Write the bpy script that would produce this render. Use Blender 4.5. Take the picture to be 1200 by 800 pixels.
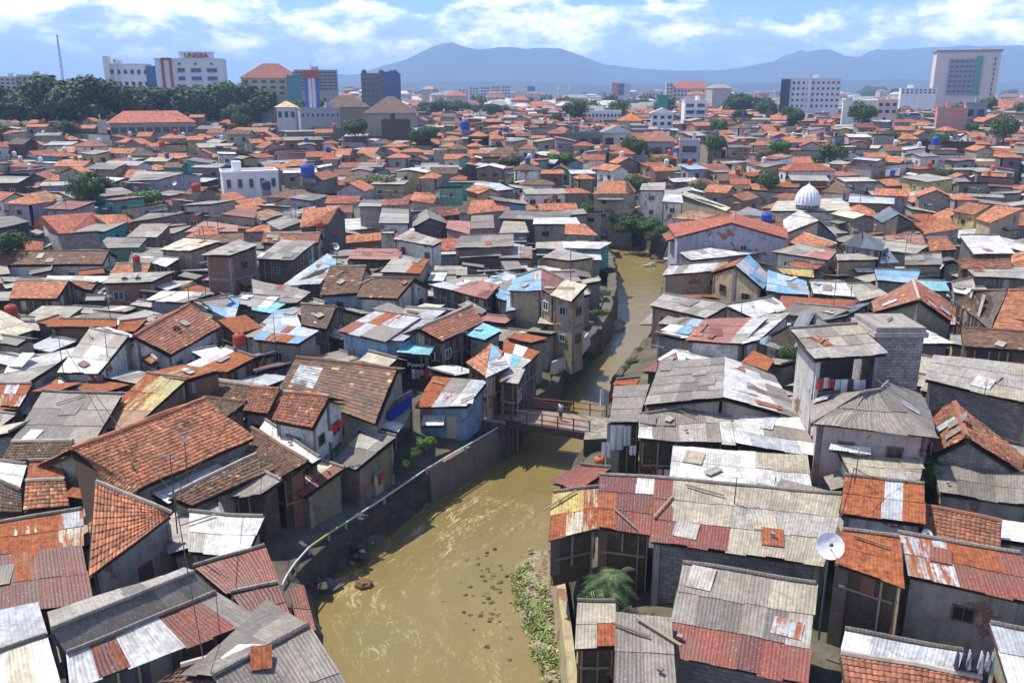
import bpy, math, random
from mathutils import Vector, Matrix, noise as mnoise
R = math.radians
rng = random.Random(11)
for o in list(bpy.data.objects): bpy.data.objects.remove(o)
sc = bpy.context.scene
COL = sc.collection
# ---------------------------------------------------------------- camera, world, sun
CZ = 26.0; PITCH = R(16.2); F = 1000.0
cam = bpy.data.objects.new('camera', bpy.data.cameras.new('camera')); COL.objects.link(cam)
cam.location = (0, 0, CZ); cam.rotation_euler = (R(90) - PITCH, 0, 0)
cam.data.lens = 30.0; cam.data.sensor_width = 36.0; cam.data.clip_start = 0.5; cam.data.clip_end = 60000
sc.camera = cam
SUNV = Vector((-0.95, 0.62, 2.15)).normalized()
SUN_EL = math.asin(SUNV.z); SUN_AZ = math.atan2(SUNV.x, SUNV.y)
w = bpy.data.worlds.new('World'); sc.world = w; w.use_nodes = True
sun = bpy.data.objects.new('sun', bpy.data.lights.new('sun', 'SUN')); COL.objects.link(sun)
sun.data.energy = 5.0; sun.data.angle = R(0.55); sun.data.color = (1.0, 0.94, 0.84)
sun.rotation_euler = SUNV.to_track_quat('Z', 'Y').to_euler()
sc.view_settings.view_transform = 'Standard'; sc.view_settings.look = 'None'
sc.view_settings.exposure = 0.45; sc.view_settings.gamma = 1.0
sc.cycles.max_bounces = 5; sc.cycles.diffuse_bounces = 2; sc.cycles.glossy_bounces = 2; sc.cycles.volume_bounces = 2
sc.cycles.transparent_max_bounces = 4; sc.cycles.use_denoising = True

class NT:
    def __init__(s, tree): s.t = tree; s.n = tree.nodes; s.l = tree.links
    def new(s, typ, **kw):
        n = s.n.new(typ)
        ins = kw.pop('ins', {})
        for k, v in kw.items(): setattr(n, k, v)
        for k, v in ins.items(): s.set(n, k, v)
        return n
    def set(s, n, k, v):
        sock = n.inputs[k]
        if isinstance(v, bpy.types.NodeSocket): s.l.new(v, sock)
        elif isinstance(v, bpy.types.Node): s.l.new(v.outputs[0], sock)
        else: sock.default_value = v
    def math(s, op, a, b=0.0, clamp=False):
        n = s.new('ShaderNodeMath', operation=op, use_clamp=clamp); s.set(n, 0, a); s.set(n, 1, b); return n.outputs[0]
    def mix(s, f, a, b, blend='MIX'):
        n = s.new('ShaderNodeMix', data_type='RGBA', blend_type=blend)
        s.set(n, 0, f); s.set(n, 6, a); s.set(n, 7, b); return n.outputs[2]
    def ramp(s, fac, stops, interp='LINEAR'):
        n = s.new('ShaderNodeValToRGB'); n.color_ramp.interpolation = interp
        e = n.color_ramp.elements
        while len(e) < len(stops): e.new(0.5)
        for i, (p, c) in enumerate(stops):
            e[i].position = p; e[i].color = (c, c, c, 1) if not isinstance(c, tuple) else (*c, 1)
        s.set(n, 0, fac); return n.outputs[0]
    def noise(s, vec, scale, detail=3, rough=0.55, dist=0.0):
        n = s.new('ShaderNodeTexNoise'); n.inputs['Scale'].default_value = scale
        n.inputs['Detail'].default_value = detail; n.inputs['Roughness'].default_value = rough
        n.inputs['Distortion'].default_value = dist
        if vec is not None: s.l.new(vec, n.inputs['Vector'])
        return n.outputs[0]
    def mapping(s, vec, scale=(1, 1, 1), loc=(0, 0, 0)):
        n = s.new('ShaderNodeMapping'); n.inputs['Scale'].default_value = scale; n.inputs['Location'].default_value = loc
        s.l.new(vec, n.inputs['Vector']); return n.outputs[0]

def build_world():
    t = NT(w.node_tree); t.n.clear()
    out = t.new('ShaderNodeOutputWorld'); bg = t.new('ShaderNodeBackground')
    sky = t.new('ShaderNodeTexSky', sky_type='NISHITA'); sky.sun_disc = False
    sky.sun_elevation = SUN_EL; sky.sun_rotation = SUN_AZ
    sky.air_density = 1.0; sky.dust_density = 0.6; sky.ozone_density = 2.5; sky.altitude = 700
    tc = t.new('ShaderNodeTexCoord'); g = tc.outputs['Generated']
    sep = t.new('ShaderNodeSeparateXYZ', ins={0: g}); z = sep.outputs[2]; x = sep.outputs[0]
    # cumulus bank: a noise in direction space whose threshold rises with height above the horizon
    m1 = t.mapping(g, (1.0, 1.0, 2.3), (0.35, 0.0, 0.1))
    n1 = t.noise(m1, 5.5, 9, 0.60, 0.15)
    m2 = t.mapping(g, (1.0, 1.0, 2.4), (3.1, 0.7, 0.4))
    n2 = t.noise(m2, 14.0, 9, 0.64, 0.1)
    # bank height: left side thick to z~.10, a taper to the right
    hi = t.math('ADD', t.math('MULTIPLY', x, -0.01), 0.100)
    q = t.math('DIVIDE', z, hi)
    prof = t.ramp(q, [(0.0, 0.66), (0.25, 0.70), (0.7, 0.66), (0.92, 0.54), (1.0, 0.40)])
    prof2 = t.ramp(z, [(0.0, 0.45), (0.09, 0.5), (0.14, 0.48), (0.35, 0.42), (1.0, 0.35)])
    pm = t.math('MAXIMUM', prof, prof2)
    left = t.ramp(t.math('ADD', x, 0.5), [(0.0, 0.04), (0.45, 0.03), (0.62, -0.0), (1.0, 0.0)])
    dens = t.math('ADD', t.math('SUBTRACT', t.math('ADD', n1, pm), 1.0), left)
    cov = t.ramp(t.math('ADD', t.math('MULTIPLY', dens, 9.0), 0.30), [(0.0, 0.0), (0.5, 0.5), (0.85, 1.0)], 'EASE')
    # shading: bright tops, bluish grey bases
    sh = t.math('ADD', t.math('MULTIPLY', t.math('SUBTRACT', n2, 0.5), 2.6), t.math('MULTIPLY', q, 0.80))
    ccol = t.ramp(sh, [(0.0, (0.16, 0.25, 0.58)), (0.36, (0.24, 0.33, 0.66)), (0.60, (0.56, 0.62, 0.82)), (0.84, (1.0, 0.95, 0.90))])
    cl = t.new('ShaderNodeVectorMath', operation='SCALE'); t.set(cl, 0, ccol); t.set(cl, 3, 17.0)
    skyc = t.mix(1.0, sky.outputs[0], (0.62, 0.84, 1.18, 1), 'MULTIPLY')
    col = t.mix(cov, skyc, cl.outputs[0])
    t.set(bg, 0, col); bg.inputs[1].default_value = 0.118
    t.l.new(bg.outputs[0], out.inputs[0])
build_world()

# ---------------------------------------------------------------- projection helpers
CP, SP = math.cos(PITCH), math.sin(PITCH)
def ss(a, b, x):
    t = min(1.0, max(0.0, (x - a) / (b - a))); return t * t * (3 - 2 * t)
def hill(x, y):
    return 9.5 * ss(120, 360, y) + 5.5 * ss(-60, -210, x) * ss(190, 380, y) + 2.0 * ss(90, 220, x) * ss(150, 330, y)
def ray(px, py):
    a = (px - 600) / F; b = (400 - py) / F
    return Vector((a, CP + b * SP, -SP + b * CP))
def PZ(px, py, z):
    d = ray(px, py); t = (z - CZ) / d.z
    return Vector((d.x * t, d.y * t, z))
def P(px, py, zr):
    z = zr
    for _ in range(14):
        p = PZ(px, py, min(z, CZ - 0.3)); zn = zr + hill(p.x, p.y); z = z + (zn - z) * 0.6
    return PZ(px, py, min(z, CZ - 0.3))
def PD(px, py, dist):
    d = ray(px, py); t = dist / d.y
    return Vector((d.x * t, dist, CZ + d.z * t))
def proj(p):
    v = Vector(p) - Vector((0, 0, CZ)); f = v.y * CP - v.z * SP; u = v.y * SP + v.z * CP
    if f < 0.1: return (-999, -999)
    return (600 + F * v.x / f, 400 - F * u / f)

# ---------------------------------------------------------------- mesh builder
class MB:
    def __init__(s): s.v = []; s.f = []; s.m = []; s.c = []; s.uv = []; s.slots = []
    def slot(s, mat):
        if mat not in s.slots: s.slots.append(mat)
        return s.slots.index(mat)
    def face(s, pts, mat, col=(0.5, 0.5, 0.5, 0), uv=None):
        i = len(s.v); s.v.extend([tuple(p) for p in pts]); n = len(pts)
        s.f.append(tuple(range(i, i + n))); s.m.append(s.slot(mat)); s.c.append(col)
        if uv is None: uv = autouv(pts)
        s.uv.append(uv)
    def box(s, c, size, rz=0, mat='paint', col=(0.5, 0.5, 0.5, 0), tilt=None):
        c = Vector(c); hx, hy, hz = size[0] / 2, size[1] / 2, size[2] / 2
        M = Matrix.Rotation(rz, 3, 'Z')
        if tilt is not None: M = M @ Matrix.Rotation(tilt[0], 3, 'X') @ Matrix.Rotation(tilt[1], 3, 'Y')
        p = [c + M @ Vector((sx * hx, sy * hy, sz * hz)) for sz in (-1, 1) for sy in (-1, 1) for sx in (-1, 1)]
        for q in ((0, 2, 3, 1), (4, 5, 7, 6), (0, 1, 5, 4), (1, 3, 7, 5), (3, 2, 6, 7), (2, 0, 4, 6)):
            s.face([p[k] for k in q], mat, col)
    def prism(s, top, bot, mat, col, caps=True, capmat=None, capcol=None):
        n = len(top)
        for k in range(n):
            a, b = k, (k + 1) % n
            s.face([bot[a], bot[b], top[b], top[a]], mat, col)
        if caps:
            s.face(list(top), capmat or mat, capcol or col); s.face(list(reversed(bot)), mat, col)
    def tube(s, pts, r, mat='paint', col=(0.5, 0.5, 0.5, 0), n=6, r2=None):
        pts = [Vector(p) for p in pts]; rings = []
        for i, p in enumerate(pts):
            d = (pts[min(i + 1, len(pts) - 1)] - pts[max(i - 1, 0)]).normalized()
            a = d.orthogonal().normalized() if abs(d.z) > 0.9 else Vector((0, 0, 1)).cross(d).normalized()
            b = d.cross(a); rr = r if r2 is None else r + (r2 - r) * i / max(1, len(pts) - 1)
            rings.append([p + (a * math.cos(2 * math.pi * k / n) + b * math.sin(2 * math.pi * k / n)) * rr for k in range(n)])
        for i in range(len(rings) - 1):
            for k in range(n):
                s.face([rings[i][k], rings[i][(k + 1) % n], rings[i + 1][(k + 1) % n], rings[i + 1][k]], mat, col)
        s.face(list(reversed(rings[0])), mat, col); s.face(rings[-1], mat, col)
    def lathe(s, c, prof, n=20, mat='paint', col=(0.5, 0.5, 0.5, 0), axis=None):
        c = Vector(c); Q = Matrix.Identity(3) if axis is None else Vector(axis).to_track_quat('Z', 'Y').to_matrix()
        rings = [[c + Q @ Vector((r * math.cos(2 * math.pi * k / n), r * math.sin(2 * math.pi * k / n), z)) for k in range(n)] for r, z in prof]
        for i in range(len(rings) - 1):
            for k in range(n):
                s.face([rings[i][k], rings[i][(k + 1) % n], rings[i + 1][(k + 1) % n], rings[i + 1][k]], mat, col)
        s.face(list(reversed(rings[0])), mat, col); s.face(rings[-1], mat, col)
    def build(s, name, parent=None, origin=None, smooth=False):
        org = Vector(origin) if origin is not None else (Vector((0, 0, 0)) if parent is None else wloc(parent))
        me = bpy.data.meshes.new(name)
        vs = [(a - org.x, b - org.y, c - org.z) for a, b, c in s.v]
        me.from_pydata(vs, [], s.f)
        for m in s.slots: me.materials.append(MAT[m])
        me.polygons.foreach_set('material_index', s.m)
        ca = me.color_attributes.new('Col', 'FLOAT_COLOR', 'CORNER'); uvl = me.uv_layers.new(name='UVMap')
        cd = []; ud = []
        for f, c, uv in zip(s.f, s.c, s.uv):
            c4 = c if len(c) == 4 else (*c, 0.0)
            for k in range(len(f)): cd.extend(c4); ud.extend(uv[k])
        ca.data.foreach_set('color', cd); uvl.data.foreach_set('uv', ud)
        if smooth: me.polygons.foreach_set('use_smooth', [True] * len(s.f))
        o = bpy.data.objects.new(name, me); COL.objects.link(o)
        if parent is not None: o.parent = parent; o.location = org - wloc(parent)
        else: o.location = org
        return o
def wloc(o):
    v = o.location.copy(); p = o.parent
    while p is not None: v = v + p.location; p = p.parent
    return v
def autouv(pts):
    a = Vector(pts[0]); u = Vector(pts[1]) - a
    if u.length < 1e-6: u = Vector((1, 0, 0))
    n = u.cross(Vector(pts[-1]) - a)
    if n.length < 1e-9: n = Vector((0, 0, 1))
    n.normalize()
    if abs(n.z) < 0.5:
        h = Vector((0, 0, 1)).cross(n).normalized()
        return [(Vector(p).dot(h), p[2]) for p in pts]
    return [(p[0], p[1]) for p in pts]

def tag(o, label=None, cat=None, group=None, kind=None):
    if label: o['label'] = label
    if cat: o['category'] = cat
    if group: o['group'] = group
    if kind: o['kind'] = kind
    return o
def empty(name, loc, label=None, cat=None, group=None):
    o = bpy.data.objects.new(name, None); COL.objects.link(o); o.location = loc; o.empty_display_size = 0.3
    return tag(o, label, cat, group)

# ---------------------------------------------------------------- materials
MAT = {}
def mat(name, fn, rough=0.85, spec=0.3, metal=0.0):
    m = bpy.data.materials.new(name); m.use_nodes = True; t = NT(m.node_tree); t.n.clear()
    out = t.new('ShaderNodeOutputMaterial'); b = t.new('ShaderNodeBsdfPrincipled')
    b.inputs['Roughness'].default_value = rough; b.inputs['Specular IOR Level'].default_value = spec; b.inputs['Metallic'].default_value = metal
    t.l.new(b.outputs[0], out.inputs[0])
    geo = t.new('ShaderNodeNewGeometry'); uv = t.new('ShaderNodeUVMap'); at = t.new('ShaderNodeVertexColor', layer_name='Col')
    fn(t, b, geo.outputs['Position'], uv.outputs[0], at.outputs[0], at.outputs[1])
    MAT[name] = m; return m
def bump(t, b, h, dist, strength=1.0):
    n = t.new('ShaderNodeBump'); n.inputs['Distance'].default_value = dist; n.inputs['Strength'].default_value = strength
    t.set(n, 'Height', h); t.l.new(n.outputs[0], b.inputs['Normal'])
def f_tile(t, b, pos, uv, col, a):
    n = t.noise(pos, 1.1, 5, 0.7); n2 = t.noise(pos, 7.0, 3, 0.7)
    c = t.mix(t.ramp(n, [(0.42, 0.0), (0.72, 0.62)]), col, (0.07, 0.05, 0.035, 1))
    c = t.mix(t.ramp(n2, [(0.5, 0.0), (0.75, 0.5)]), c, (0.30, 0.24, 0.17, 1))
    t.set(b, 'Base Color', c)
mat('tile', f_tile, 0.8)
def f_tilef(t, b, pos, uv, col, a):
    wn = t.new('ShaderNodeTexWhiteNoise', noise_dimensions='3D')
    sn = t.new('ShaderNodeVectorMath', operation='SNAP'); t.set(sn, 0, uv); sn.inputs[1].default_value = (0.3, 0.36, 1); t.set(wn, 0, sn.outputs[0])
    v = t.math('ADD', t.math('MULTIPLY', wn.outputs[0], 0.8), 0.5)
    vv = t.new('ShaderNodeVectorMath', operation='SCALE'); t.set(vv, 0, col); t.set(vv, 3, v)
    n = t.noise(pos, 0.7, 5, 0.7)
    c = t.mix(t.ramp(n, [(0.45, 0.0), (0.75, 0.6)]), vv.outputs[0], (0.07, 0.05, 0.035, 1))
    t.set(b, 'Base Color', c)
    sep = t.new('ShaderNodeSeparateXYZ', ins={0: uv})
    fr = t.math('FRACT', t.math('DIVIDE', sep.outputs[1], 0.36))
    wv = t.math('ABSOLUTE', t.math('SINE', t.math('MULTIPLY', sep.outputs[0], math.pi / 0.3)))
    bump(t, b, t.math('ADD', t.math('MULTIPLY', fr, -1.0), t.math('MULTIPLY', wv, 0.8)), 0.05)
mat('tile_flat', f_tilef, 0.8)
def f_sheet(t, b, pos, uv, col, a):
    sm = t.mapping(uv, (2.6, 0.35, 1)); n = t.noise(sm, 1.0, 5, 0.7, 0.4)
    n0 = t.noise(pos, 0.55, 4, 0.65); n3 = t.noise(pos, 3.2, 4, 0.7)
    st_ = t.noise(t.mapping(uv, (5.0, 0.5, 1)), 1.0, 4, 0.7, 0.2)
    dk = t.mix(0.62, col, (0.035, 0.028, 0.02, 1))
    c = t.mix(t.ramp(n3, [(0.40, 0.0), (0.68, 0.75)]), col, dk)
    c = t.mix(t.ramp(st_, [(0.44, 0.0), (0.66, 0.6)]), c, dk)
    c = t.mix(t.ramp(n0, [(0.46, 0.0), (0.62, 0.55)]), c, t.mix(0.5, dk, (0.16, 0.12, 0.08, 1)))
    sp_ = t.noise(pos, 11.0, 2, 0.6)
    c = t.mix(t.ramp(sp_, [(0.60, 0.0), (0.70, 0.5)]), c, (0.45, 0.42, 0.36, 1))
    # rust: attribute alpha sets how much of the sheet has rusted
    th = t.math('SUBTRACT', t.math('ADD', t.math('MULTIPLY', n, 0.75), t.math('MULTIPLY', n3, 0.25)), t.math('SUBTRACT', 0.78, t.math('MULTIPLY', a, 0.62)))
    rf = t.math('MULTIPLY', th, 14.0, clamp=True)
    rc = t.ramp(n3, [(0.3, (0.10, 0.03, 0.017)), (0.5, (0.26, 0.075, 0.026)), (0.68, (0.37, 0.135, 0.05))])
    c = t.mix(rf, c, rc)
    t.set(b, 'Base Color', c)
    sep = t.new('ShaderNodeSeparateXYZ', ins={0: uv})
    wv = t.math('SINE', t.math('MULTIPLY', sep.outputs[0], 2 * math.pi / 0.17))
    bump(t, b, t.math('ADD', t.math('MULTIPLY', wv, 0.5), t.math('MULTIPLY', n3, 1.4)), 0.013)
    t.set(b, 'Roughness', t.math('ADD', 0.55, t.math('MULTIPLY', rf, 0.35)))
mat('sheet', f_sheet, 0.6, 0.35)
def f_wall(t, b, pos, uv, col, a):
    n = t.noise(t.mapping(uv, (1.6, 0.28, 1)), 1.3, 5, 0.7); n2 = t.noise(pos, 1.7, 5, 0.7); n3 = t.noise(pos, 14, 2, 0.6)
    d = t.mix(0.65, col, (0.05, 0.045, 0.035, 1))
    c = t.mix(t.ramp(n, [(0.45, 0.0), (0.72, 0.75)]), col, d)
    c = t.mix(t.ramp(n2, [(0.5, 0.0), (0.66, 0.55)]), c, (0.17, 0.145, 0.115, 1))
    c = t.mix(t.ramp(n3, [(0.3, 0.25), (0.7, 0.0)]), c, d)
    br = t.new('ShaderNodeTexBrick'); t.l.new(uv, br.inputs['Vector']); br.inputs['Scale'].default_value = 1.0; br.inputs['Brick Width'].default_value = .24; br.inputs['Row Height'].default_value = .09; br.inputs['Mortar Size'].default_value = .012
    br.inputs['Color1'].default_value = (.30, .12, .065, 1); br.inputs['Color2'].default_value = (.19, .08, .05, 1); br.inputs['Mortar'].default_value = (.22, .2, .17, 1)
    n5 = t.noise(pos, 0.42, 5, 0.65); c = t.mix(t.ramp(n5, [(0.60, 0.0), (0.62, 1.0)]), c, br.outputs[0])
    t.set(b, 'Base Color', c); bump(t, b, t.math('ADD', n2, n3), 0.02)
mat('wall', f_wall, 0.92, 0.15)
def f_render(t, b, pos, uv, col, a):
    n = t.noise(t.mapping(uv, (0.5, 0.06, 1)), 1.3, 4, 0.7); n2 = t.noise(pos, 0.6, 4, 0.7)
    c = t.mix(t.ramp(n, [(0.42, 0.0), (0.75, 0.35)]), col, t.mix(0.5, col, (0.06, 0.055, 0.05, 1))); c = t.mix(t.ramp(n2, [(0.5, 0.0), (0.8, 0.3)]), c, t.mix(0.4, col, (0.1, 0.1, 0.09, 1))); t.set(b, 'Base Color', c)
mat('render_wall', f_render, 0.9, 0.2)
def brickf(sc_, mortar, bw, rh):
    def f(t, b, pos, uv, col, a):
        br = t.new('ShaderNodeTexBrick'); t.l.new(uv, br.inputs['Vector'])
        br.inputs['Scale'].default_value = 1.0; br.inputs['Brick Width'].default_value = bw; br.inputs['Row Height'].default_value = rh
        br.inputs['Mortar Size'].default_value = 0.018; br.inputs['Bias'].default_value = -0.2
        t.l.new(col, br.inputs['Color1']); t.l.new(t.mix(0.45, col, (0.04, 0.03, 0.02, 1)), br.inputs['Color2']); br.inputs['Mortar'].default_value = (*mortar, 1)
        n2 = t.noise(pos, 1.5, 5, 0.7)
        c = t.mix(t.ramp(n2, [(0.45, 0.0), (0.62, 0.6)]), br.outputs[0], (0.13, 0.11, 0.09, 1))
        t.set(b, 'Base Color', c); bump(t, b, br.outputs[1], 0.012)
    return f
mat('brick', brickf(1, (0.20, 0.18, 0.15), 0.24, 0.09), 0.92, 0.15)
mat('block', brickf(1, (0.16, 0.15, 0.135), 0.45, 0.22), 0.92, 0.15)
def f_paint(t, b, pos, uv, col, a):
    n = t.noise(pos, 4.0, 4, 0.7)
    t.set(b, 'Base Color', t.mix(t.ramp(n, [(0.4, 0.0), (0.8, 0.5)]), col, t.mix(0.6, col, (0.06, 0.05, 0.04, 1))))
mat('paint', f_paint, 0.6, 0.3)
def f_glass(t, b, pos, uv, col, a): t.set(b, 'Base Color', col)
mat('glass', f_glass, 0.15, 0.6)
def f_cloth(t, b, pos, uv, col, a):
    n = t.noise(t.mapping(uv, (5, 0.8, 1)), 1.5, 3, 0.6)
    t.set(b, 'Base Color', t.mix(t.ramp(n, [(0.4, 0.0), (0.7, 0.35)]), col, t.mix(0.5, col, (0.1, 0.1, 0.12, 1)))); bump(t, b, n, 0.06)
mat('cloth', f_cloth, 0.95, 0.05)
def f_leaf(t, b, pos, uv, col, a):
    n = t.noise(pos, 0.35, 3, 0.6)
    c = t.mix(t.ramp(n, [(0.35, 0.0), (0.65, 0.5)]), col, t.mix(0.5, col, (0.11, 0.13, 0.02, 1)))
    t.set(b, 'Base Color', c); b.inputs['Transmission Weight'].default_value = 0.0
mat('leaf', f_leaf, 0.7, 0.25)
def f_bark(t, b, pos, uv, col, a):
    n = t.noise(t.mapping(pos, (3, 3, 0.6)), 2, 4, 0.7); t.set(b, 'Base Color', t.mix(n, col, (0.04, 0.03, 0.02, 1))); bump(t, b, n, 0.05)
mat('bark', f_bark, 0.95, 0.1)
def f_ground(t, b, pos, uv, col, a):
    n = t.noise(pos, 0.35, 6, 0.7); n2 = t.noise(pos, 2.8, 5, 0.75); n4 = t.noise(pos, 0.02, 3, 0.6)
    c = t.ramp(n, [(0.3, (0.07, 0.06, 0.045)), (0.5, (0.15, 0.13, 0.10)), (0.7, (0.24, 0.215, 0.18))])
    c = t.mix(t.ramp(n2, [(0.4, 0.0), (0.7, 0.7)]), c, (0.06, 0.055, 0.04, 1))
    c = t.mix(t.ramp(n4, [(0.48, 0.0), (0.6, 0.8)]), c, (0.06, 0.08, 0.03, 1))
    t.set(b, 'Base Color', c); bump(t, b, n2, 0.15)
mat('ground', f_ground, 0.95, 0.1)
def f_rock(t, b, pos, uv, col, a):
    n = t.noise(pos, 1.2, 6, 0.75); n2 = t.noise(pos, 6.0, 4, 0.7)
    c = t.mix(t.ramp(n, [(0.35, 0.0), (0.65, 0.8)]), col, (0.055, 0.05, 0.035, 1))
    c = t.mix(t.ramp(n2, [(0.5, 0.0), (0.75, 0.5)]), c, (0.3, 0.28, 0.23, 1))
    t.set(b, 'Base Color', c); bump(t, b, t.math('ADD', n, n2), 0.15)
mat('rock', f_rock, 0.95, 0.1)
def f_water(t, b, pos, uv, col, a):
    # flow coordinates: the river sheet's UV has v along the flow in metres
    f1 = t.noise(t.mapping(uv, (1.0, 0.42, 1)), 0.55, 6, 0.65, 1.2); f2 = t.noise(t.mapping(uv, (1.6, 0.6, 1)), 1.7, 5, 0.72, 1.8)
    big = t.noise(pos, 0.09, 3, 0.5)
    c = t.ramp(big, [(0.32, (0.18, 0.137, 0.048)), (0.55, (0.215, 0.160, 0.054)), (0.75, (0.19, 0.156, 0.058))])
    c = t.mix(t.ramp(f1, [(0.35, 0.35), (0.6, 0.0)]), c, (0.165, 0.125, 0.046, 1))
    foam = t.math('MULTIPLY', t.ramp(t.math('ADD', t.math('MULTIPLY', f2, 0.6), t.math('MULTIPLY', f1, 0.4)), [(0.53, 0.0), (0.66, 1.0)]), t.math('ADD', t.math('MULTIPLY', a, 1.3), 0.0), clamp=True)
    c = t.mix(foam, c, (0.62, 0.52, 0.30, 1))
    t.set(b, 'Base Color', c); t.set(b, 'Roughness', t.math('ADD', 0.22, t.math('MULTIPLY', foam, 0.5)))
    f3 = t.noise(pos, 3.5, 3, 0.6, 0.5); bump(t, b, t.math('ADD', t.math('MULTIPLY', f2, t.math('ADD', 0.3, a)), t.math('ADD', f1, t.math('MULTIPLY', f3, 0.5))), 0.04)
mat('water', f_water, 0.3, 0.35)
def f_hill(t, b, pos, uv, col, a):
    n = t.noise(pos, 0.0012, 5, 0.6); t.set(b, 'Base Color', t.ramp(n, [(0.4, (0.016, 0.030, 0.018)), (0.6, (0.032, 0.046, 0.028))]))
mat('hills', f_hill, 0.95, 0.05)
# ---------------------------------------------------------------- river and ground
def px_line(pts, z): return [PZ(x, y, z) for x, y in pts]
WZ = -4.0
LEFT = [(385, 860), (383, 800), (380, 745), (372, 700), (392, 678), (412, 662), (440, 645), (462, 625), (488, 604), (520, 578), (556, 556), (588, 533), (602, 508), (628, 492), (655, 478), (664, 455), (686, 436), (703, 415), (716, 392), (724, 366), (722, 340), (716, 312), (712, 292), (694, 277), (668, 268), (630, 262)]
RIGHT = [(690, 860), (668, 800), (662, 740), (655, 690), (650, 640), (655, 600), (672, 566), (694, 535), (704, 500), (712, 470), (734, 440), (758, 410), (768, 385), (772, 350), (780, 322), (776, 304), (752, 290), (726, 279), (700, 268), (660, 258)]
Lw = px_line(LEFT, WZ); Rw = px_line(RIGHT, WZ)
RIV = [(p.x, p.y) for p in Lw] + [(p.x, p.y) for p in reversed(Rw)]
BAR_PX = [(596, 668), (606, 650), (632, 637), (650, 640), (655, 690), (662, 740), (668, 800), (690, 862), (652, 862), (632, 800), (615, 752), (601, 712)]
BAR = [(p.x, p.y) for p in px_line(BAR_PX, WZ + 0.25)]
def inpoly(x, y, poly):
    c = False; n = len(poly); j = n - 1
    for i in range(n):
        xi, yi = poly[i]; xj, yj = poly[j]
        if (yi > y) != (yj > y) and x < (xj - xi) * (y - yi) / (yj - yi) + xi: c = not c
        j = i
    return c
def pdist(x, y, poly, closed=True):
    b = 1e9; n = len(poly)
    for i in range(n if closed else n - 1):
        x1, y1 = poly[i]; x2, y2 = poly[(i + 1) % n]
        dx, dy = x2 - x1, y2 - y1; L = dx * dx + dy * dy
        t = 0 if L == 0 else max(0, min(1, ((x - x1) * dx + (y - y1) * dy) / L))
        d = (x - x1 - t * dx) ** 2 + (y - y1 - t * dy) ** 2
        if d < b: b = d
    return math.sqrt(b)
RB = (min(p[0] for p in RIV) - 10, max(p[0] for p in RIV) + 10, min(p[1] for p in RIV) - 10, max(p[1] for p in RIV) + 10)
def ground_z(x, y):
    g = hill(x, y)
    if RB[0] < x < RB[1] and RB[2] < y < RB[3]:
        if inpoly(x, y, RIV): return WZ - 1.2
        d = pdist(x, y, RIV)
        if d < 8: g = min(g, WZ - 0.3 + 2.9 * ss(0.0, 1.1, d) + 1.4 * ss(1.1, 8, d))
    return g
def spaced(lo, hi, f0, f1, step, grow):
    a = []; v = f0
    while v <= f1: a.append(v); v += step
    s = step; v = a[-1]
    while v < hi: s *= grow; v += s; a.append(v)
    s = step; v = f0; pre = []
    while v > lo: s *= grow; v -= s; pre.append(v)
    return pre[::-1] + a
gx = spaced(-11000, 11000, -24, 34, 0.9, 1.16); gy = spaced(-900, 13000, 28, 195, 1.0, 1.15)
mb_v = []; fs = []
for y in gy:
    for x in gx:
        mb_v.append((x, y, ground_z(x, y) - 0.02))
nx = len(gx)
for j in range(len(gy) - 1):
    for i in range(nx - 1):
        a = j * nx + i; fs.append((a, a + 1, a + nx + 1, a + nx))
me = bpy.data.meshes.new('ground'); me.from_pydata(mb_v, [], fs); me.materials.append(MAT['ground'])
tag(bpy.data.objects.new('ground', me), kind='structure'); COL.objects.link(bpy.data.objects['ground'])
# river surface: quads between the two banks, UV v = metres along the flow, alpha of Col = turbulence
def resample(line, n):
    L = [0]
    for a, b in zip(line, line[1:]): L.append(L[-1] + (b - a).length)
    out = []; k = 0
    for i in range(n):
        s = L[-1] * i / (n - 1)
        while k < len(L) - 2 and L[k + 1] < s: k += 1
        t = (s - L[k]) / max(1e-6, L[k + 1] - L[k]); out.append(line[k].lerp(line[k + 1], t))
    return out
NR, NCR = 150, 26
Lr, Rr = resample(Lw, NR), resample(Rw, NR)
m = MB(); vlen = 0; grid = []; uvs = []
turb = [((520, 600), 5, 1.0), ((480, 640), 4, 0.9), ((420, 690), 3.5, 0.8), ((445, 660), 4, 0.9), ((560, 612), 4.5, 0.6), ((440, 760), 3.5, 0.5), ((560, 775), 4, 0.35), ((730, 300), 10, 0.4)]
turb = [(PZ(x, y, WZ), r, s) for (x, y), r, s in turb]
for i in range(NR):
    if i: vlen += (Lr[i].lerp(Rr[i], .5) - Lr[i - 1].lerp(Rr[i - 1], .5)).length
    wd = (Rr[i] - Lr[i]); wl = wd.length; wd.normalize()
    a, b = Lr[i] - wd * 1.5, Rr[i] + wd * 1.5
    row = []; ru = []
    for j in range(NCR):
        p = a.lerp(b, j / (NCR - 1)); p.z = WZ + 0.05 * mnoise.noise(Vector((p.x * .5, p.y * .5, 3)))
        row.append(p); ru.append(((j / (NCR - 1)) * (wl + 3), vlen))
    grid.append(row); uvs.append(ru)
for i in range(NR - 1):
    for j in range(NCR - 1):
        c = grid[i][j]; tb = 0
        for q, r, s in turb: tb = max(tb, s * math.exp(-((c.x - q.x) ** 2 + (c.y - q.y) ** 2) / (r * r)))
        m.face([grid[i][j], grid[i][j + 1], grid[i + 1][j + 1], grid[i + 1][j]], 'water', (0, 0, 0, tb), [uvs[i][j], uvs[i][j + 1], uvs[i + 1][j + 1], uvs[i + 1][j]])
tag(m.build('river_water', smooth=True), kind='structure')
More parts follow.
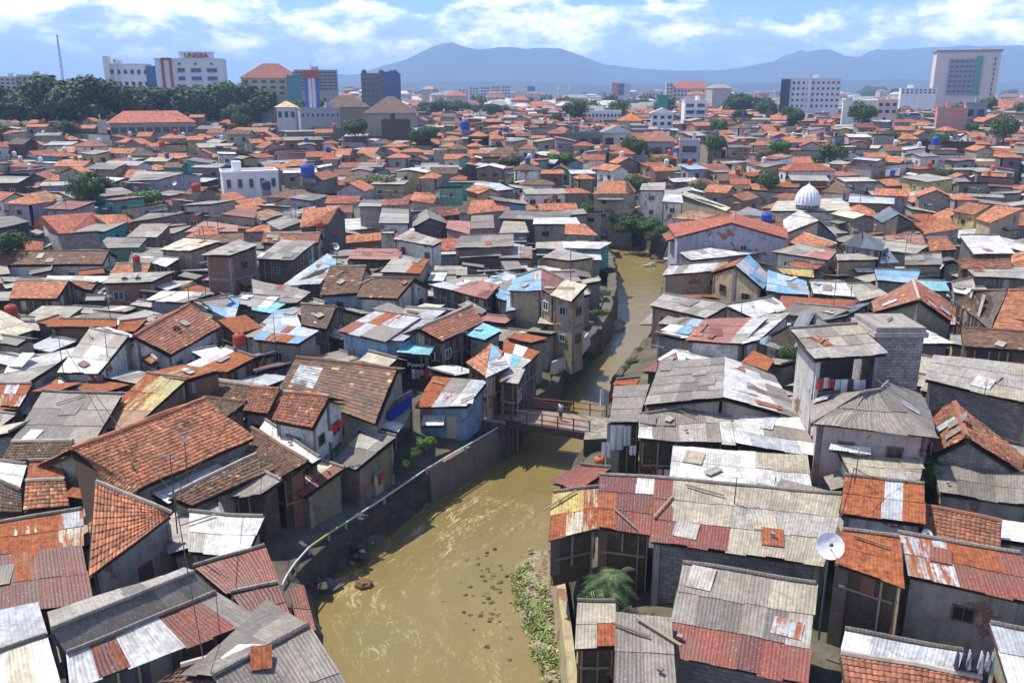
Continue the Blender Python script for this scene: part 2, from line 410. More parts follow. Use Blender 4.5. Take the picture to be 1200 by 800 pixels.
WEED = [(p.x, p.y) for p in px_line([(599, 668), (622, 655), (640, 690), (650, 740), (658, 775), (660, 810), (634, 810), (612, 755), (601, 712)], WZ + .3)]
SHO = [(p.x, p.y) for p in px_line([(540, 640), (575, 636), (606, 648), (600, 690), (606, 730), (585, 752), (550, 735), (530, 700)], WZ)]
# gravel bar with weeds on the right bank
def f_bar(t, b, pos, uv, col, a):
    n = t.noise(pos, 0.5, 5, 0.7); n2 = t.noise(pos, 4.0, 5, 0.8)
    c = t.ramp(n2, [(0.3, (0.11, 0.085, 0.05)), (0.5, (0.27, 0.21, 0.13)), (0.7, (0.5, 0.43, 0.33))])
    t.set(b, 'Base Color', c); bump(t, b, n2, 0.12)
mat('bar', f_bar, 0.95, 0.1)
def f_shoal(t, b, pos, uv, col, a):
    n2 = t.noise(pos, 3.0, 5, 0.8)
    c = t.ramp(n2, [(0.35, (0.07, 0.06, 0.04)), (0.55, (0.16, 0.135, 0.095)), (0.72, (0.27, 0.24, 0.19))]); t.set(b, 'Base Color', c); t.set(b, 'Roughness', 0.5); bump(t, b, n2, 0.12)
mat('shoal', f_shoal, 0.6, 0.3)
m = MB()
cx = sum(p[0] for p in BAR) / len(BAR); cy = sum(p[1] for p in BAR) / len(BAR)
bx = [p[0] for p in BAR]; by = [p[1] for p in BAR]; st = 0.45
x = min(bx) - 1
def barz(x, y):
    d = pdist(x, y, BAR); 
    if not inpoly(x, y, BAR): d = -d
    return WZ - 0.25 + 0.55 * ss(-0.6, 1.3, d + 0.5 * mnoise.noise(Vector((x * .7, y * .7, 0)))) + 0.12 * mnoise.noise(Vector((x * 1.3, y * 1.3, 5)))
while x < max(bx) + 1:
    y = min(by) - 1
    while y < max(by) + 1:
        if pdist(x, y, BAR) < 1 or inpoly(x, y, BAR):
            m.face([(x, y, barz(x, y)), (x + st, y, barz(x + st, y)), (x + st, y + st, barz(x + st, y + st)), (x, y + st, barz(x, y + st))], 'bar')
        y += st
    x += st
tag(m.build('gravel_bar', smooth=True), kind='structure')

m = MB(); rg = random.Random(5); wx = [p[0] for p in WEED]; wy = [p[1] for p in WEED]
k = 0
while k < 5200:
    x = rg.uniform(min(wx), max(wx)); y = rg.uniform(min(wy), max(wy))
    if not inpoly(x, y, WEED): k += 0.2; continue
    if mnoise.noise(Vector((x * 1.1, y * 1.1, 1))) < rg.uniform(-.5, .2): k += 0.3; continue
    k += 1
    z = barz(x, y); h = rg.uniform(.02, .13); a = rg.uniform(0, 6.28); w_ = rg.uniform(.03, .07); dx, dy = math.cos(a) * w_, math.sin(a) * w_
    lx, ly = rg.uniform(-.2, .2), rg.uniform(-.2, .2); g = rg.uniform(.6, 1.3)
    c = (0.24 * g, 0.36 * g, 0.09 * g) if rg.random() < .62 else (0.42 * g, 0.36 * g, 0.18 * g)
    m.face([(x - dx, y - dy, z - .03), (x + dx, y + dy, z - .03), (x + dx + lx, y + dy + ly, z + h), (x - dx + lx, y - dy + ly, z + h * .9)], 'leaf', c)
tag(m.build('riverbank_weeds'), 'low green weeds growing on the gravel bar below the right bank', 'weeds', kind='stuff')

# ---------------------------------------------------------------- roofs
C3 = {'or': (0.47, 0.180, 0.088), 'rb': (0.30, 0.115, 0.065), 'br': (0.18, 0.098, 0.06), 'dk': (0.11, 0.08, 0.062), 'rd': (0.38, 0.115, 0.062), 'tan': (0.40, 0.22, 0.12),
      'gy': (0.275, 0.245, 0.205), 'gd': (0.17, 0.155, 0.135), 'lg': (0.40, 0.375, 0.325), 'be': (0.44, 0.39, 0.29), 'wh': (0.72, 0.71, 0.68), 'zn': (0.50, 0.53, 0.56), 'ru': (0.22, 0.078, 0.040), 'red': (0.25, 0.062, 0.04),
      'mar': (0.15, 0.045, 0.04), 'bl': (0.20, 0.42, 0.62), 'tq': (0.22, 0.58, 0.70), 'ye': (0.55, 0.42, 0.12), 'cr': (0.60, 0.55, 0.40), 'yg': (0.38, 0.36, 0.14), 'pk': (0.55, 0.22, 0.18), 'orr': (0.36, 0.135, 0.058), 'bg': (0.17, 0.22, 0.26), 'sal': (0.42, 0.17, 0.13), 'gn': (0.16, 0.30, 0.22), 'lav': (0.34, 0.34, 0.44), 'db': (0.03, 0.08, 0.30), 'lb': (0.36, 0.52, 0.68)}
# sheet palettes: (colour, rust amount, weight)
SP_ = {'gy': [('gy', .12, 6), ('lg', .05, 1), ('gd', .15, 1.5)], 'gd': [('gd', .15, 5), ('gy', .1, 2)], 'lg': [('lg', .08, 5), ('be', .05, 2), ('gy', .1, 1)],
       'be': [('be', .12, 6), ('lg', .1, 2)], 'wh': [('wh', .08, 6), ('lg', .1, 1)], 'zn': [('zn', .15, 5), ('wh', .1, 1), ('lg', .3, 1)], 'ru': [('ru', .75, 4), ('zn', .8, 1), ('orr', .7, 2)],
       'red': [('red', .22, 6), ('mar', .3, 1)], 'mar': [('mar', .3, 5), ('red', .4, 2), ('ru', .6, 1)], 'bl': [('bl', .05, 3), ('lb', .1, 2), ('zn', .3, 1)], 'tq': [('tq', 0, 4)], 'ye': [('ye', .4, 4), ('cr', .3, 1)],
       'cr': [('cr', .15, 5), ('wh', .1, 1)], 'yg': [('yg', .22, 4), ('ye', .35, 1)], 'ygr': [('ye', .58, 3), ('yg', .45, 1)], 'tn': [('tan', .30, 3), ('be', .35, 1)], 'orr': [('orr', .8, 4), ('ru', .8, 2)], 'sal': [('sal', .15, 4), ('red', .2, .6)],
       'mix': [('zn', .4, 3), ('wh', .2, 2), ('ru', .8, 2), ('gy', .2, 2), ('red', .4, 1), ('lg', .3, 1)], 'gw': [('gy', .1, 3), ('wh', .05, 2.2), ('lg', .1, 2)], 'wg': [('wh', .05, 4), ('gy', .1, 1.2), ('lg', .1, 1)],
       'pat': [('ru', .8, 2), ('cr', .5, 2), ('mar', .3, 2), ('ye', .6, 2), ('red', .4, 1), ('zn', .4, .6)], 'bm': [('bl', .1, 3), ('zn', .2, 2), ('lb', .1, 3), ('wh', .1, 1), ('gy', .1, .6), ('ru', .8, .5)],
       'bg': [('bg', .08, 5), ('gy', .1, 1)], 'tin': [('zn', .5, 3), ('lg', .5, 2), ('ru', .9, 1)], 'gm': [('gy', .12, 3), ('lg', .1, 2), ('ru', .7, .8), ('zn', .3, 1.4), ('wh', .1, 1), ('be', .1, 1)]}
def pick(rg, lst):
    t = rg.random() * sum(e[2] for e in lst)
    for e in lst:
        t -= e[2]
        if t <= 0: return e
    return lst[-1]
def bil(q, s, t):
    a, b, c, d = q
    return a.lerp(b, s).lerp(d.lerp(c, s), t)
def jit(rg, c, v): 
    k = rg.uniform(1 - v, 1 + v); return tuple(x * k for x in c)
def slab(m, q, th, mat_, col, top=0.0, uvtop=None):
    n = (q[1] - q[0]).cross(q[3] - q[0])
    if n.z < 0: n = -n
    n.normalize(); T = [p + n * top for p in q]; B = [p + n * (top - th) for p in q]
    m.face(T, mat_, col, uvtop)
    m.face(list(reversed(B)), mat_, col)
    for k in range(4):
        a, b = k, (k + 1) % 4; m.face([B[a], B[b], T[b], T[a]], mat_, col)
    return n
def roof_panel(m, q, pal, rg, lod=0, patches=(), moss=0.25):
    """q = low1, low2, high2, high1 ; pal 't:or' tiles or a sheet palette"""
    q = [Vector(p) for p in q]
    W = max(((q[1] - q[0]).length + (q[2] - q[3]).length) / 2, .3); L = max(((q[3] - q[0]).length + (q[2] - q[1]).length) / 2, .3)
    n = (q[1] - q[0]).cross(q[3] - q[0]); 
    if n.z < 0: n = -n
    n.normalize()
    sx, sy = rg.uniform(0, 50), rg.uniform(0, 50)
    def sag(p): return 0.14 * mnoise.noise(Vector((p.x * .35 + sx, p.y * .35, sy))) + 0.035 * mnoise.noise(Vector((p.x * 1.6, p.y * 1.6, sy)))
    uq = [(sx, sy), (sx + W, sy), (sx + W, sy + L), (sx, sy + L)]
    if pal.startswith('t:'):
        c0 = C3[pal[2:]]
        if lod >= 2:
            slab(m, q, .16, 'tile_flat', c0, .05, uq)
        else:
            slab(m, q, .10, 'bark', (0.10, 0.07, 0.05), -.22)
            tw, tl = (.225, .27) if lod == 0 else (.40, .33)
            nc, nr = max(2, int(W / tw)), max(2, int(L / tl)); seg = 4 if lod == 0 else 1
            prof = [0.0, .03, .045, .032, 0.0] if seg == 4 else [.03, .03]
            for r in range(nr):
                t0, t1 = r / nr, (r + 1.12) / nr; t1 = min(t1, 1.0)
                for c in range(nc):
                    pc = bil(q, (c + .5) / nc, (r + .5) / nr)
                    hit = None
                    for (a0, a1, b0, b1, key) in patches:
                        if a0 <= (c + .5) / nc <= a1 and b0 <= (r + .5) / nr <= b1: hit = key
                    ms = mnoise.noise(Vector((pc.x * .45 + sx, pc.y * .45, sy))) * .9 + rg.uniform(-.35, .35)
                    cc = C3[hit] if hit else c0
                    cc = jit(rg, cc, .30)
                    if ms > .55 - moss: k = min(1, (ms - .55 + moss) * 2.2); cc = tuple(cc[i] * (1 - k) + (0.10, 0.075, 0.05)[i] * k for i in range(3))
                    if rg.random() < .02: cc = jit(rg, (0.55, 0.3, 0.16), .2)
                    lift = .075 + rg.uniform(-.015, .02); skew = rg.uniform(-.015, .015)
                    for k in range(seg):
                        s0, s1 = (c + k / seg) / nc, (c + (k + 1) / seg) / nc
                        A, B_, C_, D = bil(q, s0, t0), bil(q, s1, t0), bil(q, s1, t1), bil(q, s0, t1)
                        za = sag(A); zb = sag(B_); zc = sag(C_); zd = sag(D)
                        A2 = A + n * (lift + prof[k] + za + skew); B2 = B_ + n * (lift + prof[k + 1] + zb - skew)
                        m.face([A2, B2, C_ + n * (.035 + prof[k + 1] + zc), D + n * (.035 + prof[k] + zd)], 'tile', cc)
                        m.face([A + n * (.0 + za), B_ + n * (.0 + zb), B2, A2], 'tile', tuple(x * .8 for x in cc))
        if lod <= 1 and rg.random() < .5 and W * L > 14:
            us_ = (q[1] - q[0]).normalized(); vs_ = ((q[3] - q[0]) - us_ * (q[3] - q[0]).dot(us_)).normalized()
            for _ in range(rg.randint(1, 3)):
                o_ = bil(q, rg.uniform(.05, .75), rg.uniform(.05, .6)); dw, dl = rg.uniform(.6, 1.2), rg.uniform(.8, 1.6); a_ = rg.uniform(-.1, .1); u2 = us_ * math.cos(a_) + vs_ * math.sin(a_); v2 = vs_ * math.cos(a_) - us_ * math.sin(a_)
                T = [p + n * (.22 + sag(p)) for p in (o_, o_ + u2 * dw, o_ + u2 * dw + v2 * dl, o_ + v2 * dl)]; B_ = [p - n * .03 for p in T]; e = pick(rg, SP_['gm']); c4 = (*C3[e[0]], e[1])
                m.face(T, 'sheet', c4)
                for k in range(4): a, b = k, (k + 1) % 4; m.face([B_[a], B_[b], T[b], T[a]], 'sheet', c4)
        # ridge caps along the high edge
        if lod <= 1 and (q[2] - q[3]).length > 1.2:
            k = max(2, int((q[2] - q[3]).length / .5)); pts = []
            for i in range(k + 1):
                p = q[3].lerp(q[2], i / k); pts.append(p + n * (.10 + sag(p)))
            rc = jit(rg, c0, .2) if rg.random() < .6 else (0.45, 0.40, 0.33)
            m.tube(pts, .13, 'tile', rc, 6)
    else:
        P_ = SP_[pal]
        if lod >= 2:
            nc = max(1, round(W / 3.2)); nr = max(1, round(L / 3.0))
        else:
            nc = max(1, round(W / (1.05 if lod == 0 else 1.5))); nr = max(1, round(L / (1.9 if lod == 0 else 2.4)))
        slab(m, q, .07, 'bark', (0.09, 0.07, 0.055), -.21 if lod < 2 else -.12)
        for r in range(nr):
            rowe = pick(rg, P_); prev_ = rowe
            for c in range(nc):
                s0, s1 = c / nc, (c + 1.07) / nc; t0, t1 = (r - .05) / nr, (r + 1) / nr
                if lod < 2: s0 += rg.uniform(-.02, .02) / nc * 2; t0 += rg.uniform(-.05, .02) / nr - (rg.uniform(0, .16) / L if r == 0 else 0); t1 += rg.uniform(-.02, .03) / nr
                if c == nc - 1: s1 = 1 + rg.uniform(0, .02)
                e = rowe if rg.random() < .30 else (prev_ if rg.random() < .5 else pick(rg, P_)); prev_ = e
                key, ru = e[0], e[1]
                for (a0, a1, b0, b1, k2) in patches:
                    if a0 <= (c + .5) / nc <= a1 and b0 <= (r + .5) / nr <= b1: e2 = pick(rg, SP_[k2]); key, ru = e2[0], e2[1]
                cc = jit(rg, C3[key], .10); ru = max(0, min(1, ru + rg.uniform(-.08, .12)))
                u = [bil(q, s0, t0), bil(q, s1, t0), bil(q, s1, t1), bil(q, s0, t1)]
                lo = .05 + rg.uniform(0, .02) + .006 * (c % 2); hi_ = .025 + .006 * (c % 2)
                lf = (lo, lo, hi_, hi_)
                T = [p + n * (lf[i] + sag(p) * .8) for i, p in enumerate(u)]; B_ = [p - n * .022 for p in T]
                us = [(sx + s0 * W + c * 3.3, sy + t0 * L + r * 5.1), (sx + s1 * W + c * 3.3, sy + t0 * L + r * 5.1), (sx + s1 * W + c * 3.3, sy + t1 * L + r * 5.1), (sx + s0 * W + c * 3.3, sy + t1 * L + r * 5.1)]
                c4 = (*cc, ru)
                m.face(T, 'sheet', c4, us)
                for k in range(4): a, b = k, (k + 1) % 4; m.face([B_[a], B_[b], T[b], T[a]], 'sheet', c4)
        if lod <= 1:   # odd sheets thrown over the holes
            for _ in range(int(W * L / 15)):
                s0, t0 = rg.uniform(0, .85), rg.uniform(.0, .85); a_ = rg.uniform(-.12, .12); dw, dl = rg.uniform(.7, 1.3), rg.uniform(.9, 2.2)
                us_ = (q[1] - q[0]).normalized(); vs_ = ((q[3] - q[0]) - us_ * (q[3] - q[0]).dot(us_)).normalized(); u2 = us_ * math.cos(a_) + vs_ * math.sin(a_); v2 = vs_ * math.cos(a_) - us_ * math.sin(a_)
                o_ = bil(q, s0, t0)
                if (o_ + u2 * dw - q[0]).dot(us_) > W + .2 or (o_ + v2 * dl - q[0]).dot(vs_) > L + .1: continue
                e = pick(rg, SP_[rg.choice([pal, pal, 'gm', 'gm', 'mix', 'tin'])]); u = [o_, o_ + u2 * dw, o_ + u2 * dw + v2 * dl, o_ + v2 * dl]; T = [p + n * (.115 + sag(p) * .8) for p in u]; B_ = [p - n * .03 for p in T]; c4 = (*jit(rg, C3[e[0]], .15), min(1, e[1] + .1)); x_ = rg.uniform(0, 60)
                m.face(T, 'sheet', c4, [(x_, x_), (x_ + dw, x_), (x_ + dw, x_ + dl), (x_, x_ + dl)])
                for k in range(4): a, b = k, (k + 1) % 4; m.face([B_[a], B_[b], T[b], T[a]], 'sheet', c4)
        if lod <= 1:   # ridge strip
            if (q[2] - q[3]).length > 1.5 and rg.random() < .6:
                m.tube([q[3].lerp(q[2], i / 5) + n * (.1 + .8 * sag(q[3].lerp(q[2], i / 5))) for i in range(6)], .10, 'sheet', (*jit(rg, C3['gy'], .3), .2), 6)
    return W, L

FOOT = []        # footprints of everything already standing: (cx, cy, r, poly)
ANCH = []        # things used to describe their neighbours
WCOL = {'pl': (0.40, 0.36, 0.29), 'wh': (0.74, 0.72, 0.66), 'gy': (0.34, 0.32, 0.28), 'dg': (0.13, 0.125, 0.12), 'tan': (0.42, 0.34, 0.22), 'lv': (0.36, 0.35, 0.42), 'gn': (0.20, 0.38, 0.27), 'tq': (0.08, 0.40, 0.38),
        'pk': (0.50, 0.30, 0.28), 'pk2': (0.40, 0.33, 0.31), 'br': (0.36, 0.15, 0.08), 'bk': (0.30, 0.29, 0.265), 'ol': (0.25, 0.23, 0.15), 'bl': (0.22, 0.36, 0.5), 'ye': (0.5, 0.42, 0.18), 'dw': (0.09, 0.065, 0.045)}
WORD_W = {'pl': 'stained plaster', 'wh': 'white', 'gy': 'grey', 'dg': 'dark grey', 'tan': 'tan', 'lv': 'lavender', 'gn': 'green', 'tq': 'teal', 'pk': 'pink', 'pk2': 'pinkish grey', 'br': 'red brick', 'bk': 'grey block', 'ol': 'olive', 'bl': 'pale blue', 'ye': 'ochre', 'dw': 'dark timber'}
def wmat(k): return {'br': 'brick', 'bk': 'block'}.get(k, 'wall')

# window, door: meshes shared by every house
def _win(fr, pane, w_=1.0, h=1.0):
    a = MB(); t = .08
    for x in (-w_ / 2 + t / 2, w_ / 2 - t / 2): a.box((x, -.03, 0), (t, .10, h), 0, 'paint', fr)
    for z in (-h / 2 + t / 2, h / 2 - t / 2): a.box((0, -.03, z), (w_ - 2 * t - .004, .10, t), 0, 'paint', fr)
    a.box((0, -.025, 0), (.05, .07, h - 2 * t - .004), 0, 'paint', fr)
    b = MB(); b.box((0, .0, 0), (w_ - 2 * t - .01, .04, h - 2 * t - .01), 0, 'glass', pane)
    return a, b
WINM = []
for fr, pa in (((0.6, 0.58, 0.52), (0.02, 0.025, 0.03)), ((0.16, 0.09, 0.05), (0.015, 0.018, 0.02)), ((0.3, 0.42, 0.45), (0.03, 0.04, 0.05))):
    a, b = _win(fr, pa); oa = a.build('window'); ob = b.build('pane'); WINM.append((oa.data, ob.data))
    bpy.data.objects.remove(oa); bpy.data.objects.remove(ob)
DOORM = []
for c in ((0.14, 0.08, 0.05), (0.2, 0.3, 0.33), (0.4, 0.36, 0.28)):
    a = MB(); a.box((0, -.03, 0), (.9, .09, 2.0), 0, 'paint', c); a.box((0, -.09, 0.05), (.7, .03, 1.7), 0, 'paint', jit(rng, c, .1)); o_ = a.build('door'); DOORM.append(o_.data); bpy.data.objects.remove(o_)
def put(me, name, parent, loc, rz, scale=(1, 1, 1)):
    o = bpy.data.objects.new(name, me); COL.objects.link(o); o.parent = parent
    o.location = Vector(loc) - wloc(parent) if parent is not None else Vector(loc); o.rotation_euler = (0, 0, rz); o.scale = scale
    return o
def facade(root, a, b, base, topz, rg, dens=.6, door=True, cnt=None, far=False):
    """windows and a door along the wall from a to b (outward normal to the right of a->b)"""
    d = Vector((b.x - a.x, b.y - a.y, 0)); L = d.length
    if L < 1.6 or topz - base < 2.2: return
    d.normalize(); nrm = Vector((d.y, -d.x, 0)); mid = (a + b) / 2
    if nrm.dot(Vector((-mid.x, -mid.y, 0)).normalized()) < .12: return
    ang = math.atan2(d.y, d.x)
    k = max(1, int(L / 2.6)); fl = topz - base; levels = [topz - 1.35]
    if fl > 5.2: levels.append(topz - 4.2)
    done = False
    for lv in levels:
        for i in range(k):
            if rg.random() > dens: continue
            if cnt is not None and cnt[0] >= (3 if far else 6): return
            p = a + d * (L * (i + .5) / k)
            ws = rg.uniform(.75, 1.25); hs = rg.uniform(.75, 1.05)
            wm = rg.choice(WINM)
            loc = Vector((p.x, p.y, lv)) + nrm * .05
            wo = put(wm[0], 'window', root, loc, ang, (ws, 1, hs))
            po = bpy.data.objects.new('pane', wm[1]); COL.objects.link(po); po.parent = wo
            if cnt is not None: cnt[0] += 1
    if door and fl < 4.2 and L > 3 and rg.random() < .5:
        p = a + d * (L * rg.uniform(.25, .75)); put(rg.choice(DOORM), 'door', root, Vector((p.x, p.y, base + 1.15)) + nrm * .05, ang)

def house(label, name, cat, wallk, panels, rg, base=None, lod=None, group=None, ov=(.4, .25, .0), win=.55, stuff=None, foot=True, moss=.25, wallh=None):
    """panels: list of (quad3d, palette, shared_high, patches)"""
    allp = [Vector(p) for q in panels for p in q[0]]
    c = sum(allp, Vector()) / len(allp); dist = c.y
    if lod is None: lod = 0 if dist < 64 else (1 if dist < 125 else 2)
    if base is None:
        base = min(ground_z(p.x, p.y) for p in allp); base = max(base, hill(c.x, c.y) - 5.5) - .25
    root = None
    if stuff is None: root = empty(name, (c.x, c.y, base), label, cat, group)
    wm = MB() if stuff is None else stuff
    wc = jit(rg, WCOL[wallk], .12); cnt = [0]
    for (q, pal, shared, patches) in panels:
        q = [Vector(p) for p in q]
        m = MB() if stuff is None else stuff
        W, L = roof_panel(m, q, pal, rg, lod, patches, moss)
        if stuff is None: m.build('roof_slope' if len(panels) > 1 else 'roof', root)
        ol, os_, oh = min(ov[0] / L, .3), min(ov[1] / W, .3), (0.0 if shared else min(.2 / L, .2))
        cs = [bil(q, os_, ol), bil(q, 1 - os_, ol), bil(q, 1 - os_, 1 - oh), bil(q, os_, 1 - oh)]
        cs = [p - Vector((0, 0, .30)) for p in cs]
        ar = 0
        for i in range(4): a, b = cs[i], cs[(i + 1) % 4]; ar += a.x * b.y - b.x * a.y
        if ar < 0: cs = [cs[1], cs[0], cs[3], cs[2]]; 
        bs = [Vector((p.x, p.y, base if wallh is None else p.z - wallh)) for p in cs]
        wm.prism(cs, bs, wmat(wallk), wc)
        # ring beam, corner piers and a lean awning on the walls that one can see
        for i in range(4):
            if shared and i == 2: continue
            a, b = cs[i], cs[(i + 1) % 4]; d = Vector((b.x - a.x, b.y - a.y, 0)); Ln = d.length
            if Ln < 1.5 or wallk == 'dw' and stuff is None and win == 0 and rg.random() < .3: continue
            d.normalize(); nr_ = Vector((d.y, -d.x, 0)); bz = bs[0].z; tz = min(a.z, b.z)
            if nr_.y > .25: continue
            an = math.atan2(d.y, d.x)
            if wallk in ('br', 'bk', 'pl', 'gy', 'tan', 'ol', 'wh') and lod < 2 or (wallk == 'br'):
                pc = jit(rg, (0.30, 0.28, 0.24), .25)
                for e in ((a, b) if Ln > 3 else (a,)): wm.box((e.x + nr_.x * .03 + d.x * (.14 if e is a else -.14), e.y + nr_.y * .03 + d.y * (.14 if e is a else -.14), (bz + e.z) / 2 - .05), (.26, .12, e.z - bz - .1), an, 'wall', pc)
                if tz - bz > 4.5: mm = (a + b) / 2; wm.box((mm.x + nr_.x * .02, mm.y + nr_.y * .02, tz - 2.9), (Ln - .6, .12, .22), an, 'wall', pc)
            if Ln > 2.4 and tz - bz > 2.4 and not ((wallk == 'dw' or win == 0) and lod < 2) and rg.random() < (.34 if lod < 2 else .26):
                wA = rg.uniform(.4, .9) * Ln; c0_ = a + d * rg.uniform(0, Ln - wA); c1_ = c0_ + d * wA; za = tz - rg.uniform(.5, .9) - (2.7 if tz - bz > 5 and rg.random() < .6 else 0); ex = rg.uniform(.8, 1.7)
                qa = [Vector((c0_.x, c0_.y, za - .35)) + nr_ * ex, Vector((c1_.x, c1_.y, za - .35)) + nr_ * ex, Vector((c1_.x, c1_.y, za)) + nr_ * .06, Vector((c0_.x, c0_.y, za)) + nr_ * .06]
                if stuff is None:
                    ma = MB(); roof_panel(ma, qa, rg.choice(['gm', 'gy', 'ru', 'lg', 'mix', 'wg']), rg, lod); ma.build('awning', root)
                else: slab(wm, qa, .06, 'sheet', (*jit(rg, rg.choice([C3['gy'], C3['lg'], C3['ru'], C3['wh']]), .2), .2))
        if stuff is None and lod < 2 and wallk in ('dw', 'dg'):
            mt = MB()
            for i in range(4):
                if shared and i == 2: continue
                a, b = cs[i], cs[(i + 1) % 4]; d = Vector((b.x - a.x, b.y - a.y, 0)); Ln = d.length
                if Ln < 1.2: continue
                d.normalize(); nr_ = Vector((d.y, -d.x, 0)); bz = bs[0].z
                if nr_.y > .25: continue
                an = math.atan2(d.y, d.x); x_ = .1
                while x_ < Ln - .1:
                    e = a.lerp(b, x_ / Ln); tz = e.z - .02; lo_ = bz if rg.random() < .6 else tz - rg.uniform(1, 2.4)
                    if rg.random() < .35: mt.box((e.x + nr_.x * .05, e.y + nr_.y * .05, (max(lo_, bz) + tz) / 2), (rg.uniform(.5, .95), .05, tz - max(lo_, bz)), an, 'wall', jit(rg, rg.choice([(.2, .16, .11), (.3, .27, .22), (.12, .1, .08), (.24, .11, .07), (.16, .2, .22), (.4, .38, .33)]), .3))
                    else: mt.box((e.x + nr_.x * .08, e.y + nr_.y * .08, (max(lo_, bz) + tz) / 2), (.1, .08, tz - max(lo_, bz)), an, 'paint', jit(rg, (.30, .23, .15), .4))
                    x_ += rg.uniform(.5, 1.3)
                mm = (a + b) / 2; mt.box((mm.x + nr_.x * .12, mm.y + nr_.y * .12, min(a.z, b.z) - rg.uniform(1.0, 1.8)), (Ln * .96, .06, .12), an, 'paint', jit(rg, (.26, .2, .13), .3))
            if mt.f: mt.build('cladding', root)
        if stuff is None:
            for i in range(4):
                if shared and i == 2: continue
                a, b = cs[i], cs[(i + 1) % 4]
                facade(root, a, b, bs[0].z, min(a.z, b.z), rg, win, True, cnt, far=dist > 130)
        elif win > 0:
            for i in (0, 1, 3):
                a, b = cs[i], cs[(i + 1) % 4]; d = Vector((b.x - a.x, b.y - a.y, 0)); Ln = d.length
                if Ln < 2: continue
                d.normalize(); nr_ = Vector((d.y, -d.x, 0))
                if nr_.y > .1: continue
                tz = min(a.z, b.z); k = int(Ln / 2.8)
                for j in range(k):
                    if rg.random() < win:
                        for lv in ([tz - 1.3] if tz - base < 5 else [tz - 1.3, tz - 4.1]):
                            p = a + d * (Ln * (j + .5) / k); wm.box((p.x, p.y, lv), (1.0, .14, rg.uniform(.7, 1.2)), math.atan2(d.y, d.x), 'glass', (.025, .028, .03))
        if foot: FOOT.append((c.x, c.y, [(p.x, p.y) for p in cs]))
    if stuff is None: wm.build('wall', root)
    return root
# ---------------------------------------------------------------- houses read off the photograph
A, B, C, D, E, FF, G, H_, I, J, K, L_ = (0, 400), (0, 600), (300, 600), (600, 600), (900, 600), (300, 400), (600, 400), (900, 400), (0, 200), (300, 200), (600, 200), (900, 200)
O1 = (0, 0)
def pts(o, p, s=4.0):
    if o is O1: s = 1.0
    return [(o[0] + p[i] / s, o[1] + p[i + 1] / s) for i in range(0, len(p), 2)]
def solve(o, p, zl, pitch):
    q = pts(o, p); l1, l2 = P(*q[0], zl), P(*q[1], zl)
    d = (l2 - l1); d.z = 0; d.normalize(); n = Vector((-d.y, d.x, 0)); lo, hi = 0.0, 11.0
    def ang(dz):
        zz = (l1.z + l2.z) / 2 + dz
        h = (PZ(*q[2], min(zz, CZ - .5)) + PZ(*q[3], min(zz, CZ - .5))) / 2; m = (l1 + l2) / 2
        return math.degrees(math.atan2(dz, max(.05, abs((h - m).dot(n)))))
    best = 0.3
    dz = .1
    while dz < 9:
        if ang(dz) >= pitch: break
        dz += .05
    zz = (l1.z + l2.z) / 2 + min(dz, 9)
    return [l1, l2, PZ(*q[2], zz), PZ(*q[3], zz)]
def Gb(o, p, ze, pitch, pal, patches=(), back=None):
    q = solve(o, p, ze, pitch); l1, l2, h2, h1 = q
    b1 = Vector((2 * h1.x - l1.x, 2 * h1.y - l1.y, l1.z)); b2 = Vector((2 * h2.x - l2.x, 2 * h2.y - l2.y, l2.z))
    # keep the hidden slope modest: it must not reach into the house behind
    dv = ((b1 - h1) + (b2 - h2)) / 2; ln = Vector((dv.x, dv.y)).length
    k = min(1.0, (back if back else 3.2) / max(ln, .1))
    b1 = h1.lerp(b1, k); b2 = h2.lerp(b2, k)
    return [(q, pal, True, patches), ([b2, b1, h1, h2], pal, True, ())]
def Lp(o, p, ze, pitch, pal, patches=()): return [(solve(o, p, ze, pitch), pal, False, patches)]
def Fp(o, p, zs, pal, patches=(), shared=False):
    q = pts(o, p); return [([P(*a, z) for a, z in zip(q, zs)], pal, shared, patches)]
TN, SN, CN = 'tile_roofed_house', 'sheet_roofed_house', 'concrete_house'
def HH(label, name, wk, panels, seed, **kw):
    flat = [x for g in panels for x in g]
    r = house(label, name, 'house' if 'shack' not in name and 'shed' not in name else 'shack', wk, flat, random.Random(seed), **kw)
    u = proj(wloc(r) + Vector((0, 0, 4))); ANCH.append((r, u)); return r
S = 'sheet_roofed_shack'
# --- bottom left
HH('large house with a long weathered orange tile roof, biggest in the left foreground', TN, 'pl', [Gb(A, (655, 690, 1195, 450, 960, 272, 335, 510), 3.6, 27, 't:or', back=2.5), Fp(A, (420, 900, 655, 690, 335, 510, 375, 560), (3.2, 3.6, 5.9, 3.9), 't:or')], 1, moss=.28)
HH('orange tiled wing sloping steeply over a dark wall, below the long orange roof', TN, 'gy', [Fp(O1, (104, 676, 202, 603, 200, 602, 112, 564), (3.4, 3.6, 3.7, 5.6), 't:or'), Fp(O1, (104, 676, 202, 603, 112, 564, 96, 604), (3.4, 3.6, 5.6, 4.0), 't:or')][:1], 2, moss=.05, win=0)
HH('long roof of yellow-green sheets rusting orange beside the big orange roof', SN, 'br', [Fp(A, (420, 405, 620, 400, 880, 175, 690, 150), (3.4, 3.4, 5.2, 5.2), 'yg', ((0, .75, .5, .95, 'ygr'), (0, 1, 0, .38, 'tn'))), Fp(A, (690, 150, 880, 178, 1045, 130, 850, 113), (5.2, 5.2, 5.4, 5.4), 'yg', ((0.1, .9, .0, 1, 'ygr'),))], 3, win=.1)
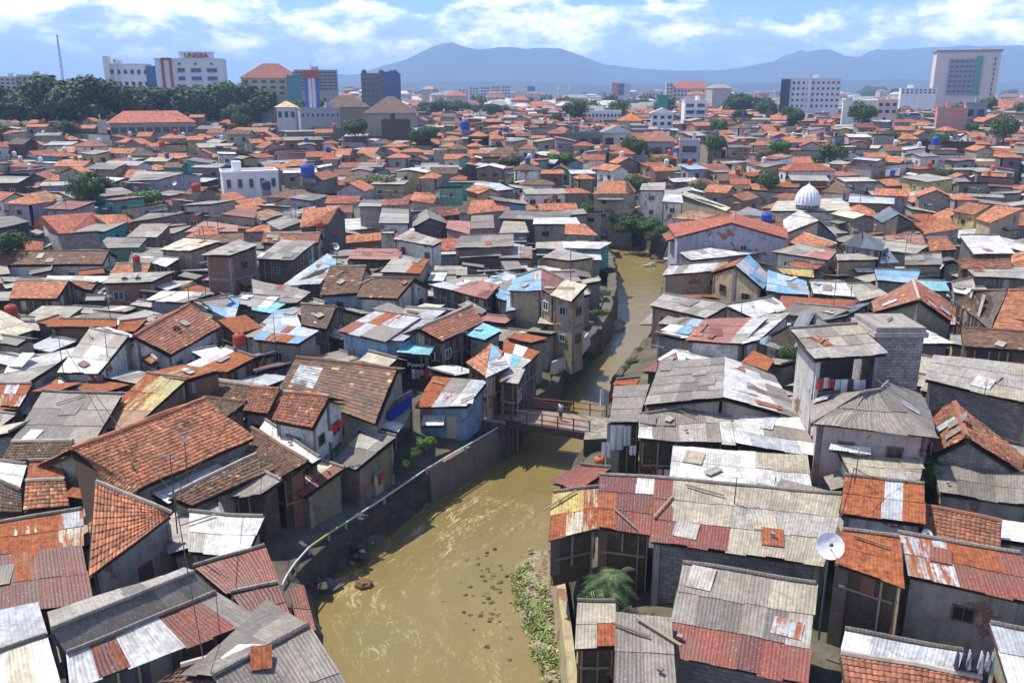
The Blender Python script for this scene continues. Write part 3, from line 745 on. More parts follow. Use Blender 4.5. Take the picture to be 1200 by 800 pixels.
HH('wide low house with grey sheets above and mossy dark tiles along its lower edge', SN, 'pl', [Fp(A, (5, 555, 300, 560, 345, 470, 55, 470), (3.0, 3.0, 3.5, 3.5), 't:br'), Fp(A, (55, 470, 440, 470, 570, 250, 200, 235), (3.5, 3.5, 4.8, 4.8), 'gd', ((.6, 1, .0, .5, 'gy'),), True)], 4, moss=.5)
HH('house with dull white sheet roof beside the left edge, pole behind it', SN, 'gy', [Lp(A, (0, 192, 140, 190, 400, 15, 30, 110), 3.6, 8, 'wg')], 5)
HH('white roofed house with white side wall and barred window near the left edge', SN, 'wh', [Gb(A, (275, 140, 465, 145, 600, -20, 420, -60), 3.6, 16, 'wg')], 6, win=.9)
HH('small white awning roof at the foot of the white roofed house', S, 'gy', [Lp(A, (160, 195, 255, 222, 315, 185, 205, 165), 2.6, 8, 'wh')], 7, win=0)
HH('little shed roofed with white sheets streaked orange by rust at the left edge', S, 'pl', [Lp(A, (-40, 293, 95, 297, 150, 200, -30, 198), 3.0, 12, 'tin')], 8)
HH('small plain grey roof at the left edge under the rust streaked shed', S, 'dw', [Lp(A, (-40, 420, 0, 400, 75, 345, -40, 325), 3.0, 10, 'gy')], 9)
HH('narrow strip of brown tiles leaning on the white walled house', TN, 'pl', [Lp(A, (565, 15, 710, 110, 740, 92, 640, -10), 3.3, 20, 't:rb')], 10, win=0)
HH('small roof of white sheets with a rusty square, tank beyond it', S, 'dw', [Lp(A, (885, 108, 1075, 140, 1195, 75, 1060, 25), 3.2, 10, 'wg', ((.3, .9, .3, 1, 'ru'),))], 11)
HH('mossy brown tile roof with a white mortared ridge, middle of the left bank', TN, 'pl', [Gb(A, (985, 262, 1190, 305, 1245, 215, 1020, 185), 3.4, 25, 't:br')], 12, moss=.45)
HH('small mossy tile roof tucked behind the upper end of the long orange roof', TN, 'pl', [Lp(A, (900, 310, 1060, 360, 1160, 285, 850, 248), 3.3, 18, 't:br')], 13, moss=.45, win=0)
HH('mossy tile roof with a long pale ridge board below the big orange roof', TN, 'pl', [Lp(A, (900, 770, 1310, 590, 1200, 535, 790, 725), 2.9, 17, 't:br')], 14, moss=.45)
HH('house with dark red sheets above a patch of bright orange tiles at left', TN, 'dw', [Fp(A, (110, 792, 325, 770, 305, 650, 122, 655), (3.0, 3.0, 3.9, 3.9), 't:or'), Fp(A, (122, 655, 305, 650, 290, 555, 137, 560), (3.9, 3.9, 4.6, 4.6), 'mar', (), True)], 15)
HH('roof of white plastic sheeting at the left edge', S, 'dw', [Lp(A, (-60, 660, 95, 692, 125, 575, -60, 555), 2.9, 9, 'wh')], 16)
HH('dark brown tile roof cut by the left edge beside the orange patch', TN, 'dw', [Lp(A, (-60, 800, 105, 800, 100, 700, -40, 640), 2.8, 20, 't:dk')], 17, moss=.4)
HH('low shack patched with rust, red and cream sheets, top of the maroon roofs at left', S, 'dw', [Lp(B, (-60, 195, 390, 150, 385, -12, -60, 60), 3.0, 9, 'pat')], 18)
HH('wide shack of dark maroon sheets with ragged white patch near the left edge', S, 'dw', [Lp(B, (-60, 480, 430, 410, 385, 160, -60, 205), 3.0, 10, 'mar', ((.55, .95, .0, .2, 'wh'), (.15, .3, .5, .8, 'pat')))], 19)
HH('shed with zinc upper slope and cream corrugated lower slope in the bottom left corner', S, 'dw', [Fp(B, (-80, 860, 300, 850, 222, 578, -80, 680), (3.4, 3.4, 3.95, 3.95), 'cr', (), True), Fp(B, (-80, 480, 178, 430, 222, 578, -80, 680), (3.5, 3.5, 3.95, 3.95), 'zn', (), True)], 20, win=0)
HH('long gabled house, grey sheets above and peeling white and rust sheets below', SN, 'dg', [Fp(B, (330, 820, 1195, 492, 1010, 378, 312, 662), (3.3, 3.3, 4.0, 4.0), 'wh', ((.1, .3, 0, .6, 'red'), (.4, .52, 0, .3, 'pat'), (.52, .7, .3, 1, 'red'), (.75, .88, .3, .75, 'red'), (.9, 1, 0, 1, 'gy'))), Fp(B, (312, 662, 1010, 378, 905, 280, 240, 545), (4.0, 4.0, 4.9, 4.9), 'gy', (), True), Fp(B, (225, 480, 860, 268, 905, 280, 240, 545), (4.5, 4.5, 4.9, 4.9), 'gy', (), True)], 21, win=0)
HH('mossy orange brown tile roof at the bottom edge left of the grey gable', TN, 'dw', [Lp(B, (640, 860, 1110, 860, 1010, 685, 850, 720), 2.5, 20, 't:br')], 22, moss=.3)
HH('grey corrugated gable standing over the river in the bottom left foreground', SN, 'dw', [Gb(O1, (300, 862, 428, 838, 362, 733, 250, 792), 3.2, 20, 'gd', back=3.4)], 23, win=0)
HH('clean white corrugated lean-to between dark walls and maroon roofs', S, 'bk', [Lp(B, (885, 180, 1162, 197, 1235, 25, 885, -2), 3.0, 9, 'wh')], 24)
HH('red primed sheet roof with uneven edge beside the dark river bank', S, 'dw', [Lp(O1, (262, 695, 326, 682, 310, 640, 226, 664), 2.6, 10, 'red')], 25)
HH('lower red sheet roof stepping down towards the white pipe', S, 'dw', [Lp(O1, (306, 742, 342, 726, 325, 683, 270, 696), 2.2, 10, 'red')], 26)
HH('narrow red roofed hut jutting over the river edge', 'sheet_roofed_shack', 'dw', [Lp(O1, (350, 732, 370, 738, 356, 686, 337, 690), 0.6, 10, 'red')], 27, win=0)
HH('mossy tile roof with a wide zinc patch and white ridge sheets on the left bank', TN, 'gy', [Gb(FF, (110, 225, 560, 388, 660, 132, 190, 75), 3.3, 26, 't:br', ((0.08, .3, .3, .8, 'zn'),), back=2)], 28, moss=.5)
HH('red tiled upper storey house with white and blue gable wall on the left bank', TN, 'wh', [Gb(FF, (75, 370, 265, 407, 342, 262, 130, 238), 4.3, 27, 't:rb', back=4)], 29, win=.9, moss=.1)
HH('small brown tiled house left of the red tiled upper storey', TN, 'gy', [Lp(FF, (-60, 325, 55, 338, 110, 225, -30, 215), 3.4, 20, 't:rb')], 30)
HH('white tin chute roof sliding down between mossy tile roofs', S, 'dg', [Lp(FF, (20, 405, 265, 572, 300, 545, 45, 368), 3.0, 12, 'wh')], 31, win=0)
HH('mossy tile roof below the white tin chute', TN, 'dw', [Lp(FF, (-40, 560, 115, 645, 245, 568, -20, 405), 2.6, 15, 't:br')], 32, moss=.4, win=0)
HH('small roof half cream and half faded red above the river wall', S, 'ol', [Lp(FF, (150, 690, 232, 722, 415, 592, 315, 562), 1.3, 9, 'red', ((0, .35, 0, 1, 'cr'),))], 33, base=-1.9, win=.1)
HH('grey asbestos lean-to with olive wall above the river wall', S, 'ol', [Lp(FF, (355, 560, 475, 596, 660, 447, 510, 412), 1.5, 9, 'gy')], 34, base=-1.9, win=0)
HH('grey slab roof beside the white corrugated lean-to', S, 'dw', [Lp(FF, (-120, 720, 30, 712, 118, 650, -40, 570), 2.5, 9, 'gy')], 35)
HH('narrow red tin roof beside the blue tarpaulin', S, 'dw', [Lp(FF, (645, 322, 735, 252, 728, 235, 612, 300), 2.6, 10, 'red')], 36, win=0)
HH('shack roofed half in orange rust and half in zinc next to the bridge', S, 'bl', [Lp(FF, (745, 302, 990, 302, 1085, 188, 835, 160), 1.7, 12, 'zn', ((0, .22, 0, 1, 'orr'), (.22, .5, 0, 1, 'mix')))], 37, win=.3, base=-1.4)
HH('small gable with blue sheets over orange tiles near the bridge', TN, 'dw', [Fp(FF, (985, 100, 1075, 168, 1160, 60, 1100, 20), (3.2, 3.2, 4.0, 4.0), 't:or'), Fp(FF, (1100, 20, 1160, 60, 1190, 112, 1160, 60), (4.0, 4.0, 3.7, 4.0), 'lg', (), True)][:1] + [Lp(FF, (1075, 168, 1190, 115, 1130, 22, 1100, 20), 3.4, 16, 'bm')], 38)
HH('dark shack with a pale blue awning and a black banner on its front', S, 'dg', [Lp(FF, (660, 48, 815, 57, 838, 20, 692, 4), 3.4, 8, 'lb' if 'lb' in SP_ else 'tq')], 39, win=0)
HH('low white tin shack at the bridge head among red rails', S, 'dw', [Lp(FF, (1130, 185, 1230, 195, 1260, 130, 1160, 130), 2.6, 8, 'lg')], 40)
# --- right bank, foreground
HH('big grey gable with a whitened right slope, behind the patchwork roof', SN, 'pl', [Fp(G, (620, 296, 985, 262, 990, 76, 700, 92), (4.6, 5.6, 5.6, 4.6), 'gy'), Fp(O1, (940, 492, 905, 440, 848, 418, 847, 465), (4.2, 4.2, 5.6, 5.6), 'wg', ((0.0, .5, 0, .45, 'gy'),), True)], 41, win=0)
HH('flat grey roof over a laundry balcony beside the bridge', SN, 'dw', [Lp(G, (455, 372, 590, 375, 645, 200, 480, 208), 3.6, 6, 'gy')], 42, win=0)
HH('long patchwork roof of grey and white sheets above the laundry balcony', SN, 'dw', [Lp(G, (590, 452, 1045, 472, 1010, 278, 600, 345), 3.8, 7, 'gw'), Lp(G, (1045, 474, 1435, 535, 1345, 360, 1012, 300), 3.7, 7, 'gw', ((.2, .9, 0, .3, 'zn'),))], 43, win=0)
HH('whitewashed corrugated roof with yellow gutter board below the patchwork roof', SN, 'gy', [Lp(G, (740, 625, 1400, 705, 1375, 535, 755, 490), 3.2, 8, 'wg', ((.6, .95, .45, .8, 'be'),))], 44, win=0)
HH('broad beige roof bordered by brick red sheets, dish at its corner', SN, 'bk', [Lp(O1, (763, 632, 966, 660, 986, 580, 767, 560), 3.4, 10, 'be', ((0, .13, 0, 1, 'red'), (.13, .4, 0, .33, 'red')))], 45, win=.25)
HH('maroon shack roof at the water side under the laundry', S, 'dw', [Lp(G, (190, 655, 330, 688, 465, 590, 320, 578), 1.6, 9, 'mar')], 46, win=0)
HH('shack roofed in dark maroon sheets with cream scraps beside the beige roof', S, 'dw', [Lp(O1, (700, 616, 762, 624, 767, 560, 703, 556), 3.2, 9, 'mar', ((.6, 1, .8, 1, 'wh'), (0, 1, 0, .33, 'pat')))], 47, win=0)
HH('shack on stilts under yellow and orange rusted sheets beside the river', S, 'dw', [Lp(O1, (643, 630, 700, 617, 701, 572, 648, 577), 3.0, 9, 'pat', ((0, .6, .3, 1, 'ye'),))], 48, win=0, base=-.3)
HH('little red awning roof by the water above the grey roofs', S, 'dw', [Lp(G, (612, 135, 700, 145, 780, 90, 770, 52), 2.6, 10, 'red')], 49, win=0)
HH('smallest orange tin roof by the river upstream of the bridge', S, 'dw', [Lp(G, (470, 205, 580, 208, 600, 170, 490, 180), 2.4, 8, 'orr')], 50, win=0)
HH('grey lower roof with brick red bottom rows in the right foreground', SN, 'bk', [Lp(O1, (780, 763, 944, 798, 956, 684, 800, 660), 2.9, 11, 'gy', ((0, 1, 0, .33, 'red'), (.75, 1, .66, 1, 'be')))], 51, win=0)
HH('grey roof with a torn red top strip at the bottom edge by the river', S, 'dw', [Lp(O1, (716, 862, 797, 862, 786, 724, 722, 718), 2.7, 9, 'gy', ((0, 1, .85, 1, 'red'), (0, .4, .55, .72, 'sal')))], 52)
HH('small grey lean-to with an orange patch under the palm', S, 'dw', [Lp(O1, (673, 757, 722, 756, 721, 706, 676, 704), 1.2, 7, 'lg', ((.55, 1, 0, .5, 'orr'),))], 53, win=0)
HH('bright orange rusted roof right of the satellite dish', SN, 'dw', [Lp(O1, (978, 658, 1060, 685, 1054, 630, 987, 621), 4.6, 11, 'orr')], 54, win=0)  # dark wall colour stands in for the shade inside an open room
HH('long rusty roof striped with zinc and red sheets at the right edge', SN, 'pl', [Lp(O1, (1063, 672, 1215, 706, 1195, 648, 1052, 624), 4.4, 12, 'red', ((0, .35, .0, 1, 'tin'), (.35, .7, .5, 1, 'orr'), (.75, .82, 0, .5, 'lg')))], 55, win=.3)
HH('roof of white and blue-grey sheets in the bottom right corner', S, 'gy', [Lp(O1, (985, 758, 1120, 787, 1128, 762, 990, 737), 2.4, 8, 'zn', ((0, .2, 0, 1, 'wh'),))], 56, win=0)
HH('mossy tile and rust strip roof along the bottom right edge', TN, 'dw', [Lp(O1, (1000, 862, 1140, 862, 1150, 795, 985, 765), 2.0, 14, 't:rb')], 57, moss=.3, win=0)
HH('zinc roof cut by the right edge in the bottom corner', SN, 'gy', [Lp(O1, (1182, 800, 1260, 815, 1240, 745, 1160, 731), 3.2, 9, 'zn')], 58)
HH('small rusty red roof crossed by one zinc strip, black wires over it', SN, 'wh', [Lp(O1, (984, 600, 1083, 613, 1083, 567, 990, 556), 4.4, 9, 'ru', ((.5, .7, 0, 1, 'zn'),))], 59, win=.5)
HH('flat beige concrete roof below the hip roofed house', CN, 'wh', [Lp(O1, (1000, 562, 1076, 566, 1082, 540, 980, 524), 4.4, 4, 'be')], 60, win=.5)
HH('old mossy orange tile roof speckled with rubble at the right edge', TN, 'pl', [Lp(O1, (1080, 626, 1172, 646, 1174, 612, 1083, 594), 3.2, 16, 't:rb')], 61, moss=.42)
HH('two storey block house with a concrete hip roof and an open upstairs room', CN, 'pk2', [Fp(H_, (212, 380, 785, 446, 525, 225, 440, 240), (6.4, 6.4, 8.0, 8.0), 'gy', (), True), Fp(H_, (785, 446, 716, 245, 560, 190, 525, 225), (6.4, 6.4, 8.0, 8.0), 'gy', (), True), Fp(H_, (205, 262, 212, 380, 440, 240, 440, 232), (6.4, 6.4, 8.0, 8.0), 'gy', (), True)], 62, win=.8)
HH('white roofed block warehouse at the right edge', CN, 'bk', [Lp(O1, (1084, 444, 1215, 474, 1215, 428, 1094, 416), 5.4, 7, 'lg')], 63, win=.3)
HH('steep brown tile gable pointing at the viewer near the right edge', TN, 'bk', [Fp(O1, (1095, 532, 1090, 484, 1118, 472, 1134, 513), (4.6, 4.6, 6.1, 6.1), 't:rb', (), True), Fp(O1, (1197, 554, 1199, 536, 1118, 472, 1134, 513), (4.2, 4.4, 6.1, 6.1), 't:rb', (), True)], 64, win=0, moss=.3)
HH('wide greenish grey roof below the steep brown gable', SN, 'gy', [Lp(O1, (1100, 576, 1215, 592, 1215, 556, 1094, 544), 3.6, 8, 'gy')], 65, win=.3)
# --- left bank, middle distance (crops I, J)
HH('orange tiled gable with a light grey front wall, middle of the left bank', TN, 'wh', [Gb(I, (800, 865, 1035, 732, 888, 628, 632, 775), 3.6, 26, 't:rb', back=3)], 101, moss=.12)
HH('long low brown building with a flat rusty roof and stained walls', SN, 'br', [Lp(I, (218, 728, 540, 730, 548, 698, 280, 695), 3.6, 6, 'ru')], 102, win=.2)
HH('little roof striped in orange and white sheets', S, 'dw', [Lp(I, (550, 752, 640, 750, 692, 690, 560, 705), 3.2, 12, 'tin')], 103)
HH('pale yellow sheet roof at the left edge above the white roofs', SN, 'gn', [Lp(I, (-80, 815, 165, 742, 5, 655, -80, 665), 3.4, 12, 'cr')], 104)
HH('bright orange tiled house near the left edge with a dark timber wall', TN, 'dw', [Gb(I, (40, 600, 268, 602, 322, 518, 75, 513), 3.4, 25, 't:or')], 105, moss=0)
HH('small maroon tiled hut beside the bright orange roof at left', TN, 'gy', [Lp(I, (332, 548, 430, 562, 462, 522, 345, 518), 3.2, 16, 't:rb')], 106)
HH('raw brick building under a long white roof with an arched opening', SN, 'br', [Lp(I, (480, 528, 715, 520, 818, 470, 520, 482), 4.6, 6, 'lg')], 107, win=.8)
HH('long narrow white sheet roof running left of the brick building', S, 'wh', [Lp(I, (210, 515, 480, 522, 520, 495, 225, 492), 3.4, 7, 'wh')], 108)
HH('very long mossy tile roof with a yellow-green fascia at the left edge', TN, 'wh', [Gb(I, (-120, 445, 480, 438, 512, 377, -120, 380), 3.4, 22, 't:br')], 109, moss=.3)
HH('small orange tile roof at the right end of the long mossy roof', TN, 'dw', [Gb(I, (512, 488, 690, 484, 708, 435, 545, 440), 3.4, 24, 't:or')], 110, moss=.1)
HH('tiny white sheet roof between brown walls', S, 'dw', [Lp(I, (715, 432, 785, 447, 842, 412, 762, 405), 3.6, 8, 'wh')], 111)
HH('tan house with a clean cream sheet roof and a side gallery', SN, 'tan', [Lp(I, (748, 368, 893, 375, 1032, 330, 862, 316), 5.0, 7, 'cr')], 112, win=.7)
HH('tall raw brick tower house with a flat grey roof', CN, 'br', [Lp(I, (950, 392, 1078, 397, 1205, 350, 1120, 322), 7.0, 5, 'lg')], 113, win=.6)
HH('green walled house with a greenish grey roof', SN, 'gn', [Lp(I, (445, 362, 652, 360, 688, 316, 500, 313), 4.0, 9, 'gy')], 114, win=.5)
HH('small cream roof left of the green walled house', S, 'pl', [Lp(I, (290, 372, 430, 357, 465, 325, 400, 328), 3.4, 8, 'cr')], 115)
HH('wide hipped orange tile house with white side wall, upper left bank', TN, 'wh', [Gb(I, (300, 315, 595, 242, 432, 197, 198, 214), 4.0, 25, 't:rd'), Fp(I, (150, 262, 300, 315, 198, 214, 194, 212), (4.0, 4.0, 6.5, 6.5), 't:rd', (), True)], 116, moss=.15)
HH('orange tile roof adjoining the wide hipped house', TN, 'gy', [Lp(I, (520, 262, 640, 240, 560, 205, 435, 210), 4.6, 22, 't:or')], 117)
HH('sloping grey concrete roof with brick gables', CN, 'br', [Lp(I, (592, 310, 735, 312, 800, 248, 662, 250), 4.2, 14, 'gy')], 118)
HH('grey gabled brick house with a pale ridge', SN, 'br', [Gb(I, (610, 240, 745, 225, 870, 195, 700, 200), 5.0, 20, 'gy')], 119)
HH('long lavender block with a shallow grey roof behind the two trees', CN, 'lv', [Gb(I, (600, 48, 742, 44, 862, 10, 642, 2), 5.4, 10, 'gy', back=5), ], 120, win=.5)
HH('open sided shed with a dark lean roof beside the green tree', S, 'dw', [Lp(I, (250, 158, 575, 145, 570, 124, 280, 132), 3.4, 6, 'gd')], 121, win=0)
HH('orange roofed market stall piled with orange goods', S, 'dw', [Lp(I, (40, 380, 200, 382, 205, 335, 105, 325), 3.0, 14, 'orr')], 122, win=0)
HH('dark block with weathered flat roof at the left edge', CN, 'dg', [Lp(I, (-100, 290, 140, 240, 60, 215, -100, 225), 5.0, 6, 'gd')], 123, win=.5)
HH('orange hip roof among maroon roofs left of the grey streets', TN, 'pl', [Gb(I, (868, 312, 1052, 318, 1002, 262, 945, 262), 4.0, 24, 't:or')], 124, moss=.15)
HH('tan and maroon sheet roof behind the orange hip', SN, 'pl', [Lp(I, (870, 285, 1110, 285, 1115, 258, 955, 235), 4.4, 8, 'sal')], 125)
HH('maroon and pink tin roof over grey walls', SN, 'gy', [Lp(I, (1035, 205, 1195, 222, 1205, 180, 1120, 175), 4.6, 8, 'red')], 126)
HH('white zinc awning roof over blue tarpaulin and hanging clothes', S, 'lv', [Lp(I, (690, 605, 880, 617, 1005, 572, 760, 565), 3.6, 7, 'wg')], 127, win=0)
HH('purple grey tile roof tangled with blue sheets', TN, 'gy', [Lp(I, (950, 640, 1095, 700, 1130, 590, 905, 615), 3.4, 12, 'bm')], 128)
HH('green wood walled shack with a white tin roof', S, 'gn', [Lp(I, (1072, 618, 1260, 640, 1310, 590, 1130, 575), 3.6, 7, 'wg')], 129, win=.7)
HH('tan tiled ochre roof in the upper left with pale gable', TN, 'pk', [Gb(I, (150, 165, 270, 130, 215, 95, 90, 115), 4.2, 25, 't:tan')], 130)
HH('row of pale grey flat roofs beside the ochre roof', CN, 'lv', [Lp(I, (185, 72, 370, 66, 375, 52, 200, 54), 5.2, 5, 'lg')], 131, win=.7)
HH('charcoal walled house with a tall gable and orange tile roof', TN, 'dg', [Gb(J, (205, 268, 340, 250, 386, 172, 222, 176), 7.0, 30, 't:or', back=4)], 132, win=.25, moss=0)
HH('dark low extension under the charcoal gable', CN, 'dg', [Lp(J, (140, 305, 318, 305, 330, 262, 150, 258), 5.0, 4, 'gd')], 133, win=.3)
HH('two storey dark house with a plain grey lean roof and red door', SN, 'dg', [Lp(J, (-5, 412, 178, 415, 282, 330, 122, 325), 5.2, 8, 'gy')], 134, win=.5)
HH('sky blue sheet roof on a tilted frame beside the mossy tiles', S, 'dw', [Lp(J, (120, 540, 300, 528, 385, 430, 335, 387), 3.8, 13, 'bm')], 135, win=0)
HH('mossy brown tile roof with a green moss valley', TN, 'bl', [Gb(J, (298, 585, 478, 575, 517, 447, 345, 452), 3.8, 24, 't:br')], 136, moss=.3)
HH('mossy brown tile roof with white gable wall facing the river', TN, 'wh', [Gb(J, (470, 592, 662, 600, 742, 508, 515, 503), 3.8, 25, 't:br')], 137, moss=.3, win=.6)
HH('grey house with a zinc roof whose right end is rusted orange', SN, 'gy', [Lp(J, (582, 472, 768, 480, 812, 415, 640, 410), 4.2, 9, 'zn', ((.55, 1, 0, .8, 'orr'),))], 138)
HH('pale beige sheet roof over a white verandah', SN, 'wh', [Lp(J, (650, 318, 832, 352, 872, 330, 720, 277), 5.6, 9, 'lg')], 139, win=.7)
HH('large flat grey roof left of the blue roofs', SN, 'dw', [Lp(J, (-10, 620, 190, 618, 257, 566, -20, 512), 3.4, 6, 'gy')], 140, win=0)
HH('roof of turquoise and pale blue sheets', SN, 'gy', [Lp(J, (-20, 650, 75, 668, 138, 622, -20, 598), 3.4, 7, 'tq'), Lp(J, (20, 720, 210, 730, 180, 640, 90, 655), 3.3, 6, 'bm')], 141)
HH('purple grey tile roof with a dark gable on its right', TN, 'dg', [Gb(J, (215, 722, 332, 745, 378, 640, 210, 628), 3.8, 24, 't:dk')], 142, moss=.2)
HH('long striped roof of zinc, white and red sheets over blue walls', SN, 'bl', [Lp(J, (385, 748, 610, 798, 770, 690, 560, 655), 4.4, 9, 'mix'), Lp(J, (610, 790, 700, 790, 895, 655, 700, 640), 4.4, 9, 'zn')], 143, win=.5)
HH('faded pink brown tile gable with turquoise neighbour, near the river', TN, 'dw', [Gb(J, (870, 805, 1068, 710, 1012, 632, 762, 742), 4.2, 24, 't:rb')], 144, moss=.22)
HH('small bright turquoise sheet roof', S, 'gy', [Lp(J, (990, 768, 1078, 792, 1152, 748, 1060, 715), 3.8, 7, 'tq')], 145)
HH('crumpled blue sheet roofs beside the tan river house', S, 'pl', [Lp(J, (1130, 595, 1240, 625, 1260, 500, 1165, 470), 4.0, 12, 'bm'), Lp(J, (1070, 515, 1130, 590, 1170, 480, 1150, 478), 4.0, 8, 'bm')], 146, win=0)
HH('grey roof with a faded red square over a green doorway', SN, 'dw', [Lp(J, (820, 535, 1080, 600, 1142, 535, 960, 503), 4.2, 8, 'zn', ((.5, 1, .2, .9, 'sal'),))], 147, win=.4)
HH('long grey roofed brick terrace with white posts and pink cloth', SN, 'br', [Lp(J, (930, 362, 1205, 352, 1205, 297, 960, 304), 5.0, 8, 'gy')], 148, win=.5)
HH('light grey gabled house right of the brick terrace', SN, 'gy', [Gb(J, (1005, 272, 1115, 268, 1112, 208, 1010, 210), 5.0, 18, 'gy'), ], 149)
HH('orange tiled roof with a red end wall', TN, 'gy', [Gb(J, (988, 205, 1192, 185, 1170, 135, 1010, 140), 5.2, 24, 't:or')], 150, moss=.1)
HH('grey gabled roof shaped like an open tent', SN, 'dg', [Fp(J, (735, 268, 742, 222, 800, 180, 810, 222), (4.2, 4.2, 6, 6), 'gy', (), True), Fp(J, (895, 250, 880, 225, 800, 180, 810, 222), (4.2, 4.2, 6, 6), 'gy', (), True)], 151)
HH('small orange tile roof with tent like peak', TN, 'pl', [Gb(J, (718, 140, 832, 155, 850, 122, 745, 100), 4.4, 24, 't:or')], 152)
HH('brown gable beside the grey tent roof', TN, 'dw', [Gb(J, (855, 215, 955, 205, 950, 172, 850, 188), 4.2, 20, 't:rb')], 153)
HH('red tiled house left of the big bush', TN, 'gy', [Gb(J, (320, 155, 482, 155, 492, 120, 335, 118), 4.8, 24, 't:rd')], 154)
HH('grey double storey with ribbed grey front and tile lid', SN, 'gy', [Lp(J, (478, 168, 588, 168, 592, 138, 500, 136), 6.6, 7, 'gy')], 155, win=.7)
HH('grey white upper storey house with balcony rails', CN, 'wh', [Lp(J, (575, 245, 715, 248, 715, 180, 590, 176), 6.2, 6, 'lg')], 156, win=.9)
HH('brown tile roof above the grey white balcony house', TN, 'gy', [Gb(J, (588, 165, 712, 160, 722, 132, 592, 134), 7.0, 20, 't:rb')], 157)
HH('zinc and rust sheet roof left of the long striped roof', SN, 'gy', [Lp(J, (-10, 790, 200, 810, 292, 748, 60, 708), 3.8, 8, 'bm', ((.2, .7, .2, .7, 'tin'),))], 158)
HH('small red and white tin roof under the orange roof', S, 'pk', [Lp(J, (890, 268, 1000, 300, 1005, 240, 900, 232), 4.4, 8, 'sal')], 159)
# --- around the river bend and right bank, middle distance (crops K, L)
HH('tan river house whose roof has one blue, one maroon and one cream panel', CN, 'tan', [Fp(K, (180, 578, 285, 606, 352, 535, 246, 513), (6.4, 6.4, 7.4, 7.4), 'cr', (), False), Fp(K, (138, 556, 180, 578, 246, 513, 140, 462), (6.5, 6.4, 7.4, 7.6), 'mar', (), False), Fp(K, (-20, 560, 138, 556, 140, 458, 20, 500), (5.6, 6.4, 7.6, 6.6), 'bl', (), False)], 201, win=.9, base=-1.5)
HH('small pale house with a grey lid below the tan river house', S, 'wh', [Lp(K, (-10, 640, 130, 650, 150, 615, 20, 600), 3.6, 6, 'lg')], 202, win=.6)
HH('cream canopy shack on the low wall under the tan river house', S, 'dw', [Lp(O1, (630, 378, 667, 381, 668, 374, 634, 369), 3.2, 6, 'cr')], 203, win=0)
HH('patched maroon, cream and turquoise shack roof leaning over the river wall', S, 'dg', [Lp(O1, (586, 447, 605, 438, 632, 412, 590, 398), 2.8, 8, 'mix', ((.2, .7, .2, .7, 'tq'),))], 204, win=0)
HH('blue tangle of sheet roofs left of the tan river house', S, 'gy', [Lp(K, (-30, 655, 90, 640, 75, 560, -20, 560), 3.6, 9, 'bm')], 205, win=0)
HH('open fronted pale house with white roof band near the bend', CN, 'pl', [Lp(K, (98, 252, 320, 250, 300, 220, 102, 222), 5.0, 5, 'wh')], 206, win=.7)
HH('orange tiled roof beside the white row at the bend', TN, 'gy', [Gb(K, (245, 298, 405, 305, 340, 250, 250, 250), 4.6, 22, 't:or')], 207)
HH('row of white sheet roofs ending above the water at the bend', SN, 'tq', [Lp(K, (240, 362, 412, 367, 465, 335, 225, 330), 3.6, 5, 'wh'), Lp(K, (110, 362, 238, 366, 235, 332, 112, 338), 3.6, 5, 'lg')], 208, win=.4, base=-3)
HH('light sheet roof over ochre wall on the left bank below the bend', SN, 'tan', [Lp(K, (145, 405, 275, 422, 388, 405, 220, 360), 3.4, 7, 'lg')], 209, win=.3, base=-2.5)
HH('grey flat roofs stacked left of the ochre wall', CN, 'gy', [Lp(K, (-60, 408, 92, 412, 95, 355, -40, 352), 3.6, 5, 'gy')], 210)
HH('pale blue grey roof with white edges left of the bend', CN, 'lv', [Lp(K, (-60, 292, 78, 290, 60, 240, -40, 235), 4.2, 5, 'lg')], 211, win=.7)
HH('orange hipped house high above the bend', TN, 'pl', [Gb(K, (375, 110, 575, 108, 535, 50, 440, 50), 5.6, 24, 't:or'), Fp(K, (575, 108, 582, 92, 537, 48, 535, 50), (5.6, 5.6, 8, 8), 't:or', (), True)], 212)
HH('teal hut under an orange roof on the cliff of the bend', TN, 'tq', [Gb(K, (410, 162, 575, 155, 505, 112, 430, 128), 3.2, 22, 't:or')], 213, win=.2, base=-1.5)
HH('grey and white two storey house on the right side of the bend', CN, 'wh', [Lp(K, (598, 92, 715, 92, 720, 55, 610, 60), 6.0, 6, 'lg'), Lp(K, (705, 145, 802, 150, 792, 92, 720, 92), 5.4, 6, 'zn')], 214, win=.9)
HH('long narrow cream roof pointing right from the grey and white house', SN, 'pl', [Lp(O1, (798, 228, 850, 247, 856, 243, 803, 224), 4.4, 6, 'cr')], 215, win=0)
HH('blue grey sheet roof behind the big orange hall', SN, 'gy', [Lp(K, (1010, 215, 1150, 240, 1215, 212, 1110, 166), 5.4, 12, 'bg')], 216)
HH('big hall with an orange tile roof and pale blue-grey walls, right of the bend', TN, 'lv', [Fp(O1, (781, 263, 792, 278, 857, 261, 866, 252), (6.0, 6.0, 8.2, 8.2), 't:rd', (), True), Fp(O1, (924, 280, 922, 268, 866, 252, 857, 261), (6.0, 6.0, 8.2, 8.2), 't:rd', (), True)], 217, win=.2, moss=.1)
HH('long white sheet roof along the front of the big hall', SN, 'gy', [Lp(K, (838, 420, 1200, 378, 1130, 330, 785, 385), 4.0, 8, 'wh'), Lp(K, (1130, 365, 1290, 372, 1260, 345, 1130, 335), 4.2, 6, 'wh')], 218, win=.5)
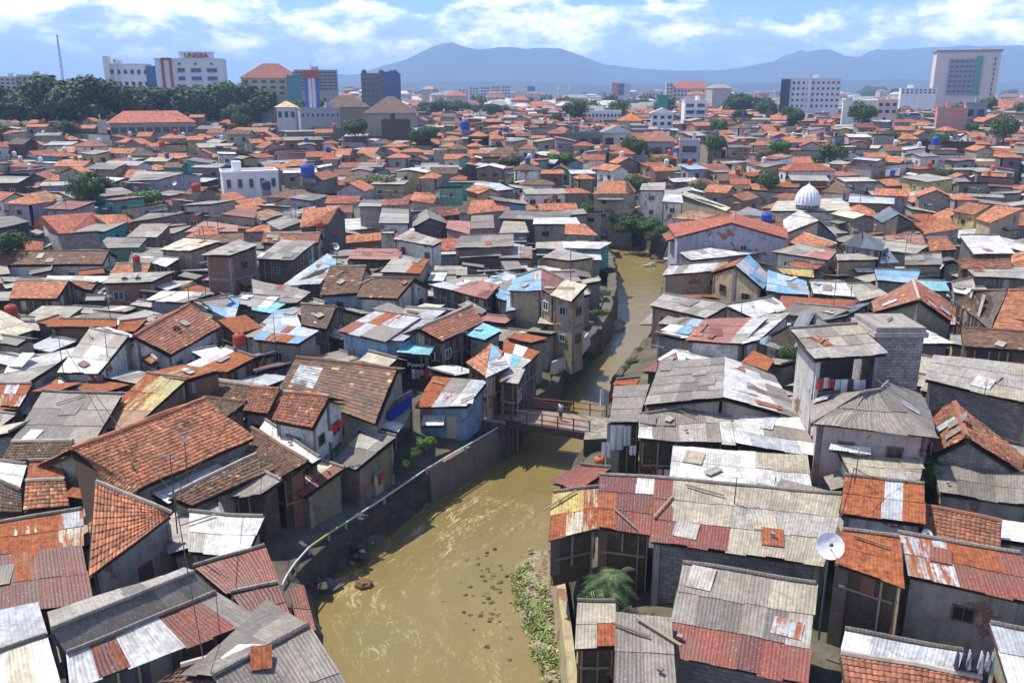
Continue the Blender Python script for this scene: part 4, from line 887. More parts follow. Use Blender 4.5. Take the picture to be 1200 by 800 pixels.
HH('tan gabled house with a white left roof and a blue right slope', TN, 'tan', [Fp(O1, (777, 322, 847, 316, 853, 306, 785, 311), (4.6, 4.6, 5.2, 5.2), 'wh', ()), Fp(O1, (834, 320, 843, 312, 872, 302, 861, 311), (4.6, 4.6, 6.4, 6.4), 'ru', (), True), Fp(O1, (893, 338, 902, 322, 877, 299, 861, 311), (4.4, 4.4, 6.4, 6.4), 'bl', (), True)], 219, win=.4)
HH('grey tan lean roof over stilted riverside house, right bank', SN, 'tan', [Lp(K, (648, 630, 915, 688, 1025, 625, 712, 577), 3.6, 7, 'lg', ((.55, 1, 0, 1, 'gy'),))], 220, win=.6)
HH('pale blue and white shack roof below the stilted riverside house', S, 'dw', [Lp(K, (700, 748, 832, 765, 915, 702, 790, 688), 2.8, 6, 'lb' if 'lb' in SP_ else 'bm')], 221, win=0)
HH('white plank walled house with a salmon and white sheet roof', SN, 'wh', [Lp(O1, (804, 398, 870, 402, 900, 372, 826, 374), 3.8, 8, 'sal', ((.78, 1, 0, 1, 'wh'),)), Lp(O1, (870, 403, 890, 398, 926, 366, 895, 368), 3.8, 8, 'wh')], 222, win=0)
HH('blue-grey gable with twin ridge right of the salmon roof', SN, 'dg', [Fp(O1, (886, 400, 930, 412, 955, 366, 916, 385), (3.6, 3.6, 5.4, 5.0), 'bg', (), True), Fp(O1, (985, 392, 946, 400, 940, 370, 956, 366), (3.6, 3.6, 5.0, 5.4), 'bg', (), True)], 223, win=0)
HH('whitewashed shallow roof just above the salmon roof', SN, 'gy', [Lp(O1, (880, 372, 925, 360, 905, 348, 850, 358), 4.0, 8, 'wg')], 224)
HH('grey rooftop with red rust line right of the tan gable', SN, 'pl', [Lp(L_, (40, 645, 390, 645, 425, 610, 60, 590), 4.0, 7, 'mar')], 225)
HH('wide grey roof with broken right edge in the right middle', SN, 'gy', [Lp(L_, (60, 665, 280, 695, 385, 650, 130, 622), 3.8, 7, 'gy')], 226)
HH('maroon walled lean roof beside the olive gable', S, 'mar' if 'mar' in WCOL else 'dw', [Lp(L_, (275, 700, 370, 680, 480, 620, 385, 632), 3.8, 12, 'bg')], 227)
HH('white tin roof among maroon sheets', S, 'dw', [Lp(L_, (212, 575, 412, 592, 362, 525, 195, 520), 4.2, 7, 'wh')], 228)
HH('plain grey roof right of the white tin roof', SN, 'gy', [Lp(L_, (425, 612, 562, 582, 480, 528, 370, 532), 4.2, 8, 'lg')], 229)
HH('brown tiled gable with a white bargeboard and olive end wall', TN, 'ol', [Fp(L_, (500, 667, 485, 615, 682, 515, 712, 606), (4.6, 4.6, 6.8, 6.8), 't:rb', (), True), Fp(L_, (862, 712, 880, 640, 682, 515, 712, 606), (4.6, 4.6, 6.8, 6.8), 't:rd', (), True)], 230, win=.3, moss=.25)
HH('small white lean roof at the foot of the olive gable', S, 'wh', [Lp(L_, (385, 722, 580, 722, 600, 660, 440, 680), 3.8, 6, 'lg')], 231)
HH('broad roof of weathered pale blue and white sheets in front of the olive gable', SN, 'gy', [Lp(L_, (372, 735, 400, 805, 862, 805, 700, 732), 4.0, 7, 'bm') if False else Lp(L_, (400, 812, 868, 806, 705, 732, 372, 732), 3.8, 7, 'bm')], 232)
HH('orange hip roof cut by the right edge', TN, 'dw', [Fp(L_, (1050, 745, 1290, 765, 1290, 560, 1128, 560), (4.8, 4.8, 7.6, 7.6), 't:or', (), True), Fp(L_, (880, 615, 1050, 745, 1128, 560, 960, 560), (4.6, 4.8, 7.6, 6.8), 't:dk', ())], 233, moss=.1)
HH('mossy brown tile lean roof with a yellow gutter at the right edge', TN, 'dw', [Lp(L_, (915, 825, 1290, 848, 1290, 762, 905, 742), 4.4, 14, 't:br')], 234, moss=.3)
HH('yellow gutter roof strip among blue sheets in the right middle', S, 'gn', [Lp(L_, (70, 482, 215, 500, 212, 465, 40, 455), 4.2, 7, 'ye')], 235)
HH('blue and grey sheet roofs left of the yellow strip', S, 'gy', [Lp(L_, (-10, 560, 190, 585, 180, 520, 0, 465), 4.2, 8, 'bm')], 236)
HH('cream awning roofed house with tan front wall', CN, 'tan', [Lp(L_, (325, 420, 515, 415, 500, 385, 320, 392), 5.0, 6, 'lg')], 237, win=.2)
HH('dark blue-grey hipped roof in two tiers', TN, 'dg', [Fp(L_, (345, 345, 530, 372, 442, 285, 440, 286), (6.2, 6.2, 8.2, 8.2), 'bg', (), True), Fp(L_, (530, 372, 545, 340, 446, 285, 442, 285), (6.2, 6.2, 8.2, 8.2), 'bg', (), True), Fp(L_, (520, 432, 612, 430, 560, 365, 535, 375), (4.6, 4.6, 6, 6), 'bg', ())], 238)
HH('patched orange, cream and white roofs over white rooms', SN, 'wh', [Lp(L_, (20, 378, 285, 417, 320, 380, 150, 343), 4.8, 8, 'sal', ((0, .5, 0, 1, 'lg'),))], 239, win=.8)
HH('rounded orange tile roof right behind the patched roofs', TN, 'pl', [Gb(L_, (95, 342, 262, 368, 322, 345, 168, 294), 5.0, 22, 't:or')], 240)
HH('white gabled hall with dark front below the mosque', SN, 'dg', [Fp(L_, (88, 292, 25, 262, 150, 184, 238, 234), (5.2, 5.2, 8.4, 8.4), 'wh', (), True), Fp(L_, (325, 312, 285, 270, 150, 184, 238, 234), (5.2, 5.2, 8.4, 8.4), 'wg', (), True)], 241, win=.2)
HH('grey gable with a dark open front right of the mosque', SN, 'dg', [Fp(L_, (540, 245, 490, 215, 570, 168, 612, 205), (4.8, 4.8, 7.0, 7.0), 'bg', (), True), Fp(L_, (695, 248, 660, 228, 570, 168, 612, 205), (4.8, 4.8, 7.0, 7.0), 'gd', (), True)], 242)
HH('upper of two orange tiled roofs standing close together, right middle distance', TN, 'gy', [Gb(L_, (722, 300, 905, 272, 850, 225, 790, 225), 5.2, 24, 't:or')], 343)
HH('lower of two orange tiled roofs standing close together, right middle distance', TN, 'gy', [Gb(L_, (760, 380, 885, 370, 840, 315, 745, 318), 4.6, 24, 't:or')], 243)
HH('brown and grey patched roof left of the joined orange hips', SN, 'pk', [Lp(L_, (560, 365, 755, 362, 715, 300, 548, 305), 4.8, 8, 'sal', ((0, .4, 0, .5, 'zn'),))], 244)
HH('clean white roof framed by a blue beam and dark walls', CN, 'dg', [Lp(L_, (960, 390, 1152, 386, 1082, 302, 900, 305), 5.8, 8, 'wh')], 245, win=.4)
HH('bright orange roof with tan plaster walls near the right edge', TN, 'tan', [Gb(L_, (1045, 245, 1200, 185, 1175, 162, 975, 225), 5.6, 22, 't:or') if False else Fp(L_, (972, 226, 1042, 246, 1198, 178, 1065, 163), (6.0, 6.0, 7.6, 7.6), 't:or', ())], 246, win=.3)
HH('rusty tile strip roof with rubble on it near the right edge', TN, 'dw', [Lp(L_, (905, 462, 1150, 462, 1130, 418, 890, 425), 4.8, 8, 't:rb')], 247, moss=.3)
HH('long light grey roof at the right edge over dark glass', SN, 'dg', [Lp(L_, (968, 495, 1290, 505, 1290, 450, 925, 455), 4.4, 7, 'lg')], 248, win=.6)
HH('light blue patched roof in front of the cream awnings', S, 'gy', [Lp(L_, (510, 512, 690, 525, 712, 470, 500, 462), 4.2, 7, 'bm')], 249)
HH('pale turquoise sheets behind the brown tiled gable', S, 'gy', [Lp(L_, (590, 558, 700, 520, 840, 545, 720, 512), 4.4, 7, 'tq') if False else Lp(L_, (700, 560, 850, 560, 830, 520, 700, 512), 4.4, 7, 'tq')], 250)
HH('cluster of white sheets beside the brown tiled gable', S, 'gy', [Lp(L_, (870, 570, 985, 590, 960, 505, 860, 525), 4.6, 7, 'wg'), Lp(L_, (985, 590, 1060, 570, 1010, 545, 960, 550), 4.4, 7, 'wh')], 251)
HH('grey ribbed roof terrace behind the joined roofs', CN, 'tan', [Lp(L_, (640, 440, 815, 440, 810, 385, 640, 400), 4.6, 6, 'gy')], 252)
HH('salmon and grey terrace between the dish house and the white canopy', CN, 'gy', [Lp(L_, (935, 812, 870, 780, 1180, 880, 1200, 900), 3, 6, 'lg')][:0] or [Lp(G, (1080, 90, 1200, 135, 1230, 90, 1130, 40), 3.4, 8, 'orr')], 253, win=0)
HH('mosque with a pale flat roof terrace and blue trimmed arches', 'domed_mosque', 'wh', [Lp(L_, (10, 190, 395, 188, 340, 128, 40, 145), 6.0, 2, 'cr')], 254, win=.9)
MOSQUE = ANCH[-1][0]; MOSQUE['category'] = 'mosque'; MOSQUE['label'] = 'mosque with a ribbed white onion dome on its pale flat roof'
# ---------------------------------------------------------------- trees
def crown_mesh(seed, r, h, n, leaf, col, lobes=11):
    rg = random.Random(seed); m = MB(); cs = []
    for _ in range(lobes):
        a = rg.uniform(0, 6.283); d = r * rg.uniform(.1, .72); z = h * rg.uniform(.2, .85)
        cs.append((Vector((math.cos(a) * d, math.sin(a) * d, z)), r * rg.uniform(.25, .5)))
    for _ in range(n):
        c, rr = rg.choice(cs); v = Vector((rg.gauss(0, 1), rg.gauss(0, 1), rg.gauss(0, .85))).normalized() * rr * rg.uniform(.72, 1.08)
        if v.z < -.55 * rr: continue
        p = c + v; s = leaf * rg.uniform(.6, 1.4)
        nrm = (v.normalized() + Vector((rg.uniform(-.7, .7), rg.uniform(-.7, .7), rg.uniform(-.3, .7)))).normalized()
        a = nrm.orthogonal().normalized(); a = Matrix.Rotation(rg.uniform(0, 6.28), 3, nrm) @ a; b = nrm.cross(a)
        g = rg.uniform(.6, 1.35); cc = (col[0] * g * rg.uniform(.8, 1.2), col[1] * g, col[2] * g)
        m.face([p - a * s, p + b * s * .55, p + a * s, p - b * s * .55], 'leaf', cc)
    return m, cs
def tree_proto(seed, r, h, n, leaf, col, trunk=3.0, lobes=11):
    m, cs = crown_mesh(seed, r, h, n, leaf, col, lobes)
    co = m.build('crown'); t = MB(); t.tube([(0, 0, -trunk), (.1 * r, 0, -trunk * .3), (0, .05 * r, h * .3)], .06 * r, 'bark', (0.11, .08, .055), 8, r2=.035 * r)
    for c, rr in cs[:7]: t.tube([(0, .03 * r, h * .12), c * .55 + Vector((0, 0, h * .04)), c], .03 * r, 'bark', (0.11, .08, .055), 5, r2=.008 * r)
    to = t.build('trunk'); d = (co.data, to.data, trunk)
    bpy.data.objects.remove(co); bpy.data.objects.remove(to); return d
DG, MG, LG, OLV = (0.036, 0.066, 0.024), (0.052, 0.100, 0.028), (0.075, 0.16, 0.03), (0.085, 0.085, 0.035)
TP = {'d1': tree_proto(1, 7, 8, 9000, .42, DG, 1.0, 16), 'd2': tree_proto(2, 7.5, 7, 9000, .42, DG, 1.0, 18), 'd3': tree_proto(3, 6.5, 9, 8500, .42, MG, 1.0, 16), 'm1': tree_proto(4, 5, 5, 4200, .3, MG), 'm2': tree_proto(5, 5, 4.6, 4200, .3, (0.05, .085, .03)), 'l1': tree_proto(6, 3.2, 3.4, 4200, .2, LG, 2), 'o1': tree_proto(7, 3.2, 3.0, 3800, .2, OLV, 2)}
def tree(label, kind, loc, s, sz=None, rot=0, group=None, name='tree'):
    c, t, tr = TP[kind]
    r = empty(name, loc, label, 'tree', group); r.rotation_euler = (0, 0, rot)
    for nm, me in (('crown', c), ('trunk', t)):
        o = bpy.data.objects.new(nm, me); COL.objects.link(o); o.parent = r; o.location = (0, 0, tr * (sz or s)); o.scale = (s, s, sz or s)
    return r
def tree_px(label, kind, px, ytop, ybot, zr=0, wide=1.0, rot=None, group=None, keep=True):
    """crown from ytop to about ybot at px, standing on the terrain that shows at (px, ybot)"""
    b = P(px, ybot, zr); t = PD(px, ytop, b.y); h = t.z - b.z
    c = TP[kind]; H0 = max(v.co.z for v in c[0].vertices) + c[2]
    s = h / H0
    gz = ground_z(b.x, b.y); 
    r = tree(label, kind, (b.x, b.y, b.z - .3), s * wide, s, rot if rot is not None else (px * 1.7) % 6.28, group)
    if keep: FOOT.append((b.x, b.y, [(b.x + s * 3 * math.cos(a), b.y + s * 3 * math.sin(a)) for a in (0, 1.05, 2.1, 3.14, 4.2, 5.2)]))
    ANCH.append((r, (px, (ytop + ybot) / 2))); return r
GB = 'big dark trees along the left skyline'
for i, (px, yt, yb, k, wd, lb) in enumerate([
    (-12, 99, 150, 'd2', 1.3, 'dark tree cut by the left edge of the tree belt'), (22, 97, 148, 'd1', 1.2, 'dark tree in the belt below the cream building on the far left'),
    (52, 98, 150, 'd2', 1.15, 'broad dark tree left of the tallest tree in the belt'), (92, 85, 152, 'd1', 1.35, 'tallest dark tree of the left belt, below the radio mast'),
    (124, 103, 150, 'd2', 1.0, 'dark tree just left of the white hospital wing'), (148, 97, 152, 'd1', 1.1, 'dark tree under the windows of the white hospital wing'),
    (176, 101, 150, 'd2', 1.1, 'dark tree below the blue glass corner of the hospital'), (205, 98, 150, 'd1', 1.15, 'dark tree below the red striped hospital tower'),
    (232, 100, 149, 'd2', 1.1, 'dark tree below the right end of the hospital'), (262, 93, 147, 'd3', 1.2, 'rounded lighter tree right of the hospital'),
    (290, 96, 147, 'd3', 1.15, 'mid green tree second from the right end of the left belt'), (318, 104, 144, 'd1', 1.1, 'dark tree at the right end of the left belt')]):
    tree_px(lb, k, px, yt, yb, 0, wd)
for px, yt, yb, k, wd, lb in [
    (125, 206, 250, 'o1', 1.3, 'brownish green tree in front of the lavender block'), (172, 219, 258, 'l1', 1.25, 'bright green leafy tree beside the open shed'),
    (440, 202, 240, 'm1', 1.5, 'large bushy tree among the grey houses left of centre'), (372, 146, 168, 'm1', 1.4, 'dark tree beside the grey white block, upper left'),
    (598, 178, 206, 'm2', 1.5, 'bushy tree above the river bend'), (772, 180, 208, 'm1', 1.5, 'dark tree right of the terrace of brown roofs'), (870, 108, 140, 'd1', 1.2, 'dense dark tree right of the white balcony block'),
    (895, 112, 142, 'd2', .9, 'second dark tree beside the blue painted building'), (655, 176, 200, 'l1', 1.6, 'yellow green tree above the shacks, centre right'),
    (1044, 150, 172, 'm1', .9, 'round dark tree between beige roofs at right'), (1012, 120, 138, 'm2', 1.3, 'green tree in front of the cream wall at right'), (930, 112, 134, 'm1', 1.6, 'green tree at the foot of the dark glass hotel corner'),
    (1020, 100, 118, 'd3', 1.6, 'large tree right of the grey hotel'), (1050, 103, 120, 'd3', 1.4, 'rounded tree between the two right hand towers'), (1100, 106, 130, 'm2', 1.5, 'brown green tree left of the tall tower foot'),
    (1145, 100, 122, 'm2', 1.6, 'olive tree in front of the tall pink tower'), (1185, 104, 118, 'd3', 1.4, 'dark tree at the right edge under the mountains'), (412, 101, 117, 'd3', .9, 'dark tree behind the large brown roofs'),
    (280, 172, 192, 'm2', 1.3, 'pale green tree in the upper left quarter'), (440, 172, 186, 'l1', 2.0, 'green overgrown patch below the dark vine covered block'), (610, 112, 130, 'd3', 1.5, 'tree left of the blue topped tower'),
    (500, 118, 138, 'd3', 1.6, 'first tree of the green band right of the brown roofs'), (526, 116, 140, 'd1', 1.4, 'second tree of the green band, below the mountains'), (545, 118, 140, 'd3', 1.3, 'dark tree in the green band left of the pale towers'),
    (572, 120, 139, 'd1', 1.3, 'tree in the green band below the pale apartment row'), (590, 122, 138, 'd3', 1.2, 'last tree of the green band right of the apartment row'),
    (700, 118, 132, 'd3', 1.6, 'tree behind the long white school building'), (725, 119, 134, 'm1', 1.9, 'tree behind the right half of the long white school'), (752, 114, 134, 'd3', 1.5, 'tree left of the white peaked house'),
    (776, 118, 136, 'd1', 1.2, 'tree behind the white peaked house'), (1180, 142, 160, 'l1', 1.8, 'bright hedge tree near the right edge'), (1108, 195, 215, 'o1', 1.6, 'olive bush in front of the grey roofs at right'),
    (222, 160, 184, 'm2', 1.2, 'small green tree in front of the long red roofed building'), (360, 234, 252, 'l1', 1.5, 'green shrubs in front of the grey flat roofs'), (655, 230, 245, 'l1', 1.0, 'shrub by the corrugated roofs above the bend')]:
    tree_px(lb, k, px, yt, yb, 0, wd)
def on_ground(px, py, zr=0.0): return P(px, py, zr)
# ---------------------------------------------------------------- skyline buildings
def uwin(col, dark=(0.03, 0.04, 0.055)):
    a = MB(); a.box((0, 0, 0), (1, .35, 1), 0, 'glass', dark); a.box((0, -.22, -.55), (1.1, .25, .12), 0, 'paint', col); o = a.build('window'); d = o.data; bpy.data.objects.remove(o); return d
UW = {'w': uwin((.7, .7, .7)), 'b': uwin((.6, .6, .65), (.02, .06, .22)), 'g': uwin((.4, .4, .4), (0.05, .06, .07))}
def block(label, name, x0, x1, yt, dist, depth, col, rows=0, cols=0, rz=0.0, win='w', ww=.55, wh=.5, y0=None, roof=None, roofc=None, matk='render_wall', cat='building', parapet=True, group=None, ztop=None):
    a, b = PD(x0, yt, dist), PD(x1, yt, dist); W = (b.x - a.x); cx = (a.x + b.x) / 2; rz = rz - .8 * math.atan2(cx, dist); global LRZ; LRZ = rz; zt = a.z if ztop is None else ztop
    gz = hill(cx, dist) - 1.0
    r = empty(name, (cx, dist, gz), label, cat, group); Mr = Matrix.Rotation(rz, 3, 'Z')
    def wp(x, y, z): v = Mr @ Vector((x, y, 0)); return Vector((cx + v.x, dist + v.y, z))
    m = MB(); H = zt - gz
    m.box(wp(0, depth / 2, gz + H / 2), (W, depth, H), rz, matk, col)
    m.build('wall', r)
    if parapet:
        p = MB(); t = max(.3, W * .012)
        for (x, y, sx, sy) in ((0, 0, W + t, t), (0, depth, W + t, t), (-W / 2, depth / 2, t, depth - t), (W / 2, depth / 2, t, depth - t)):
            p.box(wp(x, y, zt + t * .8), (sx, sy, t * 1.8), rz, 'paint', jit(rng, col, .1))
        p.box(wp(W * rng.uniform(-.3, .3), depth / 2, zt + 1.2), (W * .16, depth * .3, 2.4), rz, matk, col)
        p.build('parapet', r)
    if roof:
        m = MB(); e = .8
        if roof == 'hip':
            q = [wp(-W / 2 - e, -e, zt + .1), wp(W / 2 + e, -e, zt + .1), wp(W / 2 + e, depth + e, zt + .1), wp(-W / 2 - e, depth + e, zt + .1)]; hh = min(W, depth) * .32; s = max(W / 2 - depth * .4, W * .05)
            r1, r2 = wp(-s, depth / 2, zt + hh), wp(s, depth / 2, zt + hh)
            for f in ([q[0], q[1], r2, r1], [q[2], q[3], r1, r2], [q[1], q[2], r2], [q[3], q[0], r1]): m.face(f, 'tile_flat', roofc)
            m.face(list(reversed(q)), 'tile_flat', roofc)
        elif roof == 'gable':
            hh = W * .25; q = [wp(-W / 2 - e, -e, zt), wp(W / 2 + e, -e, zt), wp(0, -e, zt + hh)]; q2 = [wp(-W / 2 - e, depth + e, zt), wp(W / 2 + e, depth + e, zt), wp(0, depth + e, zt + hh)]
            m.face(q, matk, col); m.face(q2[::-1], matk, col); m.face([q[1], q2[1], q2[2], q[2]], 'tile_flat', roofc); m.face([q[2], q2[2], q2[0], q[0]], 'tile_flat', roofc); m.face([q[0], q2[0], q2[1], q[1]], 'wall', col)
        m.build('roof', r)
    if rows and cols:
        fh = min(H * .95, (zt - CZ) + dist * .03) if rows < 9 else H; fh = min(fh, rows * H / max(rows, 1)); fh = H if y0 is None else (zt - PD(x0, y0, dist).z)
        for i in range(rows):
            for j in range(cols):
                p = wp(-W / 2 + W * (j + .5) / cols, -.06, zt - fh * (i + .6) / rows)
                o = put(UW[win], 'window', r, p, rz, (W / cols * ww, 1, fh / rows * wh))
    FOOT.append((cx, dist, [tuple(wp(*q, 0)[:2]) for q in ((-W / 2 - 3, -3), (W / 2 + 3, -3), (W / 2 + 3, depth + 3), (-W / 2 - 3, depth + 3))]))
    ANCH.append((r, ((x0 + x1) / 2, yt + 20))); return r, wp, W, zt
WHT = (0.72, 0.72, 0.72)
def tomesh(o):
    bpy.context.view_layer.update(); me = bpy.data.meshes.new_from_object(o.evaluated_get(bpy.context.evaluated_depsgraph_get())); me.name = o.name
    n = bpy.data.objects.new(o.name, me); COL.objects.link(n); n.parent = o.parent; n.location = o.location; n.rotation_euler = o.rotation_euler; nm = o.name; bpy.data.objects.remove(o); n.name = nm
r, wp, W, zt = block('white office tower with red framed bays and red rooftop letters, far left', 'office_tower', 183, 258, 70, 430, 18, WHT, 0, 0, -.08)
m = MB()
for x in (-W * .39, -W * .27): m.box(wp(x, -.3, zt - 6.3), (1.1, .5, 13.4), LRZ, 'paint', (0.42, .10, .07))
m.box(wp(-W * .33, -.32, zt + .3), (W * .15, .5, .9), LRZ, 'paint', (0.42, .10, .07)); m.build('red_frame', r)
for i, zz in enumerate((3.4, 7.2, 11.0)):
    for j, (x, ww_) in enumerate(((-.12, 3.2), (.1, 4.6), (.34, 4.6))):
        put(UW['g' if i != 1 else 'b'], 'window', r, wp(W * x, -.1, zt - 1.4 - zz), LRZ, (ww_, 1, 1.7))
for x in (-.14, .1, .34): put(UW['w'], 'window', r, wp(W * x, -.1, zt - 1.9), LRZ, (1.0, 1, 1.0))
m = MB(); m.box(wp(W * .12, 3, zt + 2.0), (W * .52, 4, 3.4), LRZ, 'render_wall', WHT); m.build('roof_block', r)
tx = bpy.data.curves.new('letters', 'FONT'); tx.body = 'UNISBA'; tx.size = 3.2; tx.extrude = .15; tx.align_x = 'CENTER'; tx.materials.append(bpy.data.materials.new('red_letters'))
rm = tx.materials[0]; rm.use_nodes = True; rm.node_tree.nodes['Principled BSDF'].inputs['Base Color'].default_value = (0.35, .03, .03, 1)
to = bpy.data.objects.new('letters', tx); COL.objects.link(to); to.parent = r; to.rotation_euler = (R(90), 0, LRZ); to.location = wp(W * .12, .75, zt + .9) - wloc(r); tomesh(to)
r, wp, W, zt = block('white office wing with a blue glass corner left of the red lettered tower', 'office_wing', 128, 172, 76, 445, 14, WHT, 2, 6, -.05, ww=.5, wh=.35, y0=104)
m = MB(); m.box(wp(W * .5 + 2.4, 3, zt - 8), (7.5, 7, 15), LRZ, 'glass', (0.03, .07, .25)); m.build('glass_corner', r)
m = MB(); m.box(wp(-W * .5 - .5, 3, zt - 7.0), (2.6, 9, 22), LRZ, 'render_wall', WHT); m.box(wp(-W * .5 + 3.4, 2, zt - 7.4), (1.4, 6, 20), LRZ, 'render_wall', (.62, .64, .66)); m.build('stair_tower', r)
# radio mast
m = MB(); b0 = PD(76, 100, 470); top = PD(67, 41, 470); b0.x = top.x; 
for dx, dy in ((-.6, -.6), (.6, -.6), (0, .6)): m.tube([(b0.x + dx, 470 + dy, hill(b0.x, 470)), (b0.x + dx * .4, 470 + dy * .4, top.z)], .16, 'paint', (.25, .2, .2), 4)
z = hill(b0.x, 470)
while z < top.z - 2:
    m.tube([(b0.x - .6, 469.4, z), (b0.x + .6, 469.4, z + 1.5), (b0.x, 470.6, z + 3), (b0.x - .6, 469.4, z + 3)], .08, 'paint', (.3, .2, .2), 4); z += 3
tag(m.build('radio_mast', origin=(b0.x, 470, hill(b0.x, 470))), 'tall thin lattice radio mast rising over the left tree belt', 'mast')
block('cream apartment building on the far left skyline with rooftop clutter', 'apartment_block', -12, 16, 91, 480, 16, (0.55, .48, .38), 3, 5, y0=104)
block('low yellow green building right of the cream apartments, far left', 'apartment_block', 22, 60, 89, 490, 14, (0.45, .46, .33), 2, 7, y0=100)
block('cream building with a brown tiled roof behind the left trees', 'apartment_block', 283, 345, 92, 420, 22, (0.55, .50, .36), 3, 6, -.1, roof='hip', roofc=(0.28, .10, .07), parapet=False, y0=112)
block('grey slab building on the skyline behind the cream building', 'office_block', 345, 394, 83, 520, 18, (0.33, .33, .34), 6, 9, 0, 'g', y0=106, ww=.8)
block('narrow glass building with a teal front, left of the advertising pylon', 'office_block', 336, 352, 90, 412, 9, (0.05, .22, .22), 0, 0, matk='glass')
# advertising pylon with blue and white columns
m = MB(); pz = PD(367, 128, 330)
for i, (dx, c) in enumerate(((-2.1, (.1, .16, .5)), (-.7, (.65, .68, .75)), (.7, (.65, .68, .75)), (2.1, (.08, .14, .45)))): m.box((pz.x + dx, 330, pz.z + 3.6), (1.1, 1.6, 15), LRZ, 'paint', c)
rp = empty('advertising_pylon', (pz.x, 330, pz.z - 4), 'blue and white advertising pylon with a red sign box on top', 'pylon')
m.build('column', rp); m = MB(); m.box((pz.x, 330, pz.z + 12.4), (5.4, 2.2, 2.8), LRZ, 'paint', (.42, .12, .08)); m.build('sign_box', rp); m = MB(); m.tube([(pz.x, 330, pz.z + 13.8), (pz.x, 330, pz.z + 17)], .12, 'paint', (.5, .5, .5)); m.build('rod', rp)
r, wp, W, zt = block('dark grey office block with a blue glass right half and roof pods', 'office_block', 423, 468, 87, 560, 20, (0.17, .165, .17), 0, 0, -.02)
m = MB(); m.box(wp(W * .27, -.3, zt - 7), (W * .42, .9, 17), LRZ, 'glass', (0.02, .06, .2)); m.build('glass_front', r)
m = MB()
for x in (-.42, .02, .36): m.lathe(wp(W * x, 1.5, zt), [(1.6, 0), (1.6, 2), (.9, 2.8)], 10, 'paint', (.1, .1, .12))
m.build('roof_pod', r)
for j in range(4):
    for i in range(4): put(UW['g'], 'window', r, wp(-W * .42 + j * W * .11, -.1, zt - 3 - i * 3.6), LRZ, (1.6, 1, 2))
block('large brown tiled hall with lit roof vents, upper left of centre', 'market_hall', 380, 432, 126, 345, 14, (0.33, .28, .22), 0, 0, .05, roof='hip', roofc=(0.15, .105, .08), parapet=False)
block('larger brown pyramid roofed hall right of the first brown hall', 'market_hall', 428, 488, 133, 318, 20, (0.36, .31, .24), 0, 0, .02, roof='hip', roofc=(0.155, .105, .08), parapet=False)
for i, (a, b, yt) in enumerate(((537, 549, 104), (550, 561, 102), (563, 574, 101.5), (576, 586, 100.5), (588, 598, 100))):
    block(['palest and lowest apartment tower of the far row in front of the mountain', 'second apartment tower from the left of the far row', 'middle apartment tower of the far row', 'fourth apartment tower of the far row', 'rightmost apartment tower of the far row'][i], 'apartment_tower', a, b, yt, 1500, 25, (.58, .52, .50) if i else (.62, .62, .6), 6, 3, 0, 'g', ww=.7, wh=.5, y0=122, group='pale apartment towers below the mountain')
block('slim blue glass tower with a white rounded cap', 'office_tower', 618, 627, 102, 1250, 12, (0.03, .09, .25), 0, 0, matk='glass', parapet=True)
for px, yt, lb in ((655, 97, 'left of two thin pale minarets on the skyline'), (668, 97, 'right of two thin pale minarets on the skyline')):
    p = PD(px, yt, 1300); gz = hill(p.x, 1300); m = MB(); m.lathe((p.x, 1300, gz), [(1.6, 0), (1.5, p.z - gz - 9), (2.4, p.z - gz - 8.4), (1.2, p.z - gz - 7.4), (1.1, p.z - gz - 3), (.1, p.z - gz)], 10, 'paint', (.6, .55, .5))
    tag(m.build('minaret', origin=(p.x, 1300, gz)), lb, 'minaret')
r, wp, W, zt = block('far tower half orange and half grey with dark glass between', 'office_tower', 717, 739, 98, 1100, 16, (.5, .5, .5), 0, 0)
m = MB(); m.box(wp(-W * .33, -.4, zt - 9), (W * .3, 1, 20), LRZ, 'paint', (.5, .2, .09)); m.build('orange_front', r); m = MB(); m.box(wp(0, -.4, zt - 7), (W * .3, 1, 14), LRZ, 'glass', (.03, .04, .12)); m.build('glass_front', r)
block('far pinkish block with a red pointed roof', 'hotel', 753, 772, 109, 900, 16, (.62, .52, .5), 3, 5, roof='gable', roofc=(.4, .12, .1), parapet=False, y0=120)
block('long far hotel trimmed in red with a pale stair tower', 'hotel', 786, 834, 104, 800, 20, (.60, .50, .47), 3, 12, .05, 'g', roof='hip', roofc=(.40, .13, .10), parapet=False, y0=118)
block('pale corner tower of the red trimmed hotel', 'hotel', 781, 789, 98, 798, 8, (.62, .52, .48), 4, 2, .05, y0=114)
block('small far block with bright green sheeting', 'building', 771, 783, 112, 620, 8, (.03, .26, .18))
block('long white two storey school building with many windows', 'school', 667, 728, 131, 400, 10, (.62, .66, .64), 2, 14, .03, y0=146, ww=.5, wh=.45)
block('white house with a tall peaked gable front', 'gabled_house', 764, 789, 133, 345, 10, (.74, .74, .74), 2, 3, .0, roof='gable', roofc=(.55, .55, .55), parapet=False, y0=148)
block('house with a bright orange pyramid roof beside the white peaked house', 'pyramid_roofed_house', 726, 752, 142, 340, 10, (.5, .4, .3), 0, 0, roof='hip', roofc=(.55, .17, .05), parapet=False)
r, wp, W, zt = block('white stepped apartment block with open balconies, right of centre', 'balcony_block', 803, 828, 119, 390, 10, (.72, .72, .72), 4, 2, .12, 'g', y0=150, ww=.7)
for i in range(3): m = MB(); m.box(wp(W * .05, -1.0, zt - 3.4 - i * 3.0), (W * .9, 2.0, .5), LRZ, 'paint', (.7, .7, .7)); m.build('balcony', r)
r, wp, W, zt = block('white and grey hotel with square dark windows and a black glass left corner', 'hotel', 918, 984, 93, 470, 16, (.66, .67, .72), 5, 12, -.03, 'w', ww=.42, wh=.42, y0=127)
